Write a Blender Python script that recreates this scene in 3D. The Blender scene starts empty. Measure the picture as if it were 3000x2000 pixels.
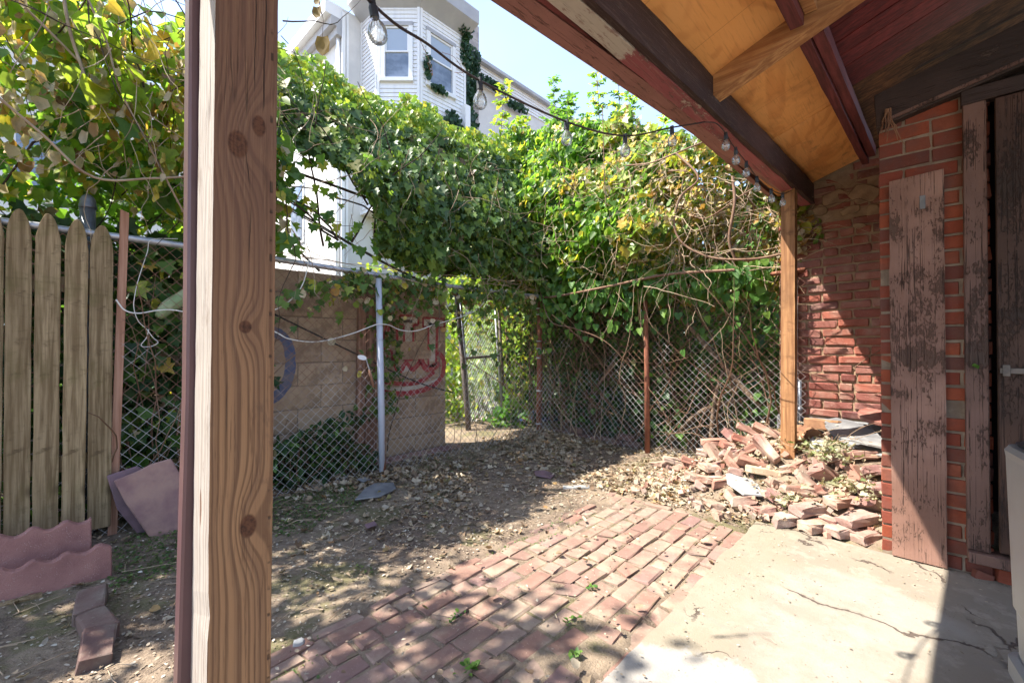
import bpy, bmesh, math, random
import numpy as np
from mathutils import Vector, Matrix, Euler

random.seed(7)
RNG = np.random.default_rng(11)
R = math.radians
PI = math.pi
scene = bpy.context.scene
COL = scene.collection

# ------------------------------------------------------------------ camera
# x runs along the porch beam (away to the right), y across the yard (away to the left), z up
YAW, TILT = R(43.3), R(0.55)
fw = Vector((math.cos(YAW) * math.cos(TILT), math.sin(YAW) * math.cos(TILT), math.sin(TILT)))
rt = Vector((math.sin(YAW), -math.cos(YAW), 0))
up = rt.cross(fw)
cam_data = bpy.data.cameras.new('camera')
cam_data.sensor_width = 36.0
cam_data.lens = 36.0 * 1273 / 3000
cam_data.clip_start = 0.05
cam_data.clip_end = 500
cam = bpy.data.objects.new('camera', cam_data)
COL.objects.link(cam)
m3 = Matrix((rt, up, -fw)).transposed()
cam.matrix_world = Matrix.Translation((0, 0, 1.15)) @ m3.to_4x4()
scene.camera = cam

# ------------------------------------------------------------------ world, sun, exposure
SUN_DIR = Vector((1.1, -1.0, -2.2)).normalized()          # the way the light travels
SUN_EL = math.asin(-SUN_DIR.z)
SUN_ROT = math.atan2(-SUN_DIR.x, -SUN_DIR.y)
world = bpy.data.worlds.new('World')
scene.world = world
world.use_nodes = True
wn = world.node_tree
bg = wn.nodes['Background']
sky = wn.nodes.new('ShaderNodeTexSky')
sky.sky_type = 'NISHITA'
sky.sun_disc = False
sky.sun_elevation = SUN_EL
sky.sun_rotation = SUN_ROT
sky.altitude = 50
sky.air_density = 1.0
sky.dust_density = 0.9
sky.ozone_density = 2.0
wtc = wn.nodes.new('ShaderNodeTexCoord')
wno = wn.nodes.new('ShaderNodeTexNoise')
wno.inputs['Scale'].default_value = 2.6
wno.inputs['Detail'].default_value = 6
wno.inputs['Distortion'].default_value = 0.6
wn.links.new(wtc.outputs['Generated'], wno.inputs['Vector'])
wmr = wn.nodes.new('ShaderNodeMapRange')
wmr.inputs[1].default_value, wmr.inputs[2].default_value = 0.35, 0.75
wmr.inputs[3].default_value, wmr.inputs[4].default_value = 0.40, 0.80
wn.links.new(wno.outputs[0], wmr.inputs[0])
wmx = wn.nodes.new('ShaderNodeMix')
wmx.data_type = 'RGBA'
wmx.inputs[7].default_value = (0.84, 0.94, 1.27, 1)             # thin high cloud
wn.links.new(wmr.outputs[0], wmx.inputs[0])
wn.links.new(sky.outputs[0], wmx.inputs[6])
wn.links.new(wmx.outputs[2], bg.inputs[0])
bg.inputs[1].default_value = 0.15
sun_data = bpy.data.lights.new('sun', 'SUN')
sun_data.energy = 3.0
sun_data.angle = R(0.53)
sun_data.color = (1.0, 0.94, 0.84)
sun = bpy.data.objects.new('sun', sun_data)
COL.objects.link(sun)
sun.location = (-6, 6, 12)
sun.rotation_euler = SUN_DIR.to_track_quat('-Z', 'Y').to_euler()
vs = scene.view_settings
vs.view_transform = 'Standard'
vs.look = 'None'
vs.gamma = 1.0
vs.use_curve_mapping = False
vs.exposure = 2.4
scene.cycles.max_bounces = 6
scene.cycles.diffuse_bounces = 3
scene.cycles.glossy_bounces = 2
scene.cycles.transmission_bounces = 4
scene.cycles.transparent_max_bounces = 12
scene.cycles.sample_clamp_indirect = 6.0
scene.cycles.adaptive_threshold = 0.02


# ------------------------------------------------------------------ node helpers
class X:
    """a node socket with arithmetic"""
    def __init__(s, nt, sock):
        s.nt, s.s = nt, sock

    def m(s, op, *o):
        n = s.nt.nodes.new('ShaderNodeMath')
        n.operation = op
        s.nt.links.new(s.s, n.inputs[0])
        for i, v in enumerate(o):
            if isinstance(v, X):
                s.nt.links.new(v.s, n.inputs[i + 1])
            else:
                n.inputs[i + 1].default_value = v
        return X(s.nt, n.outputs[0])

    def __add__(s, o): return s.m('ADD', o)
    def __sub__(s, o): return s.m('SUBTRACT', o)
    def __mul__(s, o): return s.m('MULTIPLY', o)
    def __truediv__(s, o): return s.m('DIVIDE', o)
    def sin(s): return s.m('SINE')
    def exp(s): return (s * 1.4427).m2exp()
    def m2exp(s):
        n = s.nt.nodes.new('ShaderNodeMath')
        n.operation = 'POWER'
        n.inputs[0].default_value = 2.0
        s.nt.links.new(s.s, n.inputs[1])
        return X(s.nt, n.outputs[0])
    def sq(s): return s * s
    def abs(s): return s.m('ABSOLUTE')
    def max(s, o): return s.m('MAXIMUM', o)
    def min(s, o): return s.m('MINIMUM', o)
    def ramp(s, a, b):
        """smooth 0..1 as the value runs from a to b"""
        n = s.nt.nodes.new('ShaderNodeMapRange')
        n.interpolation_type = 'SMOOTHSTEP'
        s.nt.links.new(s.s, n.inputs[0])
        n.inputs[1].default_value = a
        n.inputs[2].default_value = b
        return X(s.nt, n.outputs[0])


class Mat:
    def __init__(s, name, rough=0.7, spec=0.3):
        s.m = bpy.data.materials.new(name)
        s.m.use_nodes = True
        s.nt = s.m.node_tree
        s.b = s.nt.nodes['Principled BSDF']
        s.out = s.nt.nodes['Material Output']
        s.b.inputs['Roughness'].default_value = rough
        s.b.inputs['Specular IOR Level'].default_value = spec

    def n(s, t):
        return s.nt.nodes.new(t)

    def coords(s, kind='Object', scale=(1, 1, 1), rot=(0, 0, 0), loc=(0, 0, 0)):
        t = s.n('ShaderNodeTexCoord')
        mp = s.n('ShaderNodeMapping')
        mp.inputs['Scale'].default_value = scale
        mp.inputs['Rotation'].default_value = rot
        mp.inputs['Location'].default_value = loc
        s.nt.links.new(t.outputs[kind], mp.inputs[0])
        return mp.outputs[0]

    def xyz(s, kind='Object'):
        t = s.n('ShaderNodeTexCoord')
        p = s.n('ShaderNodeSeparateXYZ')
        s.nt.links.new(t.outputs[kind], p.inputs[0])
        return [X(s.nt, p.outputs[i]) for i in range(3)]

    def noise(s, scale, detail=4, rough=0.55, vec=None, dist=0.0):
        n = s.n('ShaderNodeTexNoise')
        n.inputs['Scale'].default_value = scale
        n.inputs['Detail'].default_value = detail
        n.inputs['Roughness'].default_value = rough
        n.inputs['Distortion'].default_value = dist
        s.nt.links.new(vec if vec is not None else s.coords(), n.inputs['Vector'])
        return X(s.nt, n.outputs[0])

    def voro(s, scale, feature='F1', vec=None, rand=1.0):
        n = s.n('ShaderNodeTexVoronoi')
        n.feature = feature
        n.inputs['Scale'].default_value = scale
        n.inputs['Randomness'].default_value = rand
        s.nt.links.new(vec if vec is not None else s.coords(), n.inputs['Vector'])
        return X(s.nt, n.outputs['Distance'])

    def orand(s):
        return X(s.nt, s.n('ShaderNodeObjectInfo').outputs['Random'])

    def island(s):
        return X(s.nt, s.n('ShaderNodeNewGeometry').outputs['Random Per Island'])

    def cramp(s, fac, stops, interp='LINEAR'):
        n = s.n('ShaderNodeValToRGB')
        n.color_ramp.interpolation = interp
        e = n.color_ramp.elements
        while len(e) < len(stops):
            e.new(0.5)
        for el, (p, c) in zip(e, stops):
            el.position = p
            el.color = (*c, 1)
        s.nt.links.new(fac.s, n.inputs[0])
        return n.outputs[0]

    def mix(s, fac, a, b, blend='MIX'):
        n = s.n('ShaderNodeMix')
        n.data_type = 'RGBA'
        n.blend_type = blend
        if isinstance(fac, X):
            s.nt.links.new(fac.s, n.inputs[0])
        else:
            n.inputs[0].default_value = fac
        for i, v in ((6, a), (7, b)):
            if isinstance(v, (tuple, list)):
                n.inputs[i].default_value = (*v, 1)
            else:
                s.nt.links.new(v, n.inputs[i])
        return n.outputs[2]

    def color(s, c):
        if isinstance(c, (tuple, list)):
            s.b.inputs['Base Color'].default_value = (*c, 1)
        else:
            s.nt.links.new(c, s.b.inputs['Base Color'])
        return s

    def bump(s, h, strength=0.5, dist=0.01):
        n = s.n('ShaderNodeBump')
        n.inputs['Strength'].default_value = strength
        n.inputs['Distance'].default_value = dist
        s.nt.links.new(h.s, n.inputs['Height'])
        s.nt.links.new(n.outputs[0], s.b.inputs['Normal'])
        return s

    def rough(s, x):
        s.nt.links.new(x.s, s.b.inputs['Roughness'])
        return s


M = {}

# ------------------------------------------------------------------ materials
def mk_plain(name, c, c2, scale=8, rough=0.7, spec=0.3, bump=0.2, bscale=60, metal=0.0):
    a = Mat(name, rough, spec)
    a.b.inputs['Metallic'].default_value = metal
    n = a.noise(scale, 5, 0.6)
    a.color(a.mix(n.ramp(0.35, 0.65), c, c2))
    if bump:
        a.bump(a.noise(bscale, 3), bump, 0.003)
    M[name] = a.m
    return a


def mk_wood(name, light, dark, axis, freq=70, rough=0.7, stain=None, stain_amt=0.5, bump=0.35, rnd=0.25, stretch=0.04, knots=0):
    """grain running along axis 0/1/2 in object space"""
    a = Mat(name, rough, 0.25)
    sc = [1, 1, 1]
    sc[axis] = stretch
    r = a.orand()
    v = a.coords(scale=sc)
    add = a.n('ShaderNodeVectorMath')
    add.operation = 'ADD'
    comb = a.n('ShaderNodeCombineXYZ')
    a.nt.links.new((r * 17.0).s, comb.inputs[0])
    a.nt.links.new((r * 7.3).s, comb.inputs[1])
    a.nt.links.new((r * 11.1).s, comb.inputs[2])
    a.nt.links.new(v, add.inputs[0])
    a.nt.links.new(comb.outputs[0], add.inputs[1])
    vv = add.outputs[0]
    g = a.noise(freq, 5, 0.65, vv, 0.3)
    g2 = a.noise(freq * 0.22, 3, 0.6, vv, 0.6)
    c = a.mix(g.ramp(0.35, 0.68), dark, light)
    c = a.mix(g2.ramp(0.4, 0.7) * 0.45, c, dark)
    if stain:
        st = a.noise(2.6, 6, 0.65)
        c = a.mix(st.ramp(0.48, 0.66) * stain_amt, c, stain)
    if knots:
        kv = a.voro(knots, 'F1', a.coords(scale=(1.0, 1.0, 0.62)))
        c = a.mix(kv.ramp(0.22, 0.05) * 0.9, c, tuple(x * 0.42 for x in dark))
        kn = a.noise(9, 5, 0.7, a.coords(scale=(1, 1, 2.2)))
        c = a.mix(kn.ramp(0.54, 0.70) * 0.75, c, tuple(x * 0.6 for x in dark))
    hsv = a.n('ShaderNodeHueSaturation')
    a.nt.links.new((r * rnd + (1 - rnd / 2)).s, hsv.inputs['Value'])
    a.nt.links.new(c, hsv.inputs['Color'])
    a.color(hsv.outputs[0])
    a.bump(g + g2 * 0.5, bump, 0.004)
    M[name] = a.m
    return a


def mk_flaky(name, paint, paint2, under, axis, cover=0.5, rough=0.65, white=False):
    """old paint flaking off weathered boards"""
    a = Mat(name, rough, 0.3)
    sc = [1, 1, 1]
    sc[axis] = 0.12
    v = a.coords(scale=sc)
    v2 = a.coords(scale=[0.4 if i == axis else 1 for i in range(3)])
    fine = a.noise(95, 6, 0.8, v2)
    mid = a.noise(13, 5, 0.7, v2)
    big = a.noise(3.2, 4, 0.6)
    huge = a.noise(1.3, 3, 0.6, a.coords(loc=(2, 3, 5)))
    p = a.mix(huge.ramp(0.38, 0.62), paint, paint2)
    p = a.mix(big.ramp(0.45, 0.75) * 0.6, p, tuple(x * 0.55 for x in paint2))
    f = (fine * 0.55 + mid * 0.4 + (big - 0.5) * 0.45 + (huge - 0.5) * 0.3).ramp(cover - 0.08, cover - 0.04)
    c = a.mix(f * 0.9, p, under)
    grain = a.noise(130, 4, 0.6, a.coords(scale=[0.03 if i == axis else 1 for i in range(3)]))
    lines = a.noise(38, 3, 0.6, a.coords(scale=[0.012 if i == axis else 1 for i in range(3)], loc=(1, 1, 1)))
    crk = (lines - 0.5).abs().ramp(0.012, 0.003) * mid.ramp(0.42, 0.5)
    c = a.mix(grain.ramp(0.5, 0.8) * 0.3, c, under)
    c = a.mix(crk * 0.8, c, tuple(x * 0.35 for x in under))
    if white:
        dr = a.noise(16, 3, 0.5, a.coords(scale=[0.12 if i == axis else 1 for i in range(3)], loc=(3, 5, 1)))
        c = a.mix(dr.ramp(0.72, 0.76) * 0.7, c, (0.6, 0.55, 0.48))
    a.color(c)
    a.bump(f * -0.6 + grain * 0.3 + fine * 0.3 - crk * 0.8 + mid * 0.3, 0.8, 0.005)
    M[name] = a.m
    return a


def mk_brick(name, cols, dust, dust_amt=0.4, edge=None, scale=1.0):
    a = Mat(name, 0.85, 0.2)
    r = a.orand()
    c = a.cramp(r, [(i / max(1, len(cols) - 1), k) for i, k in enumerate(cols)])
    v = a.coords()
    off = a.n('ShaderNodeVectorMath')
    off.operation = 'ADD'
    cb = a.n('ShaderNodeCombineXYZ')
    a.nt.links.new((r * 31.0).s, cb.inputs[0])
    a.nt.links.new((r * 53.0).s, cb.inputs[1])
    a.nt.links.new(v, off.inputs[0])
    a.nt.links.new(cb.outputs[0], off.inputs[1])
    ov = off.outputs[0]
    n1 = a.noise(14 * scale, 6, 0.65, ov)
    n2 = a.noise(90 * scale, 4, 0.6, ov)
    n3 = a.noise(5 * scale, 5, 0.6, ov)
    c = a.mix(n1.ramp(0.35, 0.7) * 0.5, c, tuple(x * 0.62 for x in cols[0]))
    c = a.mix(n3.ramp(0.45, 0.72) * dust_amt, c, dust)
    c = a.mix(n2.ramp(0.62, 0.7) * 0.45, c, tuple(min(1, x * 1.5) for x in dust))
    if edge:
        c = a.mix(a.noise(4.0, 5, 0.7).ramp(0.52, 0.6) * 0.6, c, edge)
    a.color(c)
    a.bump(n1 * 0.6 + n2 * 0.5, 0.6, 0.006)
    M[name] = a.m


def mk_leaf(name, stops, trans=0.45, rough=0.45, spec=0.35, tint=1.25):
    a = Mat(name, rough, spec)
    r = a.island()
    c = a.cramp(r, stops)
    v = a.noise(38, 3, 0.6)
    c = a.mix(v.ramp(0.45, 0.75) * 0.35, c, tuple(x * 0.55 for x in stops[0][1]))
    a.color(c)
    t = a.n('ShaderNodeBsdfTranslucent')
    mul = a.mix(1.0, c, (tint, tint, tint * 0.55), 'MULTIPLY')
    a.nt.links.new(mul, t.inputs[0])
    mx = a.n('ShaderNodeMixShader')
    mx.inputs[0].default_value = trans
    a.nt.links.new(a.b.outputs[0], mx.inputs[1])
    a.nt.links.new(t.outputs[0], mx.inputs[2])
    a.nt.links.new(mx.outputs[0], a.out.inputs[0])
    M[name] = a.m


# foreground post: contours bend round the knots
def mk_post():
    a = Mat('post_wood', 0.7, 0.25)
    x, y, z = a.xyz()
    knots = [(0.034, 1.47, 0.014, 0.021), (0.064, 1.51, 0.010, 0.017), (0.046, 1.18, 0.009, 0.010), (0.052, 0.86, 0.012, 0.018),
             (-0.2, 1.32, 0.01, 0.02), (0.07, 2.05, 0.012, 0.016)]
    s = x + y * 0.8 + (a.noise(1.3, 2, 0.5, a.coords(scale=(1, 1, 0.35))) - 0.5) * 0.075 + (a.noise(4.0, 3, 0.5, a.coords(scale=(1, 1, 0.12))) - 0.5) * 0.03
    dark = None
    for kx, kz, rx, rz in knots:
        dx = (x - kx) / (rx * 1.7)
        dz = (z - kz) / (rz * 2.6)
        g = ((dx.sq() + dz.sq()) * -0.5).exp()
        s = s + g * (rx * 2.4)
        q = ((x - kx) / rx).sq() + ((z - kz) / rz).sq()
        d = q.ramp(1.35, 0.7)
        dark = d if dark is None else dark.max(d)
    # side face knot
    q = ((y - 0.055) / 0.006).sq() + ((z - 0.89) / 0.03).sq()
    dark = dark.max(q.ramp(1.3, 0.6) * 0.8)
    ring = ((s * 560.0) + (s * 95.0).sin() * 3.0).sin() * 0.5 + 0.5
    ring2 = (s * 190.0 + 1.0).sin() * 0.5 + 0.5
    fine = a.noise(260, 4, 0.7, a.coords(scale=(1, 1, 0.02)))
    blotch = a.noise(5, 5, 0.6, a.coords(scale=(1, 1, 0.25)))
    c = a.mix(ring.ramp(0.5, 0.98) * 0.6, (0.35, 0.185, 0.088), (0.085, 0.036, 0.018))
    c = a.mix(ring2.ramp(0.6, 1.0) * 0.35, c, (0.125, 0.062, 0.036))
    c = a.mix(blotch.ramp(0.4, 0.7) * 0.35, c, (0.185, 0.095, 0.055))
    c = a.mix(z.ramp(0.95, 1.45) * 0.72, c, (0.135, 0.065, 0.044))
    c = a.mix(fine.ramp(0.55, 0.8) * 0.3, c, (0.12, 0.065, 0.04))
    # sunlit outside face, its brightness put into the colour (points away from the house)
    geo = a.n('ShaderNodeNewGeometry')
    sep = a.n('ShaderNodeSeparateXYZ')
    a.nt.links.new(geo.outputs['Normal'], sep.inputs[0])
    side = X(a.nt, sep.outputs[0]).ramp(-0.4, -0.7)
    gr = a.mix((ring * 0.35 + fine * 0.9).ramp(0.5, 0.95) * 0.45, (0.34, 0.315, 0.285), (0.12, 0.10, 0.088))
    c = a.mix(side * 0.9, c, gr)
    # row of incising marks along the far edge
    ex = ((x - 0.083) / 0.0022).sq().ramp(1.2, 0.5)
    ez = a.noise(1.0, 2, 0.5, a.coords(scale=(3, 3, 42))).ramp(0.55, 0.62)
    c = a.mix(ex * ez * 0.9, c, (0.05, 0.03, 0.02))
    # drying cracks
    cr = a.noise(30, 2, 0.5, a.coords(scale=(1.6, 1.6, 0.05), loc=(0.3, 0, 0)))
    crk = (cr - 0.5).abs().ramp(0.012, 0.002) * a.noise(2.2, 2, 0.5, a.coords(scale=(3, 3, 1))).ramp(0.55, 0.62)
    c = a.mix(crk * 0.85, c, (0.03, 0.018, 0.012))
    wob = (a.noise(14, 3, 0.6, a.coords(scale=(1, 1, 1))) - 0.5) * 0.006
    ek = None
    for x0, k, z0, z1, wd in ((0.057, 0.012, 1.56, 2.0, 0.0010), (0.070, 0.02, 1.53, 1.82, 0.0014), (0.052, -0.10, 1.40, 1.50, 0.0009), (0.050, 0.03, 1.28, 1.40, 0.0007), (0.055, 0.05, 0.90, 0.97, 0.0008), (0.02, 0.01, 1.0, 1.12, 0.0006), (0.078, 0.0, 0.3, 0.55, 0.0007)):
        d = (x - (z - z0) * k - x0 + wob).abs()
        q = d.ramp(wd, wd * 0.35) * z.ramp(z0, z0 + 0.03) * z.ramp(z1, z1 - 0.06)
        ek = q if ek is None else ek.max(q)
    c = a.mix(ek * 0.92, c, (0.025, 0.014, 0.01))
    fib = a.noise(700, 3, 0.7, a.coords(scale=(1, 1, 0.012)))
    c = a.mix(fib.ramp(0.5, 0.72) * 0.3, c, (0.40, 0.24, 0.13))
    fb2 = a.noise(180, 4, 0.75, a.coords(scale=(1, 1, 0.03), loc=(9, 9, 0)))
    c = a.mix(fb2.ramp(0.54, 0.66) * 0.55, c, (0.09, 0.042, 0.024))
    dirt = a.noise(16, 6, 0.75, a.coords(scale=(1, 1, 0.4), loc=(3, 1, 2)))
    c = a.mix(dirt.ramp(0.56, 0.68) * 0.45, c, (0.10, 0.058, 0.038))
    nail = a.voro(26, 'F1', a.coords(scale=(1, 0.01, 1))).ramp(0.045, 0.02) * a.noise(6, 2).ramp(0.55, 0.6)
    c = a.mix(nail, c, (0.03, 0.02, 0.015))
    crk = crk.max(ek)
    kc = a.mix(a.noise(120, 4, 0.7).ramp(0.4, 0.7), (0.13, 0.052, 0.025), (0.055, 0.024, 0.014))
    c = a.mix(dark, c, kc)
    a.color(c)
    a.bump(ring * -0.25 + fine * 0.25 - crk * 1.0 - ex * ez - dark * 0.3, 0.6, 0.003)
    M['post_wood'] = a.m


mk_post()
mk_wood('picket_wood', (0.36, 0.265, 0.15), (0.15, 0.10, 0.05), 2, 60, 0.85, (0.11, 0.095, 0.03), 0.6, knots=6.5)
mk_wood('lath_wood', (0.48, 0.27, 0.18), (0.32, 0.16, 0.10), 2, 60, 0.8)
mk_wood('porch_post_wood', (0.38, 0.20, 0.09), (0.19, 0.088, 0.038), 2, 50, 0.7, (0.14, 0.07, 0.033), 0.5, knots=3.0)
mk_wood('new_rafter_wood', (0.52, 0.29, 0.125), (0.27, 0.12, 0.05), 1, 60, 0.65, (0.2, 0.09, 0.04), 0.5)
mk_wood('red_boards', (0.19, 0.036, 0.036), (0.085, 0.018, 0.02), 1, 60, 0.55, (0.035, 0.012, 0.012), 0.5, rnd=0.5)
mk_wood('red_purlin', (0.20, 0.055, 0.055), (0.095, 0.026, 0.028), 0, 70, 0.55, (0.05, 0.02, 0.02), 0.4)
mk_wood('dark_sheathing', (0.24, 0.11, 0.04), (0.07, 0.03, 0.013), 1, 50, 0.8, (0.02, 0.012, 0.01), 0.7)
mk_wood('alley_plank', (0.33, 0.19, 0.13), (0.17, 0.09, 0.06), 2, 50, 0.85, (0.1, 0.06, 0.045), 0.5)
mk_wood('branch_bark', (0.27, 0.19, 0.13), (0.11, 0.075, 0.05), 2, 40, 0.9, bump=0.6, stretch=0.3)
mk_flaky('flaky_board', (0.31, 0.175, 0.13), (0.19, 0.10, 0.072), (0.08, 0.042, 0.028), 2, 0.60, white=True)
mk_flaky('flaky_frame', (0.20, 0.112, 0.085), (0.125, 0.07, 0.054), (0.06, 0.036, 0.027), 2, 0.60)
mk_flaky('flaky_door', (0.095, 0.048, 0.031), (0.058, 0.03, 0.02), (0.034, 0.02, 0.014), 2, 0.61, white=True)
mk_flaky('flaky_header', (0.055, 0.034, 0.028), (0.034, 0.022, 0.018), (0.085, 0.058, 0.046), 1, 0.64)
a_ = mk_flaky('beam_red', (0.36, 0.11, 0.115), (0.28, 0.078, 0.085), (0.50, 0.40, 0.33), 0, 0.66)
bx = a_.xyz()[0] + (a_.noise(14, 5, 0.7, a_.coords(scale=(0.35, 1, 1))) - 0.5) * 0.5
bcol = a_.b.inputs['Base Color'].links[0].from_socket
a_.color(a_.mix(bx.ramp(3.08, 3.05), bcol, a_.mix(a_.noise(40, 4, 0.7, a_.coords(scale=(0.2, 1, 1))).ramp(0.56, 0.66) * 0.7, (0.47, 0.41, 0.35), (0.17, 0.07, 0.065))))
mk_flaky('beam_dark', (0.075, 0.036, 0.030), (0.042, 0.022, 0.02), (0.33, 0.25, 0.2), 0, 0.70)
mk_flaky('beam_white', (0.62, 0.55, 0.48), (0.5, 0.43, 0.37), (0.28, 0.10, 0.10), 0, 0.70)
mk_flaky('gutter_paint', (0.38, 0.175, 0.15), (0.33, 0.15, 0.13), (0.30, 0.135, 0.12), 0, 0.9, rough=0.5)
mk_plain('downspout_paint', (0.105, 0.05, 0.055), (0.085, 0.042, 0.046), 6, 0.35, 0.5, 0.05)


def mk_plywood():
    a = Mat('plywood', 0.6, 0.25)
    v = a.coords(scale=(0.55, 1.3, 1))
    n = a.noise(1.7, 3, 0.5, v, 1.3)
    band = (n * 40.0).sin() * 0.5 + 0.5
    fine = a.noise(120, 3, 0.6, a.coords(scale=(0.05, 1, 1)))
    big = a.noise(1.7, 3, 0.5)
    c = a.mix(band.ramp(0.5, 1.0) * 0.42, (0.80, 0.385, 0.125), (0.54, 0.195, 0.05))
    c = a.mix(big.ramp(0.42, 0.62) * 0.45, c, (0.84, 0.455, 0.185))
    c = a.mix(fine.ramp(0.5, 0.75) * 0.35, c, (0.36, 0.15, 0.05))
    st = a.noise(2.0, 6, 0.7, a.coords(loc=(7, 1, 3)))
    c = a.mix(st.ramp(0.5, 0.68) * 0.5, c, (0.34, 0.14, 0.05))
    x_, y_, z_ = a.xyz()
    jn = (((x_ + 0.13) / 0.41).m('FRACT') - 0.5).abs().ramp(0.494, 0.4985)
    c = a.mix(jn * 0.5, c, (0.30, 0.12, 0.04))
    c = a.mix(a.voro(1.7).ramp(0.035, 0.02), c, (0.06, 0.025, 0.012))
    c = a.mix(a.noise(3.3, 5, 0.7).ramp(0.62, 0.72) * 0.5, c, (0.2, 0.085, 0.03))
    a.color(c)
    a.bump(fine + band * 0.3, 0.2, 0.002)
    M['plywood'] = a.m


mk_plywood()
mk_brick('brick_patio', [(0.25, 0.145, 0.11), (0.215, 0.13, 0.105), (0.28, 0.19, 0.145), (0.22, 0.135, 0.12), (0.29, 0.215, 0.165)], (0.31, 0.245, 0.18), 1.0, (0.15, 0.13, 0.075))
mk_brick('brick_rubble', [(0.28, 0.125, 0.09), (0.36, 0.21, 0.155), (0.20, 0.105, 0.10), (0.40, 0.28, 0.21), (0.26, 0.10, 0.07), (0.30, 0.22, 0.19), (0.32, 0.17, 0.14), (0.38, 0.30, 0.24)], (0.38, 0.30, 0.235), 1.0, (0.19, 0.14, 0.11))
a_ = Mat('brick_chips', 0.9, 0.15)
a_.color(a_.mix(a_.noise(60, 4).ramp(0.4, 0.7) * 0.4, a_.cramp(a_.island(), [(0.0, (0.28, 0.12, 0.085)), (0.35, (0.36, 0.2, 0.15)), (0.65, (0.40, 0.33, 0.26)), (1.0, (0.22, 0.13, 0.11))]), (0.3, 0.24, 0.18)))
M['brick_chips'] = a_.m
mk_brick('brick_near', [(0.26, 0.062, 0.032), (0.30, 0.078, 0.038), (0.21, 0.052, 0.032), (0.10, 0.047, 0.04), (0.28, 0.088, 0.05)], (0.14, 0.065, 0.05), 0.75)
mk_brick('brick_far', [(0.25, 0.075, 0.053), (0.32, 0.105, 0.07), (0.18, 0.062, 0.052), (0.36, 0.16, 0.12), (0.12, 0.05, 0.05)], (0.38, 0.25, 0.195), 0.6)
mk_brick('brick_dark', [(0.13, 0.075, 0.065), (0.16, 0.095, 0.08), (0.17, 0.11, 0.09)], (0.2, 0.165, 0.13), 0.85)
mk_brick('block_face', [(0.40, 0.285, 0.185), (0.44, 0.32, 0.215), (0.36, 0.25, 0.165)], (0.30, 0.20, 0.13), 0.6, (0.20, 0.14, 0.095))
mk_plain('mortar', (0.38, 0.27, 0.175), (0.26, 0.175, 0.115), 9, 0.95, 0.1, 0.9, 70)
mk_plain('mortar_pale', (0.29, 0.225, 0.165), (0.18, 0.135, 0.10), 11, 0.95, 0.1, 0.9, 70)
mk_plain('block_mortar', (0.25, 0.19, 0.14), (0.19, 0.145, 0.11), 9, 0.95, 0.1, 0.5, 70)
mk_plain('slate_grey', (0.22, 0.22, 0.22), (0.14, 0.14, 0.145), 7, 0.6, 0.35, 0.35, 40)
mk_plain('slate_pale', (0.33, 0.33, 0.32), (0.25, 0.245, 0.235), 7, 0.6, 0.35, 0.35, 40)
mk_plain('slate_purple', (0.20, 0.12, 0.135), (0.14, 0.09, 0.10), 7, 0.6, 0.3, 0.35, 40)
mk_plain('sandstone', (0.36, 0.225, 0.18), (0.235, 0.135, 0.13), 5, 0.85, 0.15, 1.0, 22)
mk_plain('tan_stone', (0.50, 0.38, 0.26), (0.36, 0.26, 0.18), 8, 0.9, 0.15, 0.7, 40)
mk_plain('brown_stone', (0.28, 0.15, 0.08), (0.17, 0.085, 0.05), 8, 0.85, 0.2, 0.6, 30)
mk_plain('galvanised', (0.50, 0.51, 0.54), (0.34, 0.36, 0.40), 14, 0.42, 0.5, 0.15, 90, 0.55)
mk_plain('dark_steel', (0.10, 0.085, 0.075), (0.16, 0.13, 0.11), 14, 0.55, 0.4, 0.3, 90, 0.3)
mk_plain('rust_pipe', (0.27, 0.105, 0.06), (0.20, 0.075, 0.045), 9, 0.75, 0.25, 0.4, 80)
mk_plain('cap_metal', (0.20, 0.22, 0.26), (0.13, 0.145, 0.175), 12, 0.4, 0.5, 0.2, 60, 0.5)
mk_plain('white_cord', (0.66, 0.64, 0.58), (0.55, 0.53, 0.48), 14, 0.5, 0.4, 0.0)
mk_plain('black_cable', (0.022, 0.02, 0.02), (0.035, 0.03, 0.028), 14, 0.5, 0.4, 0.0)
mk_plain('brown_cable', (0.05, 0.032, 0.028), (0.03, 0.02, 0.02), 30, 0.5, 0.4, 0.0)
mk_plain('interior_dark', (0.02, 0.015, 0.013), (0.012, 0.01, 0.01), 5, 0.9, 0.1, 0.0)
mk_plain('stucco', (0.70, 0.68, 0.65), (0.60, 0.585, 0.57), 1.2, 0.9, 0.15, 0.5, 30)
mk_plain('soffit_grey', (0.42, 0.42, 0.43), (0.36, 0.36, 0.38), 2.0, 0.6, 0.3, 0.1)
mk_plain('white_trim', (0.80, 0.80, 0.80), (0.74, 0.745, 0.755), 2.0, 0.5, 0.35, 0.05)
mk_plain('grey_plastic', (0.225, 0.235, 0.25), (0.20, 0.21, 0.225), 3, 0.42, 0.45, 0.08, 120)
mk_plain('black_plastic', (0.022, 0.025, 0.03), (0.03, 0.033, 0.038), 5, 0.45, 0.4, 0.05)
mk_plain('green_plastic', (0.05, 0.09, 0.03), (0.06, 0.1, 0.035), 5, 0.45, 0.4, 0.0)
mk_plain('blue_tarp', (0.03, 0.075, 0.19), (0.022, 0.055, 0.15), 6, 0.4, 0.45, 0.5, 30)
mk_plain('graffiti_red', (0.30, 0.04, 0.05), (0.36, 0.09, 0.08), 12, 0.8, 0.2, 0.3, 60)
mk_plain('graffiti_white', (0.50, 0.44, 0.37), (0.40, 0.34, 0.27), 12, 0.8, 0.2, 0.3, 60)
mk_plain('graffiti_blue', (0.08, 0.105, 0.19), (0.17, 0.15, 0.165), 12, 0.8, 0.2, 0.3, 60)
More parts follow.
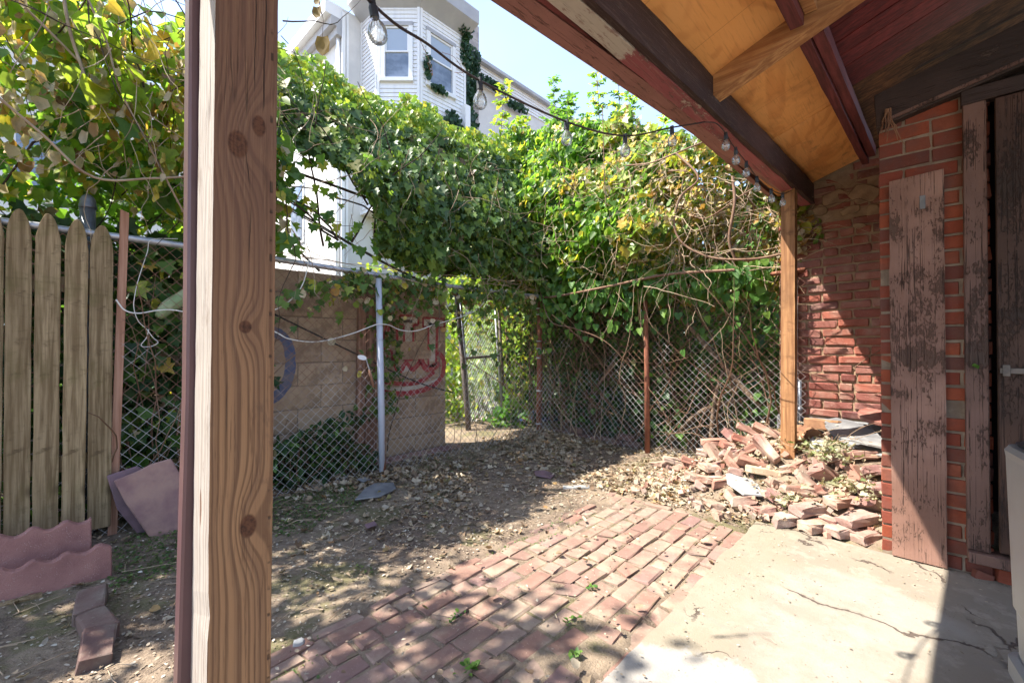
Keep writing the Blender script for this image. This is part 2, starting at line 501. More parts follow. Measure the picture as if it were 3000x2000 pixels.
mk_plain('far_brick_wall', (0.44, 0.41, 0.39), (0.32, 0.29, 0.28), 5, 0.9, 0.1, 0.8, 12)
mk_plain('twig_tan', (0.42, 0.32, 0.22), (0.25, 0.17, 0.11), 6, 0.85, 0.15, 0.2, 80)
mk_plain('twig_brown', (0.16, 0.09, 0.06), (0.23, 0.15, 0.10), 5, 0.85, 0.15, 0.3, 80)
mk_plain('twig_dark', (0.045, 0.032, 0.025), (0.08, 0.058, 0.045), 5, 0.9, 0.1, 0.2, 80)
mk_plain('gourd_skin', (0.22, 0.30, 0.14), (0.42, 0.42, 0.27), 9, 0.55, 0.3, 0.2, 40)


def mk_wire():
    a = Mat('chain_wire', 0.55, 0.4)
    x, y, z = a.xyz()
    n = a.noise(3.0, 4, 0.6)
    f = (n * 0.9 + z * 0.33).ramp(0.62, 0.82)
    c = a.mix(f, (0.46, 0.44, 0.43), (0.22, 0.105, 0.07))
    a.color(c)
    a.b.inputs['Metallic'].default_value = 0.25
    M['chain_wire'] = a.m


mk_wire()


def mk_silver_post():
    a = Mat('silver_post', 0.45, 0.5)
    x, y, z = a.xyz()
    n = a.noise(9, 5, 0.7, a.coords(scale=(1, 1, 0.3)))
    f = (n + x * 9.0 - z * 0.12).ramp(0.52, 0.62)
    a.color(a.mix(f, (0.42, 0.44, 0.50), (0.30, 0.13, 0.075)))
    a.bump(n, 0.3, 0.002)
    M['silver_post'] = a.m


mk_silver_post()


def mk_scallop():
    a = Mat('scallop_concrete', 0.85, 0.2)
    n = a.noise(5, 4)
    v = a.voro(150)
    c = a.mix(n.ramp(0.35, 0.65), (0.32, 0.16, 0.135), (0.22, 0.105, 0.092))
    c = a.mix(v.ramp(0.28, 0.18) * a.noise(30, 2).ramp(0.5, 0.56) * 0.5, c, (0.48, 0.36, 0.31))
    c = a.mix(a.noise(2.2, 5, 0.7).ramp(0.55, 0.7) * 0.5, c, (0.15, 0.085, 0.08))
    a.color(c)
    a.bump(v, 0.5, 0.004)
    M['scallop_concrete'] = a.m


mk_scallop()


def mk_concrete():
    a = Mat('concrete', 0.9, 0.2)
    n1 = a.noise(1.5, 5, 0.6)
    n2 = a.noise(5.5, 6, 0.65)
    n3 = a.noise(130, 3, 0.7)
    n4 = a.noise(1.1, 4, 0.5, a.coords(loc=(4, 2, 0)))
    c = a.mix(n1.ramp(0.38, 0.62), (0.24, 0.202, 0.155), (0.21, 0.18, 0.142))
    c = a.mix(n2.ramp(0.45, 0.7) * 0.6, c, (0.27, 0.225, 0.17))
    c = a.mix(n4.ramp(0.50, 0.60) * 0.85, c, (0.275, 0.25, 0.212))
    c = a.mix(n3.ramp(0.55, 0.68) * 0.4, c, (0.25, 0.205, 0.16))
    x, y, z = a.xyz()
    blot = a.noise(2.4, 6, 0.72, a.coords(loc=(11, 3, 0)))
    c = a.mix(blot.ramp(0.46, 0.60) * 0.55, c, (0.215, 0.18, 0.14))
    c = a.mix(a.noise(8, 6, 0.75, a.coords(loc=(5, 5, 0))).ramp(0.5, 0.62) * 0.4, c, (0.34, 0.30, 0.245))
    pit = a.voro(60, 'F1').ramp(0.22, 0.10) * a.noise(7, 3).ramp(0.5, 0.62)
    c = a.mix(pit * 0.6, c, (0.15, 0.12, 0.095))
    # exposed, greyer strip worn along the brick side
    strip = (y + (n2 - 0.5) * 0.5).ramp(0.42, 0.62)
    c = a.mix(strip * 0.6, c, (0.235, 0.205, 0.15))
    # fresh white patch near the corner closest to the camera
    px = (x - 1.25) + (n2 - 0.5) * 0.3
    py = (y - 0.55) + (n1 - 0.5) * 0.3
    pd = ((px / 0.42).sq() + (py / 0.36).sq())
    c = a.mix(pd.ramp(1.05, 0.9) * 0.85, c, (0.285, 0.268, 0.245))
    # dark smears
    sm = a.noise(3.0, 5, 0.7, a.coords(scale=(2.6, 1, 1), rot=(0, 0, 0.9)))
    c = a.mix(sm.ramp(0.58, 0.72) * 0.45, c, (0.21, 0.18, 0.16))
    # cracks
    dv = a.n('ShaderNodeVectorMath')
    dv.operation = 'ADD'
    nn = a.n('ShaderNodeTexNoise')
    nn.inputs['Scale'].default_value = 5.0
    nn.inputs['Detail'].default_value = 6
    a.nt.links.new(a.coords(), nn.inputs['Vector'])
    sc = a.n('ShaderNodeVectorMath')
    sc.operation = 'SCALE'
    sc.inputs['Scale'].default_value = 0.34
    a.nt.links.new(nn.outputs['Color'], sc.inputs[0])
    a.nt.links.new(sc.outputs[0], dv.inputs[0])
    a.nt.links.new(a.coords(), dv.inputs[1])
    e = a.voro(1.25, 'DISTANCE_TO_EDGE', dv.outputs[0])
    gate = a.noise(1.6, 3, 0.5, a.coords(loc=(8, 1, 0))).ramp(0.50, 0.56)
    e2 = a.voro(3.1, 'DISTANCE_TO_EDGE', dv.outputs[0])
    gate2 = a.noise(1.4, 3, 0.5, a.coords(loc=(1, 7, 0))).ramp(0.60, 0.66)
    thin = a.noise(12, 4, 0.7) * 0.012
    crk = ((e - thin).ramp(0.006, 0.0) * gate).max((e2 - thin).ramp(0.010, 0.001) * gate2)
    c = a.mix((e.ramp(0.06, 0.0) * gate * n2.ramp(0.4, 0.6)) * 0.45, c, (0.17, 0.135, 0.105))
    c = a.mix(crk * 0.9, c, (0.075, 0.055, 0.045))
    c = a.mix(a.noise(24, 4, 0.7).ramp(0.68, 0.72) * 0.6, c, (0.16, 0.12, 0.095))
    a.color(c)
    a.bump(n3 * 0.35 + n2 * 0.6 - crk * 1.4 - pit * 0.5, 0.7, 0.008)
    M['concrete'] = a.m


mk_concrete()


def mk_soil():
    a = Mat('soil', 0.95, 0.1)
    n1 = a.noise(1.6, 6, 0.65)
    n2 = a.noise(22, 6, 0.7)
    n3 = a.noise(110, 3, 0.7)
    moss = a.noise(2.3, 6, 0.7, a.coords(loc=(3, 9, 2)))
    c = a.mix(n2.ramp(0.35, 0.65), (0.22, 0.165, 0.12), (0.115, 0.085, 0.065))
    c = a.mix(n1.ramp(0.42, 0.62) * 0.6, c, (0.30, 0.235, 0.165))
    c = a.mix(moss.ramp(0.52, 0.62) * 0.55, c, (0.115, 0.12, 0.045))
    c = a.mix(n3.ramp(0.58, 0.7) * 0.5, c, (0.36, 0.30, 0.23))
    a.color(c)
    a.bump(n2 * 1.0 + n3 * 0.5, 0.9, 0.015)
    M['soil'] = a.m


mk_soil()


def mk_siding():
    a = Mat('white_siding', 0.5, 0.35)
    x, y, z = a.xyz()
    n = a.noise(3, 4, 0.6, a.coords(scale=(3, 3, 0.5)))
    c = a.mix(n.ramp(0.4, 0.7), (0.80, 0.80, 0.80), (0.72, 0.725, 0.74))
    st = a.noise(2.4, 5, 0.65, a.coords(scale=(1.6, 1.6, 0.35), loc=(1, 0, 0)))
    c = a.mix(st.ramp(0.66, 0.76) * 0.7, c, (0.50, 0.30, 0.14))
    a.color(c)
    M['white_siding'] = a.m


mk_siding()


def mk_glass():
    a = Mat('window_glass', 0.06, 0.9)
    n = a.noise(2.5, 4, 0.6, a.coords(scale=(1, 1, 1.4)))
    a.color(a.mix(n.ramp(0.35, 0.7), (0.10, 0.135, 0.19), (0.22, 0.27, 0.35)))
    M['window_glass'] = a.m
    a = Mat('window_glass_upper', 0.08, 0.9)
    a.color((0.33, 0.39, 0.47))
    M['window_glass_upper'] = a.m
    a = Mat('bulb_glass', 0.02, 0.5)
    tr = a.n('ShaderNodeBsdfTransparent')
    tr.inputs[0].default_value = (0.95, 0.97, 0.97, 1)
    gl = a.n('ShaderNodeBsdfGlossy')
    gl.inputs['Roughness'].default_value = 0.03
    lw = a.n('ShaderNodeLayerWeight')
    lw.inputs[0].default_value = 0.32
    mx = a.n('ShaderNodeMixShader')
    a.nt.links.new((X(a.nt, lw.outputs['Fresnel']) * 0.8 + 0.10).s, mx.inputs[0])
    a.nt.links.new(tr.outputs[0], mx.inputs[1])
    a.nt.links.new(gl.outputs[0], mx.inputs[2])
    df = a.n('ShaderNodeBsdfDiffuse')
    df.inputs[0].default_value = (0.75, 0.78, 0.78, 1)
    mx2 = a.n('ShaderNodeMixShader')
    mx2.inputs[0].default_value = 0.10                      # dust on the glass
    a.nt.links.new(mx.outputs[0], mx2.inputs[1])
    a.nt.links.new(df.outputs[0], mx2.inputs[2])
    a.nt.links.new(mx2.outputs[0], a.out.inputs[0])
    M['bulb_glass'] = a.m


mk_glass()

G1, G2, G3 = (0.026, 0.062, 0.026), (0.05, 0.125, 0.032), (0.11, 0.21, 0.035)
YG, YE, OR, BR, TAN = (0.26, 0.33, 0.045), (0.50, 0.40, 0.055), (0.46, 0.25, 0.07), (0.16, 0.10, 0.055), (0.52, 0.43, 0.29)
mk_leaf('leaf_canopy', [(0.0, G3), (0.3, (0.16, 0.27, 0.04)), (0.55, YG), (0.72, YG), (0.82, YE), (0.9, OR), (0.95, BR), (1.0, TAN)], 0.68, tint=1.9)
mk_leaf('leaf_green', [(0.0, G2), (0.35, G3), (0.7, (0.16, 0.29, 0.045)), (0.9, YG), (1.0, YE)], 0.62, 0.4, 0.45, tint=1.9)
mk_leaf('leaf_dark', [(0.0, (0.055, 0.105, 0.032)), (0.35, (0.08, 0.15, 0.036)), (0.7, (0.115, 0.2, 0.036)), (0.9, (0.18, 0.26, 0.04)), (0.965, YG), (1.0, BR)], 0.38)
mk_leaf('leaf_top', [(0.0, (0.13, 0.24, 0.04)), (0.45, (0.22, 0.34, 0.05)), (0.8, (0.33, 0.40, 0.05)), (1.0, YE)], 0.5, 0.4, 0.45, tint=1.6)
mk_leaf('leaf_sunny', [(0.0, G2), (0.2, G3), (0.42, (0.22, 0.32, 0.06)), (0.6, (0.34, 0.42, 0.06)), (0.76, (0.58, 0.47, 0.07)), (0.86, (0.52, 0.3, 0.09)), (0.93, TAN), (1.0, (0.62, 0.55, 0.43))], 0.45, 0.38, 0.5, tint=1.5)
mk_leaf('leaf_drying', [(0.0, G3), (0.2, YG), (0.42, YE), (0.58, TAN), (0.78, (0.56, 0.46, 0.32)), (0.9, OR), (1.0, BR)], 0.35, 0.6)
mk_leaf('leaf_fresh', [(0.0, (0.06, 0.15, 0.035)), (0.5, (0.11, 0.24, 0.05)), (1.0, (0.2, 0.33, 0.06))], 0.5, tint=1.6)
mk_leaf('leaf_thicket', [(0.0, (0.025, 0.06, 0.022)), (0.6, (0.05, 0.11, 0.03)), (0.9, G3), (1.0, BR)], 0.3)
mk_leaf('leaf_ivy', [(0.0, (0.018, 0.05, 0.022)), (0.7, (0.032, 0.08, 0.03)), (1.0, (0.06, 0.12, 0.035))], 0.25)
mk_leaf('leaf_withered', [(0.0, (0.30, 0.28, 0.17)), (0.5, (0.40, 0.37, 0.26)), (0.85, (0.22, 0.24, 0.11)), (1.0, (0.10, 0.16, 0.04))], 0.25, 0.7)
mk_leaf('litter', [(0.0, (0.17, 0.11, 0.07)), (0.25, (0.28, 0.20, 0.13)), (0.5, (0.40, 0.32, 0.21)), (0.7, (0.36, 0.31, 0.24)), (0.85, (0.50, 0.42, 0.30)), (0.95, (0.36, 0.2, 0.09)), (1.0, (0.2, 0.2, 0.08))], 0.12, 0.75, 0.2, 1.0)
mk_leaf('litter_fine', [(0.0, (0.12, 0.085, 0.06)), (0.4, (0.27, 0.21, 0.15)), (0.8, (0.43, 0.36, 0.27)), (1.0, (0.5, 0.46, 0.38))], 0.05, 0.85, 0.15, 1.0)
mk_leaf('moss_green', [(0.0, (0.05, 0.095, 0.025)), (0.6, (0.09, 0.15, 0.04)), (1.0, (0.16, 0.2, 0.05))], 0.3)
mk_leaf('dead_leaf', [(0.0, (0.17, 0.115, 0.04)), (1.0, (0.30, 0.20, 0.05))], 0.4, 0.7)


# ------------------------------------------------------------------ mesh helpers
class MB:
    def __init__(s):
        s.v, s.f = [], []

    def add(s, v, f):
        o = len(s.v)
        s.v += [tuple(p) for p in v]
        s.f += [tuple(i + o for i in q) for q in f]
        return s

    def hexa(s, p):
        """8 corners: four of the bottom, four of the top"""
        return s.add(p, [(3, 2, 1, 0), (4, 5, 6, 7), (0, 1, 5, 4), (1, 2, 6, 5), (2, 3, 7, 6), (3, 0, 4, 7)])

    def box(s, a, b, rot=None, c=None):
        x0, y0, z0 = a
        x1, y1, z1 = b
        p = [Vector(q) for q in ((x0, y0, z0), (x1, y0, z0), (x1, y1, z0), (x0, y1, z0), (x0, y0, z1), (x1, y0, z1), (x1, y1, z1), (x0, y1, z1))]
        if rot:
            m = Euler(rot).to_matrix()
            c = Vector(c) if c else sum(p, Vector()) / 8
            p = [m @ (q - c) + c for q in p]
        return s.hexa(p)

    def tube(s, pts, rad, sides=6, cap=True):
        pts = [Vector(p) for p in pts]
        n = len(pts)
        if not hasattr(rad, '__len__'):
            rad = [rad] * n
        ref = Vector((0.31, 0.17, 0.93))
        rings = []
        a = None
        for i in range(n):
            t = (pts[min(i + 1, n - 1)] - pts[max(i - 1, 0)])
            if t.length < 1e-9:
                t = Vector((0, 0, 1))
            t.normalize()
            if a is None:
                a = t.cross(ref)
                if a.length < 0.05:
                    a = t.cross(Vector((1, 0, 0)))
            a = (a - t * a.dot(t)).normalized()
            b = t.cross(a)
            rings.append([pts[i] + (a * math.cos(2 * PI * k / sides) + b * math.sin(2 * PI * k / sides)) * rad[i] for k in range(sides)])
        o = len(s.v)
        for r_ in rings:
            s.v += [tuple(p) for p in r_]
        for i in range(n - 1):
            for k in range(sides):
                k2 = (k + 1) % sides
                s.f.append((o + i * sides + k, o + i * sides + k2, o + (i + 1) * sides + k2, o + (i + 1) * sides + k))
        if cap:
            s.f.append(tuple(o + k for k in reversed(range(sides))))
            s.f.append(tuple(o + (n - 1) * sides + k for k in range(sides)))
        return s

    def lathe(s, prof, c=(0, 0, 0), sides=16, axis=None):
        """profile of (radius, height) turned round z at c"""
        c = Vector(c)
        q = Vector((0, 0, 1)).rotation_difference(Vector(axis)) if axis else None
        o = len(s.v)
        for r_, h in prof:
            for k in range(sides):
                p = Vector((r_ * math.cos(2 * PI * k / sides), r_ * math.sin(2 * PI * k / sides), h))
                if q:
                    p = q @ p
                s.v.append(tuple(p + c))
        for i in range(len(prof) - 1):
            for k in range(sides):
                k2 = (k + 1) % sides
                s.f.append((o + i * sides + k, o + i * sides + k2, o + (i + 1) * sides + k2, o + (i + 1) * sides + k))
        s.f.append(tuple(o + k for k in reversed(range(sides))))
        s.f.append(tuple(o + (len(prof) - 1) * sides + k for k in range(sides)))
        return s

    def prism(s, poly, origin, ex, ey, thick):
        """polygon in the plane (ex, ey) given thickness along its normal"""
        origin, ex, ey = Vector(origin), Vector(ex), Vector(ey)
        nrm = ex.cross(ey).normalized() * thick
        n = len(poly)
        a = [origin + ex * x + ey * y for x, y in poly]
        b = [p + nrm for p in a]
        return s.add(a + b, [tuple(reversed(range(n))), tuple(range(n, 2 * n))] + [(i, (i + 1) % n, n + (i + 1) % n, n + i) for i in range(n)])

    def mesh(s, name, origin=(0, 0, 0)):
        me = bpy.data.meshes.new(name)
        o = Vector(origin)
        me.from_pydata([(x - o.x, y - o.y, z - o.z) for x, y, z in s.v], [], s.f)
        me.update()
        return me

    def build(s, name, mat, parent=None, origin=None, smooth=False, bevel=0.0, seg=1):
        if origin is None:
            origin = (0, 0, 0)
        me = s.mesh(name, origin)
        return link(name, me, mat, parent, origin, smooth, bevel, seg)


def link(name, me, mat, parent=None, loc=(0, 0, 0), smooth=False, bevel=0.0, seg=1):
    if bevel:
        bm = bmesh.new()
        bm.from_mesh(me)
        bmesh.ops.bevel(bm, geom=[e for e in bm.edges if e.is_manifold and e.calc_face_angle(0) > 0.5], offset=bevel, segments=seg, affect='EDGES', clamp_overlap=True)
        bm.to_mesh(me)
        bm.free()
    if mat and not me.materials:
        me.materials.append(M[mat])
    if smooth:
        me.polygons.foreach_set('use_smooth', [True] * len(me.polygons))
    o = bpy.data.objects.new(name, me)
    COL.objects.link(o)
    o.location = loc
    if parent is not None:
        o.parent = parent
        o.matrix_parent_inverse = world_of(parent).inverted()
    return o


def world_of(o):
    m = o.matrix_basis.copy()
    if o.parent is not None:
        m = world_of(o.parent) @ o.matrix_parent_inverse @ m
    return m


def empty(name, loc=(0, 0, 0)):
    o = bpy.data.objects.new(name, None)
    COL.objects.link(o)
    o.location = loc
    o.empty_display_size = 0.1
    return o


def tag(o, label=None, cat=None, group=None, kind=None):
    if label:
        o['label'] = label
    if cat:
        o['category'] = cat
    if group:
        o['group'] = group
    if kind:
        o['kind'] = kind
    return o


def child_copy(o, name, parent, loc, rot=None, scale=None):
    c = o if o.parent is None and False else o.copy()
    c.name = name
    COL.objects.link(c)
    c.parent = parent
    c.location = loc
    if rot:
        c.rotation_euler = rot
    if scale:
        c.scale = scale
    c.matrix_parent_inverse = world_of(parent).inverted()
    return c


def jitter(me, amt, seed=0):
    r = np.random.default_rng(seed)
    n = len(me.vertices)
    co = np.empty(n * 3)
    me.vertices.foreach_get('co', co)
    me.vertices.foreach_set('co', co + r.normal(0, amt, n * 3))
    me.update()
    return me


_ph = {}


def sn(P, freq, seed=0):
    """cheap smooth noise, about -1..1, for arrays of points"""
    if seed not in _ph:
        r = np.random.default_rng(1000 + seed)
        d = r.normal(size=(9, 3))
        d /= np.linalg.norm(d, axis=1)[:, None]
        _ph[seed] = (d * r.uniform(0.6, 1.7, (9, 1)), r.uniform(0, 6.28, 9))
    d, p = _ph[seed]
    return np.sin((P @ d.T) * freq + p).sum(axis=1) / 4.2


def sstep(x):
    x = np.clip(x, 0, 1)
    return x * x * (3 - 2 * x)


def gz(u, v):
    """height of the bare ground"""
    u, v = np.asarray(u, float), np.asarray(v, float)
    sh = u.shape
    P = np.stack([u.ravel(), v.ravel(), 0 * u.ravel()], 1)
    z = 0.010 * sn(P, 3.0, 1) + 0.005 * sn(P, 11.0, 2) + 0.003 * sn(P, 31.0, 3)
    z = z.reshape(sh)
    near = ((np.abs(u) < 12) & (np.abs(v) < 12))
    patio = sstep((u - 0.25) / 0.2) * sstep((2.97 - u) / 0.04) * sstep((v - 0.74) / 0.04) * sstep((1.76 - v) / 0.05)
    z = z * (1 - 0.55 * patio) - 0.004 * patio + 0.004
    slab = sstep((3.12 - u) / 0.05) * sstep((0.80 - v) / 0.05)
    z = z * (1 - slab) - 0.09 * slab
    mound = 0.40 * sstep((u - 3.05) / 1.0) * sstep((1.75 - v) / 0.9) * sstep((6.0 - u) / 1.0)
    bank = 0.14 * sstep((0.15 - u) / 0.8) * sstep((v - 2.2) / 1.2)
    edge = 0.03 * sstep((v - 2.6) / 1.0)
    return np.where(near, z + mound + bank + edge, 0.0)


# ------------------------------------------------------------------ leaves
HEART = (np.array([(0, 0, 0), (-0.30, -0.06, 0.05), (-0.50, 0.22, 0.10), (-0.36, 0.62, 0.05), (0, 1.0, -0.10), (0.36, 0.62, 0.05), (0.50, 0.22, 0.10), (0.30, -0.06, 0.05), (0, 0.42, -0.04)], float),
         [(0, 8, 2, 1), (2, 8, 4, 3), (4, 8, 6, 5), (6, 8, 0, 7)])
LOBED = (np.array([(0, 0, 0), (-0.34, -0.08, 0.06), (-0.56, 0.20, 0.12), (-0.33, 0.36, 0.03), (-0.44, 0.70, 0.10), (-0.16, 0.66, 0.0), (0, 1.02, -0.08), (0.16, 0.66, 0.0), (0.44, 0.70, 0.10), (0.33, 0.36, 0.03), (0.56, 0.20, 0.12), (0.34, -0.08, 0.06), (0, 0.38, -0.05)], float),
         [(0, 12, 2, 1), (2, 12, 3), (3, 12, 5, 4), (5, 12, 7, 6), (7, 12, 9, 8), (9, 12, 10), (10, 12, 0, 11)])
OVAL = (np.array([(0, 0, 0), (-0.24, 0.3, 0.05), (-0.22, 0.66, 0.05), (0, 1.0, -0.07), (0.22, 0.66, 0.05), (0.24, 0.3, 0.05), (0, 0.45, -0.03)], float),
        [(0, 6, 2, 1), (2, 6, 4, 3), (4, 6, 0, 5)])
CURL = (np.array([(0, 0, 0.02), (-0.38, 0.05, 0.22), (-0.46, 0.4, 0.30), (-0.3, 0.75, 0.12), (0.05, 0.98, 0.24), (0.36, 0.66, 0.18), (0.44, 0.3, 0.05), (0.25, -0.02, 0.12), (0, 0.42, 0.0)], float),
        [(0, 8, 2, 1), (2, 8, 4, 3), (4, 8, 6, 5), (6, 8, 0, 7)])


def nrm(a):
    return a / np.maximum(np.linalg.norm(a, axis=1), 1e-9)[:, None]


def leaves(name, mat, P, size, tip, normal, parent=None, shape=HEART, curl=(0.3, 2.8), origin=(0, 0, 0), kind='stuff', widen=(0.8, 1.15)):
    n = len(P)
    T, faces = shape
    k = len(T)
    t = nrm(tip)
    nn = normal - t * (normal * t).sum(1)[:, None]
    nn = nrm(nn)
    b = np.cross(t, nn)
    cz = RNG.uniform(curl[0], curl[1], n)
    wz = RNG.uniform(widen[0], widen[1], n)
    s = size[:, None, None]
    V = P[:, None, :] + s * (b[:, None, :] * (T[None, :, 0:1] * wz[:, None, None]) + t[:, None, :] * T[None, :, 1:2] + nn[:, None, :] * (T[None, :, 2:3] * cz[:, None, None]))
    V = V.reshape(-1, 3) - np.array(origin)
    me = bpy.data.meshes.new(name)
    loops = []
    starts, totals = [], []
    fl = [np.array(f) for f in faces]
    per = sum(len(f) for f in fl)
    base = np.concatenate(fl)
    li = (np.arange(n)[:, None] * k + base[None, :]).ravel()
    tot = np.tile(np.array([len(f) for f in fl]), n)
    st = np.concatenate([[0], np.cumsum(tot)[:-1]])
    me.vertices.add(n * k)
    me.vertices.foreach_set('co', V.ravel())
    me.loops.add(len(li))
    me.loops.foreach_set('vertex_index', li.astype(np.int32))
    me.polygons.add(len(tot))
    me.polygons.foreach_set('loop_start', st.astype(np.int32))
    me.polygons.foreach_set('loop_total', tot.astype(np.int32))
    me.update(calc_edges=True)
    me.validate()
    o = link(name, me, mat, parent, origin, smooth=True)
    if kind:
        o['kind'] = kind
    return o


def rand_unit(n):
    return nrm(RNG.normal(size=(n, 3)))


def vine_dirs(n, out, droop=0.8, wild=0.55):
    """tips hang, faces look outward and up"""
    out = np.broadcast_to(np.asarray(out, float), (n, 3))
    tip = np.array([0, 0, -droop]) + rand_unit(n) * wild + out * 0.35
    nor = out * 0.8 + np.array([0, 0, 0.55]) + rand_unit(n) * 0.65
    return tip, nor


def mass(n, lo, hi, f, shell=0.13, inner=0.16):
    """points in the volume f > 0, crowded towards its skin"""
    lo, hi = np.array(lo, float), np.array(hi, float)
    out = []
    got = 0
    for _ in range(60):
        P = RNG.uniform(lo, hi, (max(2000, n * 3), 3))
        d = f(P)
        keep = (d > 0) & ((d < shell) | (RNG.random(len(P)) < inner))
        out.append(P[keep])
        got += keep.sum()
        if got >= n:
            break
    P = np.concatenate(out)[:n]
    return P


def wander(p, d, length, steps, wob=0.35, grav=0.0, rad0=0.004, rad1=0.0015):
    p, d = Vector(p), Vector(d).normalized()
    pts, st = [p.copy()], length / steps
    for i in range(steps):
        d = (d + Vector((random.gauss(0, wob), random.gauss(0, wob), random.gauss(0, wob) - grav))).normalized()
        p = p + d * st
        pts.append(p.copy())
    return pts, [rad0 + (rad1 - rad0) * i / steps for i in range(steps + 1)]


def spline(pts, n=8):
    """Catmull-Rom through the points"""
    P = [Vector(p) for p in pts]
    P = [P[0] * 2 - P[1]] + P + [P[-1] * 2 - P[-2]]
    out = []
    for i in range(1, len(P) - 2):
        for k in range(n):
            t = k / n
            a, b, c, d = P[i - 1], P[i], P[i + 1], P[i + 2]
            out.append(0.5 * ((2 * b) + (c - a) * t + (2 * a - 5 * b + 4 * c - d) * t * t + (3 * b - a - 3 * c + d) * t ** 3))
    out.append(P[-2])
    return out


# ------------------------------------------------------------------ bricks
def brick_mesh(name, mat, L, W, H, seed=0, broken=False, bev=0.005, wear=0.002, cut_both=False):
    rr = random.Random(seed)
    bm = bmesh.new()
    bmesh.ops.create_cube(bm, size=1)
    bmesh.ops.scale(bm, vec=(L, W, H), verts=bm.verts)
    if broken:
        for sgn in ((1, -1) if cut_both else (1,)):
            nv = Vector((sgn, rr.uniform(-0.6, 0.6), rr.uniform(-0.5, 0.5))).normalized()
            bmesh.ops.bisect_plane(bm, geom=bm.verts[:] + bm.edges[:] + bm.faces[:], plane_co=(sgn * L * rr.uniform(0.02, 0.3), 0, 0), plane_no=nv, clear_outer=True)
            bmesh.ops.holes_fill(bm, edges=bm.edges, sides=12)
    if wear > 0.004:
        bmesh.ops.subdivide_edges(bm, edges=[e for e in bm.edges if e.calc_length() > 0.045], cuts=1, use_grid_fill=True)
        for v in bm.verts:
            v.co *= 1 + rr.uniform(-0.025, 0.02)
    bmesh.ops.bevel(bm, geom=[e for e in bm.edges if wear <= 0.004 or (e.is_manifold and e.calc_face_angle(0) > 0.6)], offset=bev, segments=1, affect='EDGES', clamp_overlap=True)
    for v in bm.verts:
        v.co += Vector((rr.gauss(0, wear), rr.gauss(0, wear), rr.gauss(0, wear)))
    if broken:
        bmesh.ops.translate(bm, verts=bm.verts, vec=-sum((v.co for v in bm.verts), Vector()) / len(bm.verts))
    me = bpy.data.meshes.new(name)
    bm.to_mesh(me)
    bm.free()
    me.materials.append(M[mat])
    return me


def put(name, me, parent, loc, rot=(0, 0, 0), scale=(1, 1, 1)):
    o = bpy.data.objects.new(name, me)
    COL.objects.link(o)
    o.location = loc
    o.rotation_euler = rot
    o.scale = scale
    if parent is not None:
        o.parent = parent
        o.matrix_parent_inverse = world_of(parent).inverted()
    return o


# ================================================================== THE SETTING
# ground: one sheet, fine in the yard and coarse out to the horizon
def axis(lo, hi, step, far):
    a = list(np.arange(lo, hi, step))
    k, s = step, []
    x = hi
    while x < far:
        s.append(x)
        k *= 1.35
        x += k
    k, t, x = step, [], lo
    while x > -far:
        k *= 1.35
        x -= k
        t.append(x)
    return np.array(t[::-1] + a + s + [far])


gu, gv = axis(-0.8, 5.0, 0.035, 260), axis(0.4, 4.6, 0.035, 260)
GU, GV = np.meshgrid(gu, gv, indexing='ij')
GZ = gz(GU, GV)
nu, nv = len(gu), len(gv)
verts = np.stack([GU.ravel(), GV.ravel(), GZ.ravel()], 1)
idx = np.arange(nu * nv).reshape(nu, nv)
quads = np.stack([idx[:-1, :-1], idx[1:, :-1], idx[1:, 1:], idx[:-1, 1:]], -1).reshape(-1, 4)
gme = bpy.data.meshes.new('ground')
gme.from_pydata(verts.tolist(), [], quads.tolist())
tag(link('ground', gme, 'soil', smooth=True), kind='structure')

# concrete slab under the porch
slab = MB()
su = np.linspace(-2.2, 3.13, 220)
sv = np.linspace(-3.2, 0.785, 60)
SU, SV = np.meshgrid(su, sv, indexing='ij')
Pn = np.stack([SU.ravel(), SV.ravel(), 0 * SU.ravel()], 1)
SZ = (0.022 + 0.004 * sn(Pn, 2.5, 5) + 0.0015 * sn(Pn, 14, 6)).reshape(SU.shape)
SV2 = SV + np.where(SV > 0.75, 0.008 * sn(Pn, 9, 7).reshape(SU.shape) + 0.006 * sn(Pn, 41, 8).reshape(SU.shape), 0)
SU2 = SU + np.where(SU > 3.1, 0.02 * sn(Pn, 7, 9).reshape(SU.shape), 0)
a, b = SU.shape
vv = np.stack([SU2.ravel(), SV2.ravel(), SZ.ravel()], 1)
low = vv.copy()
low[:, 2] = -0.10
ii = np.arange(a * b).reshape(a, b)
ff = np.stack([ii[:-1, :-1], ii[1:, :-1], ii[1:, 1:], ii[:-1, 1:]], -1).reshape(-1, 4).tolist()
o_ = a * b
ring = list(ii[:, -1]) + list(ii[-1, ::-1])
for r0, r1 in zip(list(ii[:-1, -1]), list(ii[1:, -1])):
    ff.append((int(r0), int(r1), int(r1) + o_, int(r0) + o_))
for r0, r1 in zip(list(ii[-1, :-1]), list(ii[-1, 1:])):
    ff.append((int(r1), int(r0), int(r0) + o_, int(r1) + o_))
sme = bpy.data.meshes.new('concrete_slab')
sme.from_pydata(vv.tolist() + low.tolist(), [], [tuple(int(k) for k in q) for q in ff])
tag(link('concrete_slab', sme, 'concrete', smooth=False), kind='structure')

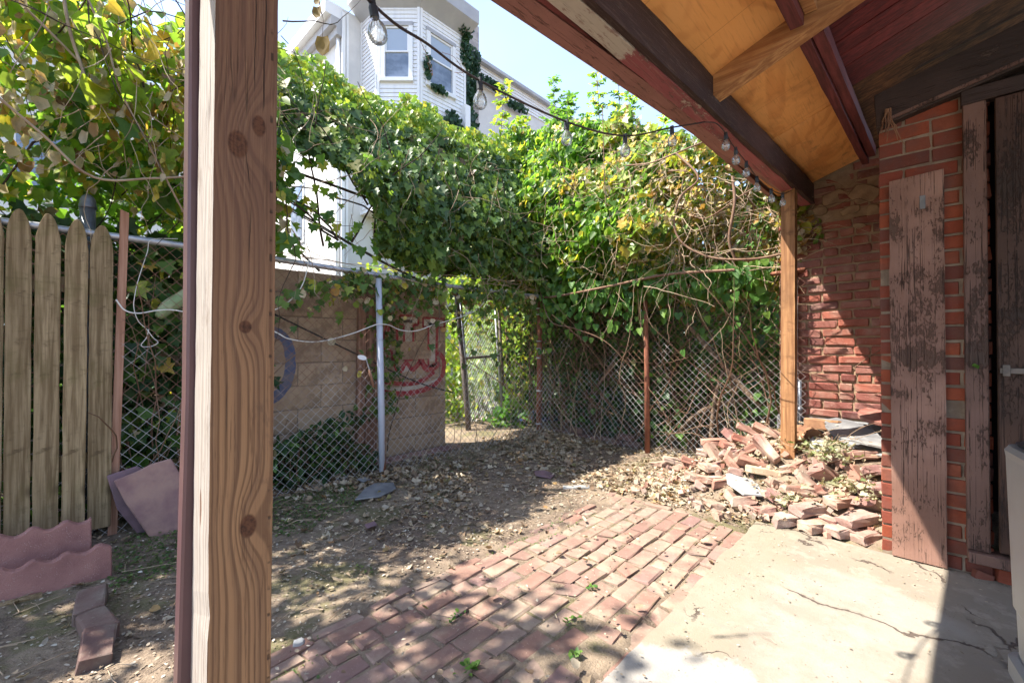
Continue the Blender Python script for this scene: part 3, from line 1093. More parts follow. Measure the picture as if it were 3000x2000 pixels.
# brick paving: soil bed with single bricks
patio = tag(empty('brick_paving', (1.7, 1.25, 0)), kind='structure')
PB = [brick_mesh('paver', 'brick_patio', 0.182, 0.088, 0.06, s, False, 0.006, 0.0022) for s in range(4)]
PH = [brick_mesh('half_paver', 'brick_patio', 0.09, 0.088, 0.06, 10 + s, False, 0.007, 0.0030) for s in range(3)]
PQ = [brick_mesh('chipped_paver', 'brick_patio', 0.15, 0.088, 0.06, 20 + s, True, 0.006, 0.003) for s in range(4)]
PE = [brick_mesh('edge_brick', 'brick_patio', 0.2, 0.056, 0.09, 30 + s, False, 0.006, 0.0025) for s in range(4)]
rowh = 0.0965
nrow = 10
for r_ in range(nrow):
    v = 1.678 - rowh * r_
    u = 0.30 + (0.1 if r_ % 2 else 0.0) + random.uniform(-0.05, 0.02)
    while u < 2.86:
        q = random.random()
        if q < 0.62:
            L, me = 0.182, random.choice(PB)
        elif q < 0.85:
            L, me = 0.09, random.choice(PH)
        else:
            L, me = 0.13, random.choice(PQ)
        gap = random.uniform(0.005, 0.016)
        cu = u + L / 2
        worn = 0.0 * max(0.0, 1.0 - (cu - 0.35) / 0.75)          # the near end sinks into the soil
        z = -0.0095 - worn + random.gauss(0, 0.0022)
        hide = (cu < 0.62 and v > 1.5 and random.random() < 0.4)
        if not hide:
            put('brick', me, patio, (cu, v + random.gauss(0, 0.003), z - 0.012 + 0.004 * math.sin(cu * 2 + v * 3)),
                (random.gauss(0, 0.006), random.gauss(0, 0.006), random.gauss(0, 0.025) + (PI if random.random() < 0.5 else 0)))
        u += L + gap
u = 0.5
while u < 2.95:
    L = 0.2
    put('edging_brick', random.choice(PE), patio, (u + L / 2, 1.742 + random.gauss(0, 0.007), -0.033 + random.gauss(0, 0.003)),
        (random.gauss(0, 0.05), random.gauss(0, 0.03), random.gauss(0, 0.045)))
    u += L + random.choice([0.006, 0.01, 0.012, 0.05])
v = 1.70
while v > 1.05:
    put('edging_brick', random.choice(PE), patio, (2.975 + random.gauss(0, 0.006), v - 0.1, -0.033 + random.gauss(0, 0.003)),
        (random.gauss(0, 0.05), random.gauss(0, 0.03), PI / 2 + random.gauss(0, 0.05)))
    v -= 0.222

# ================================================================== PORCH
def roofz(u, v):
    return 2.40 + 0.04 * (u - 1.4) + 0.355 * (0.75 - 0.02 * (u - 1.4) - v)


porch = tag(empty('porch_roof', (2.2, 0.7, 2.25)), 'low lean-to porch roof of red beams and orange plywood, seen from below', 'roof')


def bar(p0, p1, w, h, dirw=(0, 1, 0)):
    """a square bar from p0 to p1 whose lower middle line runs through them: width along dirw, height up"""
    p0, p1, w_ = Vector(p0), Vector(p1), Vector(dirw) * (w / 2)
    u_ = Vector((0, 0, h))
    return MB().hexa([p0 - w_, p1 - w_, p1 + w_, p0 + w_, p0 - w_ + u_, p1 - w_ + u_, p1 + w_ + u_, p0 + w_ + u_])


def beam_pt(u):
    k = (u - 1.1) / (4.25 - 1.1)
    return Vector((u, 0.80 - 0.11 * k, 2.235 + 0.085 * k))


def subdiv_bar(p0, p1, w, h, n, jit, seed, dirw=(0, 1, 0)):
    mb = MB()
    p0, p1, w_ = Vector(p0), Vector(p1), Vector(dirw)
    rr = random.Random(seed)
    for i in range(n + 1):
        c = p0.lerp(p1, i / n)
        for sy, sz in ((-1, 0), (1, 0), (1, 1), (-1, 1)):
            mb.v.append(tuple(c + w_ * (sy * w / 2 + rr.gauss(0, jit)) + Vector((0, 0, sz * h + rr.gauss(0, jit)))))
    for i in range(n):
        a = i * 4
        for k in range(4):
            k2 = (k + 1) % 4
            mb.f.append((a + k, a + k2, a + 4 + k2, a + 4 + k))
    mb.f += [(3, 2, 1, 0), (n * 4, n * 4 + 1, n * 4 + 2, n * 4 + 3)]
    return mb


# beam: two painted boards nailed side by side, red-and-white below, bare and dark inside
p0, p1 = beam_pt(-1.6), beam_pt(4.33)
b_out = subdiv_bar(p0 + Vector((0, 0.014, 0)), p1 + Vector((0, 0.012, 0)), 0.072, 0.165, 40, 0.0016, 1).build('beam', 'beam_red', porch, origin=p0)
b_in = subdiv_bar(p0 + Vector((0, -0.0365, 0.006)), p1 + Vector((0, -0.036, 0.004)), 0.026, 0.162, 40, 0.0014, 2).build('beam_facing', 'beam_dark', porch, origin=p0)
# gutter along the eave
g0, g1 = Vector((-1.6, 1.13, 2.12)), Vector((4.30, 0.855, 2.435))


def gut(u):
    return g0.lerp(g1, (u - g0.x) / (g1.x - g0.x))


gm = MB()
prof = [(-0.105, 0.0), (-0.012, 0.0), (0.0, 0.016), (0.0, 0.10), (0.012, 0.112), (0.006, 0.118), (-0.008, 0.105), (-0.008, 0.022), (-0.018, 0.008), (-0.105, 0.008)]
ns = 24
for i in range(ns + 1):
    c = g0.lerp(g1, i / ns)
    for y, z in prof:
        gm.v.append((c.x, c.y + y, c.z + z))
k = len(prof)
for i in range(ns):
    for j in range(k):
        j2 = (j + 1) % k
        gm.f.append((i * k + j2, i * k + j, (i + 1) * k + j, (i + 1) * k + j2))
gm.f += [tuple(range(k)), tuple(ns * k + j for j in reversed(range(k)))]
gm.build('gutter', 'gutter_paint', porch, origin=g0)
# fascia board between gutter and beam
fa0, fa1 = gut(-1.6) + Vector((0, -0.13, 0.03)), gut(4.3) + Vector((0, -0.12, 0.02))
bar(fa0, fa1, 0.02, 0.14).build('fascia_board', 'beam_dark', porch, origin=fa0)

# plywood sheets on the slope
def slope_sheet(u0, u1, v0, v1, th, lift=0.0):
    mb = MB()
    c = [(u0, v0), (u1, v0), (u1, v1), (u0, v1)]
    return mb.hexa([(u, v, roofz(u, v) + lift) for u, v in c] + [(u, v, roofz(u, v) + lift + th) for u, v in c])


slope_sheet(-1.6, 0.79, 0.34, 0.92, 0.012, 0.004).build('plywood_sheet', 'plywood', porch, origin=(-1, 0.5, 2.4))
slope_sheet(0.796, 3.19, 0.34, 0.92, 0.012, 0.0035).build('plywood_sheet', 'plywood', porch, origin=(0.4, 0.1, 2.4))
slope_sheet(3.193, 4.42, 0.30, 0.90, 0.012, 0.001).build('plywood_sheet', 'plywood', porch, origin=(3.6, 0.3, 2.4))
# old dark red boards running down the slope further up
u = -1.6
while u < 3.10:
    w = 0.135
    slope_sheet(u, u + w - 0.006, -2.6, 0.338, 0.02, random.uniform(0.0, 0.003)).build('roof_board', 'red_boards', porch, origin=(u, 0, 2.6))
    u += w
slope_sheet(3.112, 4.42, -2.6, 0.298, 0.02, 0.012).build('bare_sheathing', 'dark_sheathing', porch, origin=(3.1, 0, 2.6))
# roof covering on top
slope_sheet(-1.7, 4.5, -2.7, 0.955, 0.012, 0.036).build('roofing_felt', 'interior_dark', porch, origin=(0, 0, 2.6))
slope_sheet(-1.7, 4.5, 0.925, 0.953, 0.03, 0.004).build('drip_edge', 'gutter_paint', porch, origin=(0, 0.9, 2.4))

# purlin: two red timbers side by side
def pur(u, off, drop):
    v = 0.375 - 0.028 * (u - 2.0) + off
    return Vector((u, v, roofz(u, v) - drop))


subdiv_bar(pur(-1.6, 0.0, 0.075), pur(2.14, 0.0, 0.075), 0.048, 0.07, 12, 0.001, 4).build('purlin', 'red_purlin', porch, origin=(0, 0.4, 2.4))
subdiv_bar(pur(2.26, 0.0, 0.075), pur(4.36, 0.0, 0.085), 0.042, 0.07, 12, 0.001, 5).build('purlin', 'red_purlin', porch, origin=(2, 0.4, 2.4))
subdiv_bar(pur(2.28, -0.047, 0.072), pur(4.28, -0.047, 0.078), 0.045, 0.07, 12, 0.001, 6).build('purlin', 'red_purlin', porch, origin=(2.3, 0.4, 2.4))
subdiv_bar(pur(1.3, -0.047, 0.045), pur(2.15, -0.047, 0.045), 0.042, 0.04, 6, 0.001, 7).build('bare_cleat', 'new_rafter_wood', porch, origin=(1.3, 0.4, 2.4))
# newer rafter crossing under them
ra, rb = Vector((2.20, 0.742, 2.332)), Vector((2.20, -2.4, 2.332 + 0.355 * 3.142))
subdiv_bar(ra, rb, 0.085, 0.098, 14, 0.0006, 8, (1, 0, 0)).build('rafter', 'new_rafter_wood', porch, origin=(2.15, 0, 2.4))

# porch posts
pp = MB()
pr_ = random.Random(3)
nseg = 60
PZ0, PZ1 = -0.05, 2.20
for i in range(nseg + 1):
    z = PZ0 + (PZ1 - PZ0) * i / nseg
    lean = Vector((0.0045, -0.003, 0)) * (z - 1.15)
    chip = 0.0022 * math.exp(-((z - 0.74) / 0.03) ** 2)
    for sx, sy in ((0, 0), (0.089, 0), (0.089, 0.104), (0, 0.104)):
        pp.v.append((0.168 + sx + lean.x + pr_.gauss(0, 0.0002) + (chip if (sx == 0 and sy == 0) else 0), 0.79 + sy + lean.y + pr_.gauss(0, 0.0003) + ((0.004 + pr_.uniform(0, 0.003)) * math.exp(-((z - 0.66) / 0.10) ** 2) if (sx == 0 and sy > 0) else 0), z))
for i in range(nseg):
    a_ = i * 4
    for k in range(4):
        k2 = (k + 1) % 4
        pp.f.append((a_ + k, a_ + k2, a_ + 4 + k2, a_ + 4 + k))
pp.f += [(3, 2, 1, 0), (nseg * 4, nseg * 4 + 1, nseg * 4 + 2, nseg * 4 + 3)]
tag(pp.build('porch_post', 'post_wood', origin=(0.168, 0.79, 0)), 'large knotty wooden porch post close to the camera, its left face pale in sun', 'post')

rp = MB()
for i in range(31):
    z = 0.15 + (2.318 - 0.15) * i / 30
    w0 = 0.0445
    c = Vector((3.79 + 0.004 * (z - 1), 0.722 - 0.006 * (z - 1.2), z))
    for sx, sy in ((-1, -1), (1, -1), (1, 1), (-1, 1)):
        rp.v.append((c.x + sx * w0 + pr_.gauss(0, 0.0007), c.y + sy * w0 + pr_.gauss(0, 0.0007), z))
for i in range(30):
    for k in range(4):
        k2 = (k + 1) % 4
        rp.f.append((i * 4 + k, i * 4 + k2, i * 4 + 4 + k2, i * 4 + 4 + k))
rp.f += [(3, 2, 1, 0), (120, 121, 122, 123)]
tag(rp.build('porch_post', 'porch_post_wood', origin=(3.79, 0.722, 0.15)), 'square wooden porch post rising from the brick rubble by the brick wall', 'post')

# downspout beside the near post
ds = empty('downspout', (0.13, 0.96, 0))
tag(ds, 'maroon metal downspout standing against the large knotty post', 'downspout')
dm = MB()
for i in range(13):
    z = -0.02 + 2.16 * i / 12
    k = max(0.0, (1.1 - z)) / 1.1
    cx, cy = 0.187 - 0.020 * k, 0.919
    for sx, sy in ((-0.030, -0.016), (-0.026, -0.020), (0.026, -0.020), (0.030, -0.016), (0.030, 0.016), (0.026, 0.020), (-0.026, 0.020), (-0.030, 0.016)):
        dm.v.append((cx + sx, cy + sy, z))
for i in range(12):
    for k in range(8):
        k2 = (k + 1) % 8
        dm.f.append((i * 8 + k, i * 8 + k2, i * 8 + 8 + k2, i * 8 + 8 + k))
dm.f += [tuple(reversed(range(8))), tuple(range(96, 104))]
dm.build('pipe', 'downspout_paint', ds, origin=(0.15, 0.94, 0))
for z in (0.35, 1.95):
    MB().box((0.16, 0.8945, z), (0.24, 0.8980, z + 0.03)).build('strap', 'downspout_paint', ds, origin=(0.15, 0.9, z))

# ================================================================== BRICK HOUSE
house = tag(empty('brick_house', (3.2, -0.2, 0)), 'old red brick house corner with peeling boards and a door under the porch', 'house')
# near wall (faces the yard across the slab)
CN = 0.077
nw = MB().box((3.158, -1.6, -0.05), (3.40, -0.245 + 0.085, 2.62)).box((3.158, -0.161, -0.05), (4.48, 0.160, 2.50))
near_wall = MB().box((3.1445, -0.21, -0.05), (3.72, 0.162, 2.46)).box((3.721, 0.0, -0.05), (4.48, 0.158, 2.60)).build('wall', 'mortar_pale', house, origin=(3.2, 0, 0))
NB = [brick_mesh('wall_brick', 'brick_near', 0.05, 0.2, CN - 0.012, 40 + s, False, 0.004, 0.0016) for s in range(4)]
NH = [brick_mesh('wall_half_brick', 'brick_near', 0.05, 0.096, CN - 0.012, 50 + s, False, 0.004, 0.0016) for s in range(3)]
for c_ in range(31):
    z = 0.02 + CN * (c_ + 0.5)
    v = 0.165
    seq = [0.2, 0.2] if c_ % 2 else [0.096, 0.2, 0.096]
    if c_ % 6 == 4:
        seq = [0.096, 0.096, 0.2]
    for L in seq:
        me = random.choice(NB if L > 0.15 else NH)
        vc = v - L / 2
        if vc > -0.26:
            put('brick', me, near_wall, (3.163 + random.gauss(0, 0.0022), vc, z + 0.002 * math.sin(vc * 20)), (random.gauss(0, 0.008), random.gauss(0, 0.01), random.choice([0, PI]) + random.gauss(0, 0.006)))
        v -= L + 0.011
# header on the slope of the roof
hb = MB().hexa([(3.085, -1.7, 2.335 + 0.225 * 1.86), (3.20, -1.7, 2.335 + 0.225 * 1.86), (3.20, 0.172, 2.335), (3.085, 0.172, 2.335),
                (3.085, -1.7, 2.535 + 0.25 * 1.86), (3.20, -1.7, 2.535 + 0.25 * 1.86), (3.20, 0.182, 2.52), (3.085, 0.182, 2.52)])
hb.build('header_beam', 'flaky_header', house, origin=(3.1, 0, 2.4), bevel=0.004)
MB().hexa([(3.076, -1.7, 2.345 + 0.225 * 1.86), (3.0845, -1.7, 2.345 + 0.225 * 1.86), (3.0845, 0.15, 2.352), (3.076, 0.15, 2.352),
           (3.076, -1.7, 2.363 + 0.225 * 1.86), (3.0845, -1.7, 2.363 + 0.225 * 1.86), (3.0845, 0.15, 2.368), (3.076, 0.15, 2.368)]).build('header_lip', 'flaky_frame', house, origin=(3.1, 0, 2.4))
MB().hexa([(3.07, -1.2, 2.60 + 0.25 * 1.36), (3.084, -1.2, 2.60 + 0.25 * 1.36), (3.084, 0.02, 2.585), (3.07, 0.02, 2.585),
           (3.07, -1.2, 2.615 + 0.25 * 1.36), (3.084, -1.2, 2.615 + 0.25 * 1.36), (3.084, 0.0, 2.60), (3.07, 0.0, 2.60)]).build('splintered_strip', 'flaky_header', house, origin=(3.1, 0, 2.6))
# tall board nailed on the brick
bd = MB()
for i in range(25):
    z = 0.028 + (2.035 - 0.028) * i / 24
    for x, y in ((3.104, -0.088), (3.130, -0.088), (3.130, 0.122), (3.104, 0.122)):
        bd.v.append((x + random.gauss(0, 0.0007), y + random.gauss(0, 0.0012), z + (0.012 if (i == 24 and y < 0) else 0) + random.gauss(0, 0.001)))
for i in range(24):
    for k in range(4):
        k2 = (k + 1) % 4
        bd.f.append((i * 4 + k, i * 4 + k2, i * 4 + 4 + k2, i * 4 + 4 + k))
bd.f += [(3, 2, 1, 0), (96, 97, 98, 99)]
board = bd.build('wall_board', 'flaky_board', house, origin=(3.12, 0.02, 0))
board['label'] = 'wide upright board with flaking pinkish brown paint'
MB().box((3.100, -0.0195, 1.86), (3.1035, 0.0025, 1.93)).build('keyhole_plate', 'slate_grey', board, origin=(3.1, 0, 1.9), bevel=0.0015)
# door frame, sill, door
MB().box((3.095, -0.236, 0.155), (3.158, -0.156, 2.34)).build('door_jamb', 'flaky_frame', house, origin=(3.12, -0.2, 0), bevel=0.003)
MB().box((3.0935, -1.05, 2.341), (3.156, -0.150, 2.415), (0.0, 0, 0)).build('door_lintel', 'flaky_header', house, origin=(3.12, -0.2, 2.3), bevel=0.003)
MB().box((3.06, -1.05, 0.10), (3.17, -0.158, 0.152)).build('door_sill', 'flaky_frame', house, origin=(3.12, -0.2, 0.1), bevel=0.004)
door = MB().box((3.07, -1.02, 0.175), (3.108, -0.262, 2.325)).build('door', 'flaky_door', house, origin=(3.09, -0.6, 0.17), bevel=0.003)
MB().box((3.060, -0.40, 1.02), (3.0685, -0.268, 1.045)).build('hinge_strap', 'dark_steel', door, origin=(3.06, -0.3, 1.03), bevel=0.001)
MB().box((3.055, -0.30, 1.008), (3.0595, -0.276, 1.06)).build('latch', 'dark_steel', door, origin=(3.06, -0.3, 1.03), bevel=0.001)
MB().box((3.066, -0.45, 0.20), (3.0695, -0.40, 2.30)).build('door_batten', 'flaky_door', door, origin=(3.06, -0.43, 1.0))
MB().box((3.16, -1.15, 2.44), (3.71, -0.2105, 2.5)).box((3.16, -1.15, 0.0), (3.9, -0.2105, 0.06)).box((3.6, -1.15, 0.06), (3.7, -0.2105, 2.5)).box((3.16, -1.25, 0.0), (3.6, -1.16, 2.5)).build('dark_interior', 'interior_dark', house, origin=(3.5, -0.6, 0))  # near-black colour stands in for the unlit space behind the door
put('brick', NH[0], house, (3.14, -0.30, 0.05), (0.1, 0.06, 0.15))
put('brick', NB[1], house, (3.15, -0.46, 0.045), (0.05, 0.1, -0.05))
put('brick', NH[1], house, (3.12, -0.21, 0.028), (0.3, 0.2, 0.4), (0.8, 0.7, 0.6))

# far wall, set back behind the rubble
CF = 0.075
far_wall = MB().hexa([(4.4975, -0.1, 0.2), (4.75, -0.1, 0.2), (4.75, 0.93, 0.2), (4.4975, 0.93, 0.2), (4.4975, -0.1, 2.86), (4.75, -0.1, 2.86), (4.75, 0.93, 2.47), (4.4975, 0.93, 2.47)]).build('recessed_wall', 'mortar', house, origin=(4.6, 0.4, 0))
FB = [brick_mesh('far_brick', 'brick_far', 0.06, 0.198, CF - 0.014, 60 + s, False, 0.007, 0.003) for s in range(5)]
FH = [brick_mesh('far_half_brick', 'brick_far', 0.06, 0.094, CF - 0.014, 70 + s, False, 0.008, 0.003) for s in range(3)]
for c_ in range(29):
    z = 0.545 + CF * (c_ + 0.5)
    v = 0.925 - (0.1 if c_ % 2 else 0) - random.uniform(0, 0.02)
    if c_ % 2:
        z < 2.4 and put('brick', random.choice(FH), far_wall, (4.514, 0.925 - 0.047, z + 0.022))
        v = 0.925 - 0.094 - 0.012
    while v > 0.14:
        h = random.random() < 0.22
        L = 0.094 if h else 0.198
        vc = v - L / 2
        deep = random.gauss(0, 0.004) + (0.012 if c_ > 21 and random.random() < 0.5 else 0)
        tilt = 0.022
        if not (c_ > 21 and vc > 0.66) and z < 2.83 - 0.385 * (vc + 0.1) - 0.04:
            put('brick', random.choice(FH if h else FB), far_wall, (4.513 + deep, vc, z + (0.5 - vc) * tilt * (1 if c_ > 8 else 0.3) + random.gauss(0, 0.0015)),
                (random.gauss(0, 0.014) + 0.012, random.gauss(0, 0.02), random.choice([0, PI]) + random.gauss(0, 0.01)))
        v -= L + random.uniform(0.010, 0.016)
# crumbling mortar smeared over the top courses
for i, (vy, z, w, h, rot) in enumerate([(0.52, 2.38, 0.22, 0.15, 0.2), (0.33, 2.37, 0.2, 0.17, -0.3), (0.62, 2.30, 0.12, 0.10, 0.5), (0.42, 2.26, 0.15, 0.07, 0.1), (0.27, 2.22, 0.1, 0.12, 0.4), (0.185, 2.1, 0.05, 0.5, 0.02), (0.73, 2.36, 0.16, 0.12, 0.1), (0.66, 2.2, 0.1, 0.06, 0.3), (0.36, 2.12, 0.09, 0.05, -0.2)]):
    poly = []
    nn_ = 11
    for k in range(nn_):
        a_ = 2 * PI * k / nn_
        rr_ = random.uniform(0.75, 1.1)
        poly.append((math.cos(a_) * w / 2 * rr_, math.sin(a_) * h / 2 * rr_))
    MB().prism(poly, (4.478 - 0.003 * (i % 3), vy, z), (0, -math.cos(rot), math.sin(rot)), (0, math.sin(rot), math.cos(rot)), -0.03).build('mortar_smear', 'mortar', far_wall, origin=(4.49, vy, z), bevel=0.005)
MB().box((4.47, 0.0, 0.1), (4.62, 0.95, 0.535)).build('stone_footing', 'slate_grey', house, origin=(4.5, 0.5, 0.1), bevel=0.01)
tag(MB().tube([(4.44, 0.768, 0.2), (4.44, 0.768, 0.6), (4.44, 0.77, 0.85)], 0.017, 10).tube([(4.44, 0.768, 0.58), (4.44, 0.768, 0.62)], 0.022, 10).build('vent_pipe', 'cap_metal', origin=(4.44, 0.768, 0.2), smooth=True), 'grey pipe running up behind the porch post at the brick wall', 'pipe')

# ================================================================== FENCES
def chain_mesh(name, parent, u0, u1, z0, z1, place, rad=0.0020, w=0.0365, seed=0, bulge=0.012, zoff=None):
    """woven wire: each wire zigzags upward and hooks into its neighbours; place(s, z, n) -> world point"""
    n = int((u1 - u0) / w)
    m_ = int((z1 - z0) / w)
    k = 4
    V, F_ = [], []
    js = np.arange(m_ + 1)
    for i in range(n):
        s = u0 + (i + ((js + i) % 2)) * w
        sgn = np.where(js % 2 == 0, 1, -1) * rad * 0.9
        zz = z0 + js * w
        pts = [place(float(a_), float(b_), float(c_)) for a_, b_, c_ in zip(s, zz, sgn)]
        o = len(V)
        for j, p in enumerate(pts):
            q = Vector(p)
            d = (Vector(pts[min(j + 1, m_)]) - Vector(pts[max(j - 1, 0)])).normalized()
            a_ = d.cross(Vector((0.6, 0.8, 0.05))).normalized()
            b_ = d.cross(a_)
            for h in range(k):
                V.append(tuple(q + a_ * math.cos(h * PI / 2) * rad + b_ * math.sin(h * PI / 2) * rad))
        for j in range(m_):
            for h in range(k):
                h2 = (h + 1) % k
                F_.append((o + j * k + h, o + j * k + h2, o + (j + 1) * k + h2, o + (j + 1) * k + h))
    mb = MB()
    mb.v, mb.f = V, F_
    return tag(mb.build(name, 'chain_wire', parent, origin=place(u0, z0, 0)), kind='stuff')


# ---- left run, along the yard
FV = 3.50
lf = tag(empty('chain_link_fence', (2.0, FV, 0)), 'rusty chain-link fence with a pale top rail along the left side of the yard', 'fence')


def pl(s, z, n):
    b_ = 0.02 * math.sin(s * 2.1 + 1.0) * math.sin(z * 1.7) + 0.012 * math.sin(s * 5.3 + z * 3.0)
    return (s, FV + n + b_ - 0.03, z + 0.012 * math.sin(s * 1.3))


chain_mesh('wire_mesh', lf, -0.25, 4.42, 0.02, 1.80, pl)
rail = spline([(-0.3, FV, 1.80), (0.8, FV, 1.80), (1.9, FV, 1.775), (3.1, FV, 1.755), (4.42, FV, 1.775)], 8)
MB().tube(rail, 0.021, 10).build('top_rail', 'galvanised', lf, origin=(2, FV, 1.78), smooth=True)
sp = MB().tube([(2.00, FV - 0.06, -0.05), (1.985, FV - 0.06, 0.6), (1.955, FV - 0.058, 1.735)], [0.029, 0.029, 0.026], 12)
sp.build('post', 'silver_post', lf, origin=(1.99, FV - 0.06, 0), smooth=True)
for z in (0.45, 0.62, 1.2):
    MB().tube([(1.99 - 0.03 * z / 1.7 - 0.04, FV - 0.06, z), (1.99 - 0.03 * z / 1.7, FV - 0.095, z + 0.004), (2.03 - 0.03 * z / 1.7, FV - 0.06, z)], 0.0022, 5).build('wire_tie', 'galvanised', lf, origin=(1.99, FV - 0.06, z))
ep = MB().tube([(0.145, 3.6, 0), (0.145, 3.6, 1.98)], 0.036, 14)
epo = ep.build('end_post', 'cap_metal', lf, origin=(0.145, 3.6, 0), smooth=True)
MB().lathe([(0.0405, 0), (0.0415, 0.006), (0.0405, 0.018), (0.037, 0.028), (0.035, 0.05), (0.026, 0.07), (0.012, 0.083), (0.002, 0.086)], (0.145, 3.6, 1.965), 16).build('dome_cap', 'cap_metal', epo, origin=(0.145, 3.6, 1.96), smooth=True)

# ---- back run
BU = 4.42
bf = tag(empty('chain_link_fence', (BU, 2.2, 0)), 'rusted chain-link fence at the back of the yard, thicket behind it', 'fence')


def pb(s, z, n):
    b_ = 0.02 * math.sin(s * 1.9 + 2.0) * math.sin(z * 1.6) + 0.010 * math.sin(s * 4.7 + z * 2.0)
    return (BU + n + b_, s, z + 0.012 * math.sin(s * 1.5))


chain_mesh('wire_mesh', bf, 0.72, 3.66, 0.0, 1.78, pb)
cp = MB().tube([(BU - 0.02, 3.665, -0.05), (BU - 0.01, 3.66, 0.9), (BU, 3.66, 1.86)], 0.036, 12).build('corner_post', 'rust_pipe', bf, origin=(BU, 3.66, 0), smooth=True)
for z in (0.12, 0.55, 0.98, 1.10, 1.20, 1.55, 1.63):
    MB().tube([(BU - 0.018, 3.663, z), (BU - 0.018, 3.663, z + 0.018)], 0.0395, 12).build('band', 'galvanised', cp, origin=(BU, 3.66, z), smooth=True)
MB().tube([(BU - 0.05, 2.135, -0.05), (BU - 0.045, 2.14, 0.9), (BU - 0.045, 2.16, 1.80)], [0.028, 0.026, 0.024], 12).build('post', 'rust_pipe', bf, origin=(BU, 2.14, 0), smooth=True)
MB().tube(spline([(BU, 3.66, 1.80), (BU - 0.02, 2.6, 1.75), (BU - 0.02, 1.6, 1.76), (BU, 0.72, 1.80)], 6), 0.020, 10).build('top_rail', 'rust_pipe', bf, origin=(BU, 2, 1.78), smooth=True)
MB().tube([(BU + 0.01, 0.80, 0.1), (BU + 0.01, 0.80, 1.84)], 0.024, 10).build('post', 'galvanised', bf, origin=(BU, 0.8, 0), smooth=True)

# ---- gate across the alley beyond the corner
gt = tag(empty('alley_gate', (4.25, 4.5, 0)), 'leaning chain-link gate standing half open in the alley behind the fence corner', 'gate')
ga, gb = Vector((3.80, 4.42, 0)), Vector((4.72, 4.62, 0))
MB().tube([ga + Vector((0.03, -0.02, -0.05)), ga + Vector((0, 0, 0.4)), ga + Vector((-0.10, 0.10, 1.95))], [0.037, 0.033, 0.03], 10).build('gate_post', 'dark_steel', gt, origin=ga, smooth=True)
MB().tube([ga + Vector((0.09, 0.02, 0.1)), ga + Vector((-0.01, 0.12, 1.85))], 0.018, 8).build('frame_tube', 'galvanised', gt, origin=ga, smooth=True)
MB().tube([gb + Vector((-0.03, 0, 0.08)), gb + Vector((-0.10, 0.1, 1.85))], 0.022, 8).build('frame_tube', 'galvanised', gt, origin=gb, smooth=True)
MB().tube([gb + Vector((0.04, 0, -0.05)), gb + Vector((-0.03, 0.1, 1.95))], 0.024, 8).build('gate_post', 'dark_steel', gt, origin=gb, smooth=True)
MB().tube([ga + Vector((0.04, 0.06, 0.98)), gb + Vector((-0.06, 0.04, 1.0))], 0.018, 8).build('cross_tube', 'dark_steel', gt, origin=ga, smooth=True)
MB().tube([ga + Vector((-0.01, 0.12, 1.85)), gb + Vector((-0.1, 0.1, 1.85))], 0.018, 8).build('cross_tube', 'dark_steel', gt, origin=ga, smooth=True)
gd = (gb - ga)


def pg(s, z, n):
    p = ga + gd * s / gd.length + Vector((0.04 - 0.06 * z, 0.05 + 0.05 * z + n, 0))
    return (p.x, p.y, z)


gmesh = chain_mesh('wire_mesh', gt, 0.06, gd.length - 0.05, 0.1, 1.84, pg, 0.0018, 0.03)
gmesh.data.materials.clear()
gmesh.data.materials.append(M['galvanised'])

# ---- picket fence
pf = tag(empty('picket_fence', (0.0, 3.46, 0.1)), 'weathered mossy wooden picket fence at the left edge', 'fence')
xs = [(-0.270, -0.170, 1.875), (-0.163, -0.070, 1.872), (-0.062, 0.034, 1.868), (0.045, 0.138, 1.860), (0.148, 0.247, 1.850)]
xs = [(-0.375, -0.280, 1.88)] + xs
for i, (x0, x1, zt) in enumerate(xs):
    w = x1 - x0
    zb = 0.16 - 0.25 * max(0.0, x0 + 0.1)
    prof = [(0, 0)]
    h = zt - zb
    n_ = 14
    for k in range(n_ + 1):
        prof.append((w + random.gauss(0, 0.0008), h * k / n_ * (1 - 0.17 / h)))
    sh = [(1.0, 0.0), (0.985, 0.03), (0.94, 0.07), (0.86, 0.11), (0.74, 0.145), (0.62, 0.165), (0.5, 0.172), (0.38, 0.165), (0.26, 0.145), (0.14, 0.11), (0.06, 0.07), (0.015, 0.03), (0.0, 0.0)]
    prof = prof[:-1] + [(w * a_ + random.gauss(0, 0.001), h - 0.172 + b_ + random.gauss(0, 0.0012)) for a_, b_ in sh]
    for k in range(n_ - 1, 0, -1):
        prof.append((random.gauss(0, 0.0008), h * k / n_ * (1 - 0.17 / h)))
    yy = 3.452 + random.gauss(0, 0.004)
    rz = random.gauss(0, 0.003)
    MB().prism(prof, (x0, yy, zb), (1, 0.01, rz), (-rz, 0, 1), -0.018).build('picket', 'picket_wood', pf, origin=(x0, yy, zb), bevel=0.002)
for z in (0.45, 1.45):
    MB().box((-0.6, 3.475, z), (0.24, 3.513, z + 0.085)).build('back_rail', 'picket_wood', pf, origin=(0, 3.49, z))
tag(MB().prism([(0, 0), (0.042, 0), (0.036, 1.93), (-0.004, 1.945)], (0.235, 3.475, 0.02), (1, 0, 0.0), (0.025, 0.0, 1), -0.022).build('wood_strip', 'lath_wood', origin=(0.235, 3.475, 0.02), bevel=0.0015), 'thin raw reddish wood strip leaning beside the last picket', 'wood strip')

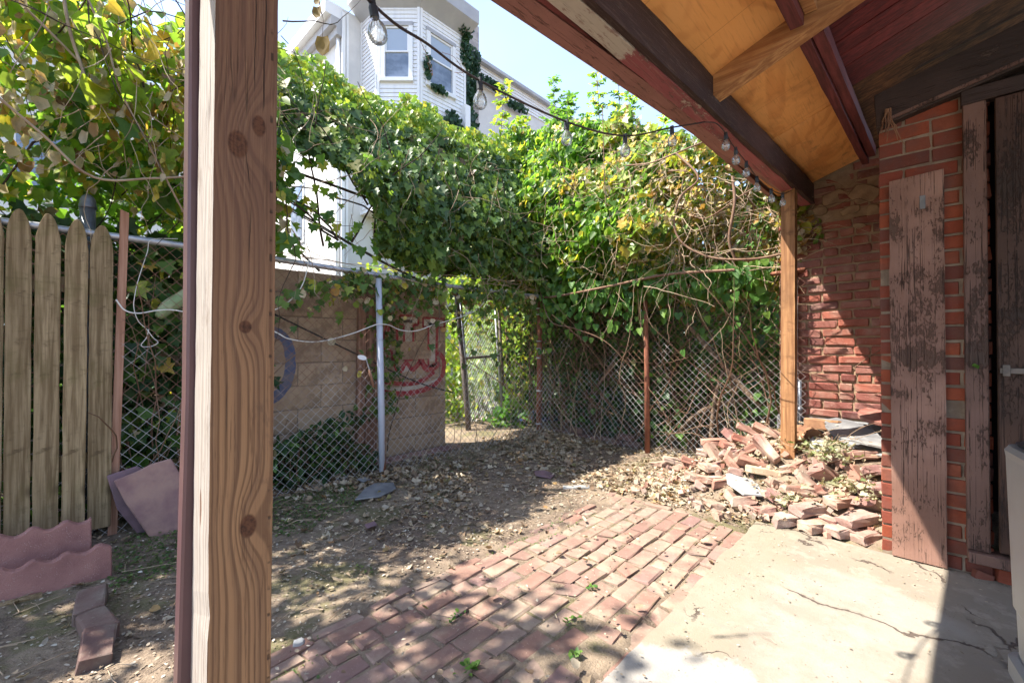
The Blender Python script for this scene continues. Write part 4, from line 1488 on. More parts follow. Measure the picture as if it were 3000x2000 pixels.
# ================================================================== BEYOND THE FENCE
bw = tag(empty('block_wall', (2.2, 3.95, 0)), 'tan concrete block wall sprayed with red and blue graffiti behind the left fence', 'wall')
BT = [brick_mesh('wall_block', 'block_face', 0.392, 0.12, 0.192, 80 + s, False, 0.004, 0.0015) for s in range(3)]
BH = [brick_mesh('wall_half_block', 'block_face', 0.192, 0.12, 0.192, 90 + s, False, 0.004, 0.0015) for s in range(2)]
MB().box((0.62, 3.918, -0.05), (3.05, 4.06, 1.73)).build('mortar_core', 'block_mortar', bw, origin=(2, 4, 0))
for c_ in range(9):
    z = 0.0 + 0.2 * c_ + 0.1
    u = 3.058
    if c_ % 2:
        put('block', random.choice(BH), bw, (u - 0.096, 3.972, z))
        u -= 0.2
    while u > 0.7:
        put('block', random.choice(BT), bw, (u - 0.196, 3.972 + random.gauss(0, 0.0015), z), (0, 0, random.choice([0, PI])))
        u -= 0.4
# the two old planks fixed upright to it
for x, w, t in ((1.985, 0.075, 1.72), (2.068, 0.085, 1.75), (2.158, 0.03, 1.7)):
    MB().box((x, 3.86, 0.02), (x + w, 3.905, t), (0, 0.012, 0)).build('upright_plank', 'alley_plank', bw, origin=(x, 3.87, 0), bevel=0.003)


def stroke(pts, wid, mat, name, y=3.9105):
    """a sprayed line: a thin ribbon of paint on the face of the wall"""
    mb = MB()
    n_ = len(pts)
    L = []
    for i, (x, z) in enumerate(pts):
        a_ = Vector(pts[max(0, i - 1)])
        b_ = Vector(pts[min(n_ - 1, i + 1)])
        d = (b_ - a_).normalized()
        p = Vector((-d.y, d.x))
        w_ = wid * random.uniform(0.85, 1.15) / 2
        L.append(((x + p.x * w_, z + p.y * w_), (x - p.x * w_, z - p.y * w_)))
    for a_, b_ in L:
        for q in (a_, b_):
            mb.v.append((q[0], y, q[1]))
    k = len(L)
    for i in range(k - 1):
        mb.f.append((2 * i, 2 * i + 1, 2 * i + 3, 2 * i + 2))
    return mb


def paint(name, mat, strokes, y):
    mb = MB()
    for pts, w in strokes:
        q = spline([(x, 0, z) for x, z in pts], 5) if len(pts) > 2 else [Vector((pts[0][0], 0, pts[0][1])), Vector((pts[1][0], 0, pts[1][1]))]
        s_ = stroke([(p.x, p.z) for p in q], w, mat, name, y)
        mb.add(s_.v, s_.f)
    mb.build(name, mat, bw, origin=(2.5, y, 1))


def poly(pts):
    """straight-sided sprayed outline"""
    return [([pts[i], pts[i + 1]], 0.026) for i in range(len(pts) - 1)]


white = [([(2.87, 1.40), (2.87, 0.98)], 0.10), ([(2.76, 1.40), (3.02, 1.40)], 0.07), ([(2.56, 1.42), (2.57, 1.02)], 0.09), ([(2.48, 1.42), (2.68, 1.42)], 0.06), ([(2.30, 1.02), (2.34, 1.30)], 0.07), ([(2.12, 1.40), (2.20, 1.1)], 0.06),
         ([(2.12, 0.80), (2.3, 0.72), (2.6, 0.70), (2.95, 0.76)], 0.05), ([(2.44, 0.90), (2.60, 0.93)], 0.08)]
paint('graffiti_fill', 'graffiti_white', white, 3.9100)
red = poly([(2.46, 1.46), (2.69, 1.47), (2.69, 1.37), (2.63, 1.37), (2.62, 1.0), (2.52, 1.0), (2.51, 1.36), (2.46, 1.36), (2.46, 1.46)])
red += poly([(2.75, 1.45), (3.04, 1.45), (3.04, 1.35), (2.94, 1.35), (2.92, 0.93), (2.82, 0.93), (2.82, 1.35), (2.75, 1.35), (2.75, 1.45)])
red += poly([(2.05, 1.44), (2.12, 1.46), (2.18, 1.15), (2.25, 1.45), (2.33, 1.44), (2.22, 1.0), (2.14, 1.0), (2.05, 1.44)])
red += poly([(2.26, 1.0), (2.34, 1.34), (2.43, 1.34), (2.44, 1.0), (2.38, 1.0), (2.37, 1.1), (2.33, 1.1), (2.32, 1.0)])
red += [([(2.06, 0.98), (2.06, 0.85), (2.14, 0.74), (2.35, 0.67), (2.6, 0.655), (2.85, 0.70), (3.0, 0.80), (3.03, 0.98), (2.95, 1.08)], 0.055),
        ([(2.14, 0.92), (2.2, 0.82), (2.45, 0.76), (2.7, 0.76), (2.9, 0.86)], 0.045), ([(2.40, 0.99), (2.46, 0.88), (2.54, 0.97), (2.62, 0.90), (2.72, 0.98)], 0.05), ([(2.7, 1.05), (2.8, 0.9), (2.98, 0.95)], 0.07)]
paint('graffiti_lettering', 'graffiti_red', red, 3.9085)
blue = [([(1.2, 1.30), (1.36, 1.20), (1.40, 0.98), (1.34, 0.78), (1.2, 0.68)], 0.085), ([(1.22, 0.62), (1.2, 0.4)], 0.09), ([(1.0, 1.1), (1.08, 0.9), (1.22, 0.84)], 0.07), ([(0.86, 1.3), (0.9, 0.6)], 0.08)]
paint('graffiti_scrawl', 'graffiti_blue', blue, 3.9095)
tag(MB().box((2.1, 3.66, 0.0), (3.1, 3.80, 0.06), (0.05, 0, 0.0)).build('timber_sill', 'sandstone', origin=(2.6, 3.7, 0), bevel=0.01), 'low pinkish stone kerb at the foot of the block wall', 'kerb')
# blue tarpaulin bundle in the alley
tm = MB()
for i in range(19):
    t_ = i / 18
    for k in range(10):
        a_ = PI * k / 9
        rr_ = (0.13 + 0.03 * math.sin(i * 1.7 + k)) * math.sin(PI * min(1, max(0.06, t_))) ** 0.5
        tm.v.append((4.75 + 0.55 * t_ + 0.16 * math.cos(a_) * 0.3, 4.55 - 0.55 * t_ + math.cos(a_) * rr_ * 1.2, 0.02 + math.sin(a_) * rr_))
for i in range(18):
    for k in range(9):
        tm.f.append((i * 10 + k, i * 10 + k + 1, i * 10 + 11 + k, i * 10 + 10 + k))
tag(tm.build('tarpaulin', 'blue_tarp', origin=(5, 4.3, 0), smooth=True), 'crumpled blue tarpaulin lying in the alley behind the corner post', 'tarpaulin')

# ================================================================== WHITE HOUSE WITH BAY
wh = tag(empty('white_house', (6.0, 10.5, 0)), 'tall white house with a sided bay of double-hung windows above the vines', 'house')
EAVE = 9.72
# stuccoed main block: lit side, shaded side
MB().box((5.10, 10.79, 0), (14.0, 20.0, EAVE + 0.1)).build('stucco_wall', 'stucco', wh, origin=(5.1, 10.8, 0))
# moulded strips up the corner and the downpipe
MB().tube([(5.055, 10.95, 0), (5.055, 10.95, EAVE)], 0.055, 10).build('downpipe', 'white_trim', wh, origin=(5.05, 10.95, 0), smooth=True)
MB().box((5.07, 10.755, 3.2), (5.15, 10.789, EAVE)).box((5.19, 10.765, 3.2), (5.25, 10.788, EAVE)).build('corner_strip', 'white_trim', wh, origin=(5.1, 10.76, 3.2))
# cornice running back on the left
for z0, z1, out in ((9.10, 9.30, 0.16), (9.30, 9.52, 0.30), (9.52, 9.84, 0.46)):
    MB().box((5.10 - out, 10.80, z0), (5.099, 20.0, z1)).build('cornice_moulding', 'white_trim' if z1 > 9.6 else 'soffit_grey', wh, origin=(5.0, 10.8, z0))
# bay: left return, canted front, right return
A, B, C_, D = Vector((5.62, 10.79, 0)), Vector((5.62, 9.98, 0)), Vector((6.36, 9.20, 0)), Vector((7.86, 9.20, 0))
ZB = 4.6
core = MB()
cp_ = [A, B, C_, D, Vector((7.86, 10.79, 0))]
core.add([(p.x, p.y, ZB) for p in cp_] + [(p.x, p.y, EAVE + 0.02) for p in cp_], [(4, 3, 2, 1, 0), (5, 6, 7, 8, 9)] + [(i, (i + 1) % 5, 5 + (i + 1) % 5, 5 + i) for i in range(5)])
bay = core.build('bay', 'white_trim', wh, origin=(6.3, 9.8, ZB))


def bay_face(P, Q, win, lap=0.105):
    """clapboards with an opening for the window, the window itself, corner boards"""
    d = (Q - P)
    L = d.length
    d = d.normalized()
    n_ = Vector((d.y, -d.x, 0))
    mid = Vector((6.9, 10.3, 0))
    if (P + Q) .lerp(Vector(), 0.5).lerp(mid, 0) is not None and ((P + Q) / 2 + n_ - mid).length < ((P + Q) / 2 - n_ - mid).length:
        n_ = -n_
    z = ZB
    while z < EAVE - 0.05:
        spans = [(0.07, L - 0.07)]
        if win and z + lap > win[2] - 0.10 and z < win[3] + 0.10:
            spans = [(0.07, win[0] - 0.11), (win[1] + 0.11, L - 0.07)]
        for s0, s1 in spans:
            if s1 - s0 < 0.03:
                continue
            a_, b_ = P + d * s0, P + d * s1
            e0, e1 = n_ * 0.026, n_ * 0.010
            MB().hexa([a_ + Vector((0, 0, z)), b_ + Vector((0, 0, z)), b_ + e0 + Vector((0, 0, z)), a_ + e0 + Vector((0, 0, z)),
                       a_ + Vector((0, 0, z + lap - 0.004)), b_ + Vector((0, 0, z + lap - 0.004)), b_ + e1 + Vector((0, 0, z + lap - 0.004)), a_ + e1 + Vector((0, 0, z + lap - 0.004))]).build('siding_board', 'white_siding', bay, origin=a_ + Vector((0, 0, z)))
        z += lap
    for s in (0.0, L - 0.065):
        a_, b_ = P + d * s, P + d * (s + 0.065)
        e = n_ * 0.034
        MB().hexa([a_ + Vector((0, 0, ZB)), b_ + Vector((0, 0, ZB)), b_ + e + Vector((0, 0, ZB)), a_ + e + Vector((0, 0, ZB)), a_ + Vector((0, 0, EAVE)), b_ + Vector((0, 0, EAVE)), b_ + e + Vector((0, 0, EAVE)), a_ + e + Vector((0, 0, EAVE))]).build('corner_board', 'white_trim', bay, origin=a_ + Vector((0, 0, ZB)))
    if win:
        s0, s1, z0, z1 = win

        def slab_(a0, a1, c0, c1, o0, o1, name, mat, par):
            p, q = P + d * a0, P + d * a1
            return MB().hexa([p + n_ * o0 + Vector((0, 0, c0)), q + n_ * o0 + Vector((0, 0, c0)), q + n_ * o1 + Vector((0, 0, c0)), p + n_ * o1 + Vector((0, 0, c0)),
                              p + n_ * o0 + Vector((0, 0, c1)), q + n_ * o0 + Vector((0, 0, c1)), q + n_ * o1 + Vector((0, 0, c1)), p + n_ * o1 + Vector((0, 0, c1))]).build(name, mat, par, origin=p + Vector((0, 0, c0)))
        w = slab_(s0 - 0.105, s0 - 0.0, z0, z1, 0, 0.06, 'window', 'white_trim', wh)
        slab_(s1, s1 + 0.105, z0, z1, 0, 0.06, 'casing', 'white_trim', w)
        slab_(s0 - 0.105, s1 + 0.105, z1, z1 + 0.10, 0, 0.065, 'head_casing', 'soffit_grey', w)
        slab_(s0 - 0.12, s1 + 0.12, z0 - 0.09, z0, 0, 0.085, 'sill', 'white_trim', w)
        zm = (z0 + z1) / 2 + 0.02
        slab_(s0, s1, zm - 0.02, zm + 0.02, 0.002, 0.035, 'meeting_rail', 'white_trim', w)
        for q0, q1 in ((s0, s0 + 0.04), (s1 - 0.04, s1)):
            slab_(q0, q1, zm + 0.02, z1, 0.002, 0.03, 'sash_stile', 'white_trim', w)
        slab_(s0 + 0.04, s1 - 0.04, z1 - 0.05, z1, 0.002, 0.03, 'sash_rail', 'white_trim', w)
        slab_(s0 + 0.04, s1 - 0.04, zm + 0.02, z1 - 0.05, 0.002, 0.010, 'upper_pane', 'window_glass_upper', w)
        slab_(s0 + 0.01, s1 - 0.01, z0 + 0.02, zm - 0.02, 0.002, 0.008, 'lower_pane', 'window_glass', w)


bay_face(A, B, None)
Lf = (C_ - B).length
bay_face(B, C_, (0.20, 0.80, 7.90, 9.22))
bay_face(C_, D, (0.28, 1.02, 7.90, 9.22))
# flared eave over the bay
ev = MB()
eo = [Vector((5.22, 10.79, 0)), Vector((5.22, 9.83, 0)), Vector((6.20, 8.80, 0)), Vector((8.02, 8.80, 0)), Vector((8.02, 10.79, 0))]
ei = cp_
ev.add([(p.x, p.y, EAVE - 0.04) for p in ei] + [(p.x, p.y, EAVE + 0.26) for p in eo] + [(p.x, p.y, EAVE + 0.62) for p in eo],
       [(i, i + 1, 6 + i, 5 + i) for i in range(4)] + [(5 + i, 6 + i, 11 + i, 10 + i) for i in range(4)] + [(10, 11, 12, 13, 14), (4, 3, 2, 1, 0)])
ev.build('eave', 'soffit_grey', wh, origin=(6.2, 9.6, EAVE))
MB().box((7.72, 9.02, 7.0), (7.9, 9.195, 7.75)).build('meter_box', 'white_trim', wh, origin=(7.8, 9.1, 7))
# rest of the row: chimney, then a lower white row house running off to the right
ch = tag(empty('chimney', (8.9, 10.3, 0)), 'rough grey chimney stack with ivy beside the white bay', 'chimney')
cst = MB()
for i in range(34):
    z = 3.0 + i * 0.24
    j = random.uniform(-0.012, 0.012)
    cst.box((8.35 + j, 10.05 + j, z), (9.15 + j, 10.78, z + 0.232))
cst.build('stack', 'far_brick_wall', ch, origin=(8.9, 10.3, 3))
rh = tag(empty('row_house', (11, 10.6, 0)), 'white sided row house with a sloping parapet behind the chimney', 'house')
rc = MB().add([(9.2, 10.5, 0), (16, 10.5, 0), (16, 18, 0), (9.2, 18, 0), (9.2, 10.5, 10.35), (16, 10.5, 10.35), (16, 18, 10.5), (9.2, 18, 10.5)],
              [(3, 2, 1, 0), (4, 5, 6, 7), (0, 1, 5, 4), (1, 2, 6, 5), (2, 3, 7, 6), (3, 0, 4, 7)])
rc.build('wall', 'stucco', rh, origin=(11, 10.5, 0))
for i in range(9):
    z = 9.70 + i * 0.105
    MB().hexa([(9.21, 10.46, z), (16, 10.46, z), (16, 10.499, z), (9.21, 10.499, z), (9.21, 10.485, z + 0.1), (16, 10.485, z + 0.1), (16, 10.499, z + 0.1), (9.21, 10.499, z + 0.1)]).build('siding_board', 'white_siding', rh, origin=(9.2, 10.48, z))
MB().box((9.15, 10.30, 10.36), (16.1, 10.56, 10.47)).build('coping', 'soffit_grey', rh, origin=(11, 10.4, 10.3))
MB().box((10.2, 10.0, 0), (16, 10.45, 7.9)).build('lower_wing', 'white_siding', rh, origin=(11, 10.2, 0))

# pale houses beyond the left fence, glimpsed through the leaves
ph = tag(empty('pale_house', (-3, 14, 0)), 'pale house wall glimpsed through the backlit leaves at the upper left', 'house')
MB().box((-9, 13.5, 0), (2.3, 22, 7.5)).build('wall', 'stucco', ph, origin=(-3, 14, 0))
for x in (-3.2, -0.6, 1.1):
    w = MB().box((x, 13.46, 4.2), (x + 0.9, 13.4995, 5.8)).build('window', 'white_trim', ph, origin=(x, 13.5, 4.2))
    MB().box((x + 0.08, 13.445, 4.28), (x + 0.82, 13.4595, 5.72)).build('pane', 'window_glass', w, origin=(x, 13.45, 4.3))
w = MB().box((5.06, 13.2, 4.2), (5.0985, 14.2, 6.0)).build('window', 'white_trim', wh, origin=(5.1, 13.2, 4.2))
MB().box((5.045, 13.28, 4.28), (5.0595, 14.12, 5.92)).build('lower_pane', 'window_glass', w, origin=(5.05, 13.2, 4.3))

# ================================================================== VINES AND OTHER PLANTS
def interp(x, xs_, ys_):
    return np.interp(x, xs_, ys_)


def stems(name, mat, parent, items, sides=5, origin=(0, 0, 0), kind='stuff'):
    mb = MB()
    for pts, rad in items:
        mb.tube(pts, rad, sides, cap=False)
    o = mb.build(name, mat, parent, origin=origin, smooth=True)
    if kind:
        o['kind'] = kind
    return o


# ---- 1: backlit canopy over the pickets
v1 = tag(empty('vine', (0.2, 3.7, 0)), 'backlit tangle of yellowing vines hanging over the wooden pickets', 'vine', 'vines on the fences')


def f1(P):
    u, v, z = P.T
    lump = 0.16 * sn(P, 5.0, 21) + 0.10 * sn(P, 11.0, 22)
    zb = 1.97 + 0.06 * np.sin(u * 9) + 0.05 * np.sin(u * 23 + 1)
    top = interp(u, [-2.0, -1.0, 0.0, 0.7, 1.15], [3.7, 3.55, 3.42, 3.4, 3.38])
    vf = 3.2 + 0.62 * np.maximum(0, z - 2.6)
    return np.minimum.reduce([v - vf, 4.7 - v, top + 0.2 - z, z - zb, u + 2.0, 1.22 - u]) + lump


P = mass(6200, (-2.0, 3.05, 1.85), (1.25, 4.8, 4.15), f1, 0.3, 0.75)
hole = sn(P, 3.2, 23) + 0.5 * sn(P, 7.0, 24)
P = P[hole > -0.5]
tip, nor = vine_dirs(len(P), (-0.2, -0.6, 0), 0.8, 0.7)
s = np.clip(RNG.lognormal(-2.45, 0.35, len(P)), 0.03, 0.16)
hi_ = (P[:, 2] > 2.65 + 0.35 * sn(P, 3.0, 25)) & (P[:, 0] > -0.6)
leaves('yellowing_leaves', 'leaf_canopy', P[hi_], s[hi_], tip[hi_], nor[hi_], v1, HEART, origin=(0.2, 3.7, 3))
leaves('green_leaves', 'leaf_green', P[~hi_], s[~hi_], tip[~hi_], nor[~hi_], v1, LOBED, origin=(0.2, 3.7, 2.3))
Pd = mass(900, (-0.5, 3.1, 2.0), (1.2, 3.7, 3.6), f1, 0.5, 1.0)
tip, nor = vine_dirs(len(Pd), (-0.2, -0.6, 0), 1.2, 0.4)
leaves('dry_leaves', 'leaf_drying', Pd, RNG.uniform(0.04, 0.11, len(Pd)), tip, nor, v1, CURL, (0.8, 2.4), origin=(0.2, 3.4, 2.5), widen=(0.4, 0.8))
it = []
for i in range(70):
    x = random.uniform(-0.6, 1.2)
    it.append(wander((x, random.uniform(3.2, 3.9), random.uniform(2.1, 3.6)), (random.gauss(0.4, 0.8), random.gauss(0, 0.3), random.gauss(-0.3, 0.8)), random.uniform(0.5, 1.4), 12, 0.22, 0.02, random.uniform(0.002, 0.007), 0.0012))
stems('stems', 'twig_dark', v1, it, origin=(0.2, 3.6, 2.6))
it = []
for i in range(75):
    x = random.uniform(-0.45, 1.1)
    it.append(wander((x, random.uniform(3.1, 3.5), random.uniform(2.2, 3.5)), (random.gauss(0, 0.5), random.gauss(0, 0.2), -0.6), random.uniform(0.25, 0.8), 9, 0.25, 0.05, random.uniform(0.0013, 0.0035), 0.001))
for pts, r0 in (([(-0.3, 3.15, 2.42), (-0.05, 3.2, 2.22), (0.15, 3.25, 2.06), (0.4, 3.28, 2.13), (0.62, 3.25, 2.2)], 0.007), ([(0.1, 3.3, 3.1), (0.2, 3.3, 2.85), (0.26, 3.3, 2.6), (0.4, 3.3, 2.3), (0.55, 3.3, 1.98), (0.63, 3.3, 1.85)], 0.006),
                ([(-0.2, 3.4, 3.0), (0.1, 3.45, 2.75), (0.4, 3.5, 2.45), (0.75, 3.5, 2.25), (1.1, 3.5, 2.1)], 0.007), ([(0.0, 3.4, 3.4), (0.05, 3.35, 2.9), (0.12, 3.3, 2.6), (0.13, 3.3, 2.5)], 0.009)):
    q = spline(pts, 6)
    it.append((q, [r0] * len(q)))
stems('dry_tendrils', 'twig_tan', v1, it, origin=(0.2, 3.4, 2.6))

# branches of the same growth that reach up past the picture and throw the dappled shade
v1b = tag(empty('tree', (-1.6, 4.2, 0)), 'yard tree whose leafy boughs reach in from the left above the picket fence', 'tree')
tk = spline([(-1.75, 4.15, -0.1), (-1.7, 4.1, 1.2), (-1.55, 3.95, 2.6), (-1.35, 3.7, 3.8), (-1.2, 3.5, 4.7)], 6)
MB().tube(tk, [0.085 - 0.055 * i / (len(tk) - 1) for i in range(len(tk))], 8).build('trunk', 'branch_bark', v1b, origin=(-1.75, 4.15, 0), smooth=True)
it = []
for i in range(16):
    b0 = tk[random.randrange(12, len(tk))]
    it.append(wander(b0, (random.gauss(0.0, 0.6), random.gauss(-0.3, 0.6), random.uniform(-0.1, 0.7)), random.uniform(0.4, 0.9), 8, 0.18, 0.0, 0.016, 0.003))
stems('limbs', 'branch_bark', v1b, it, origin=(-1.4, 3.7, 4))


def f1b(P):
    u, v, z = P.T
    d = 1.0 - np.sqrt(((u + 1.08) / 0.66) ** 2 + ((v - 3.2) / 0.6) ** 2 + ((z - 3.95) / 0.85) ** 2)
    return d + 0.35 * sn(P, 8.0, 31) + 0.35 * sn(P, 17.0, 32) - 0.22


P = mass(950, (-2.9, 2.2, 3.0), (-0.42, 4.4, 6.2), f1b, 0.5, 0.9)
tip, nor = vine_dirs(len(P), (0, 0, 0.3), 0.5, 0.8)
leaves('crown', 'leaf_green', P, RNG.uniform(0.05, 0.09, len(P)), tip, nor, v1b, HEART, origin=(-1.3, 3.3, 4.5))

# ---- 2: dark vine arching over the middle of the left fence
v2 = tag(empty('vine', (2.6, 3.7, 0)), 'dark green vine arching over the chain-link fence in front of the white house', 'vine', 'vines on the fences')


def f2(P):
    u, v, z = P.T
    lump = 0.10 * sn(P, 5.5, 41) + 0.05 * sn(P, 13.0, 42)
    zt = interp(u, [0.9, 1.26, 2.06, 2.64, 3.35, 4.3], [3.92, 3.94, 3.98, 4.02, 4.10, 4.25])
    zb = interp(u, [0.9, 1.2, 1.62, 1.80, 1.95, 2.7, 4.3], [2.78, 2.74, 2.70, 2.45, 1.98, 1.93, 1.93])
    zb = np.maximum(zb, 1.15 + 0.235 * v)
    zb = np.maximum(zb, np.where(u / v < 0.56, 1.15 + 0.445 * v - 4.0 * np.maximum(0, u / v - 0.50), 0))
    vf = 3.32 + 0.70 * np.maximum(0, z - 2.5)
    return np.minimum.reduce([v - vf, 4.95 - v, zt - z, z - zb, u - 0.95, 4.6 - u]) + lump


P = mass(25000, (0.8, 3.0, 1.75), (4.7, 5.1, 4.6), f2, 0.16, 0.10)
tip, nor = vine_dirs(len(P), (-0.1, -0.8, 0), 0.9, 0.5)
s = np.clip(RNG.lognormal(-2.74, 0.33, len(P)), 0.03, 0.13)
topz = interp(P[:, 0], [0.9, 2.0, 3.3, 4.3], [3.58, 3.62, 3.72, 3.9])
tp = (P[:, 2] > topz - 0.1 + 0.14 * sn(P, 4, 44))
leaves('sun_toned_leaves', 'leaf_top', P[tp], s[tp] * 0.9, tip[tp], nor[tp] + np.array([0, 0, 0.6]), v2, LOBED, origin=(2.6, 3.7, 3.3))  # sun and shade put into the leaf colours: lighter on top, darker below
leaves('shade_toned_leaves', 'leaf_dark', P[~tp], s[~tp], tip[~tp], nor[~tp], v2, LOBED, origin=(2.6, 3.7, 2.7))
# ragged fringe hanging under the arch, with light through it
P = mass(140, (0.75, 3.25, 1.9), (1.95, 3.9, 2.8), lambda P: 0.2 + 0.4 * sn(P, 6, 45) - np.maximum(0, (2.55 - P[:, 2])) * 0.5, 1, 1)
tip, nor = vine_dirs(len(P), (-0.1, -0.8, 0), 1.0, 0.4)
leaves('fringe_leaves', 'leaf_green', P, RNG.uniform(0.055, 0.10, len(P)), tip, nor, v2, LOBED, origin=(1.5, 3.6, 2.3))
# leaves and dry stuff strung along the rail and into the wire
P = np.stack([RNG.uniform(0.95, 4.3, 900), RNG.normal(3.50, 0.05, 900), 1.78 - RNG.exponential(0.13, 900) + RNG.normal(0.01, 0.03, 900)], 1)
P = P[(P[:, 2] > 0.9) & (sn(P, 4.5, 46) > -0.35)]
tip, nor = vine_dirs(len(P), (0, -0.8, 0), 0.9, 0.5)
dr = RNG.random(len(P)) < 0.35
leaves('rail_leaves', 'leaf_dark', P[~dr], RNG.uniform(0.045, 0.09, (~dr).sum()), tip[~dr], nor[~dr], v2, LOBED, origin=(2.6, 3.5, 1.8))
leaves('withered_leaves', 'leaf_drying', P[dr], RNG.uniform(0.035, 0.075, dr.sum()), tip[dr], nor[dr], v2, CURL, (0.8, 2.2), origin=(2.6, 3.5, 1.8))
it = []
for i in range(110):
    x = random.uniform(1.0, 4.3)
    it.append(wander((x, random.uniform(3.25, 3.5), random.uniform(1.8, 3.2)), (random.gauss(0, 0.7), random.gauss(-0.05, 0.2), random.gauss(-0.5, 0.6)), random.uniform(0.3, 0.9), 9, 0.25, 0.04, random.uniform(0.0013, 0.004), 0.001))
for i in range(22):
    x = random.uniform(1.0, 4.2)
    it.append(wander((x, 3.48, 1.83), (random.choice([-1, 1]), 0, 0.05), random.uniform(0.5, 1.1), 10, 0.12, 0.0, 0.003, 0.0015))
for i in range(14):
    x = random.uniform(2.1, 4.2)
    it.append(wander((x, 3.46, 0.0), (random.gauss(0, 0.15), 0, 1), random.uniform(0.8, 1.8), 12, 0.12, -0.03, 0.0035, 0.0015))
stems('tendrils', 'twig_tan', v2, it, origin=(2.6, 3.5, 2.4))
it = []
for i in range(26):
    x = random.uniform(1.0, 4.3)
    it.append(wander((x, random.uniform(3.5, 4.0), random.uniform(1.8, 2.5)), (random.gauss(0, 0.8), 0.0, 0.6), random.uniform(0.8, 1.6), 10, 0.2, 0.0, 0.010, 0.003))
q = spline([(0.9, 3.75, 2.62), (1.6, 3.72, 2.55), (2.3, 3.7, 2.5), (3.2, 3.7, 2.6), (4.3, 3.7, 2.7)], 6)
it.append((q, [0.012] * len(q)))
stems('woody_stems', 'twig_dark', v2, it, origin=(2.6, 3.7, 2.4))

# ---- 3: the big sunlit mass heaped on the back fence
v3 = tag(empty('vine', (4.7, 2.4, 0)), 'sunlit yellow and green vine heaped over the back fence with dry stems trailing down', 'vine', 'vines on the fences')


def uf3(v, z):
    return interp(z, [1.7, 1.95, 2.3, 2.7, 3.2, 3.8, 4.4], [4.40, 4.22, 4.04, 4.06, 4.25, 4.6, 4.95]) + 0.34 * sstep((1.55 - v) / 0.5)


def f3(P):
    u, v, z = P.T
    lump = 0.15 * sn(P, 4.6, 51) + 0.08 * sn(P, 11.0, 52)
    zt = interp(v, [0.7, 1.1, 1.6, 2.16, 2.83, 3.63, 4.6], [2.65, 2.82, 3.22, 3.68, 4.15, 4.32, 4.45])
    zb = interp(v, [0.7, 1.0, 1.3, 1.7, 2.3, 3.0, 4.6], [1.75, 1.72, 1.72, 1.66, 1.84, 1.88, 1.9])
    ub = interp(v, [0.7, 1.8, 2.6, 3.2], [4.75, 4.9, 5.4, 6.2])
    return np.minimum.reduce([u - uf3(v, z), ub - u, zt - z, z - zb, v - 0.66, 4.9 - v]) + lump


P = mass(40000, (3.8, 0.55, 1.6), (6.3, 5.0, 4.8), f3, 0.17, 0.09)
front = P[:, 0] < 5.35
P = np.concatenate([P[front], P[~front][::2]])
n_ = len(P)
tip, nor = vine_dirs(n_, (-0.75, 0.1, 0), 0.75, 0.6)
s = np.clip(RNG.lognormal(-2.72, 0.35, n_), 0.03, 0.14)
warm = sn(P, 2.3, 53) + 0.6 * sn(P, 5.0, 54) - 0.35 * (P[:, 1] - 2.1) + 0.25 * (2.6 - P[:, 2])
k_dry = (warm > 0.6) & (P[:, 0] < 5.0)
k_dry |= RNG.random(n_) < 0.04
k_grn = (~k_dry) & (warm < -0.4)
k_mid = ~(k_dry | k_grn)
leaves('green_leaves', 'leaf_green', P[k_grn], s[k_grn], tip[k_grn], nor[k_grn], v3, HEART, origin=(4.7, 2.4, 3))
leaves('turning_leaves', 'leaf_sunny', P[k_mid], s[k_mid], tip[k_mid], nor[k_mid], v3, LOBED, origin=(4.7, 2.4, 3))
leaves('withered_leaves', 'leaf_drying', P[k_dry], s[k_dry] * 0.85, tip[k_dry], nor[k_dry], v3, CURL, (0.7, 2.2), origin=(4.7, 2.4, 3), widen=(0.5, 0.95))
# sprays of fresh leaves hanging below the rail
P = np.stack([RNG.normal(4.28, 0.08, 1000), RNG.uniform(0.95, 3.6, 1000), 1.9 - RNG.exponential(0.17, 1000)], 1)
P = P[(sn(P, 4, 55) > -0.1) & (P[:, 2] > 1.1)]
tip, nor = vine_dirs(len(P), (-0.8, 0, 0), 1.2, 0.35)
leaves('hanging_leaves', 'leaf_fresh', P, RNG.uniform(0.055, 0.095, len(P)), tip, nor, v3, HEART, origin=(4.3, 2.4, 1.7))
it = []
for i in range(250):
    v = random.uniform(0.75, 3.2) if i % 4 else random.uniform(0.9, 2.2)
    z = random.uniform(1.75, 3.3 if v > 1.6 else 2.7)
    u = float(uf3(v, z)) - random.uniform(0.0, 0.16)
    it.append(wander((u, v, z), (random.gauss(-0.15, 0.25), random.gauss(0, 0.7), random.gauss(-0.35, 0.5)), random.uniform(0.2, 0.75), 9, 0.27, 0.05, random.uniform(0.0016, 0.0042), 0.0011))
for i in range(18):
    v = random.uniform(0.85, 2.5)
    it.append(wander((float(uf3(v, 1.9)) - random.uniform(0.02, 0.2), v, random.uniform(1.75, 2.1)), (-0.1, random.gauss(0, 0.15), -1), random.uniform(0.3, 0.95), 11, 0.14, 0.06, random.uniform(0.0018, 0.005), 0.0012))
for i in range(8):
    v = random.uniform(0.85, 2.3)
    it.append(wander((4.02 + random.gauss(0, 0.08), v, random.uniform(1.72, 2.0)), (-0.05, random.choice([-1, 1]), random.gauss(0, 0.15)), random.uniform(0.4, 1.0), 10, 0.18, 0.0, random.uniform(0.002, 0.005), 0.0015))
stems('dry_tendrils', 'twig_tan', v3, it, origin=(4.3, 2, 2.2))
it = []
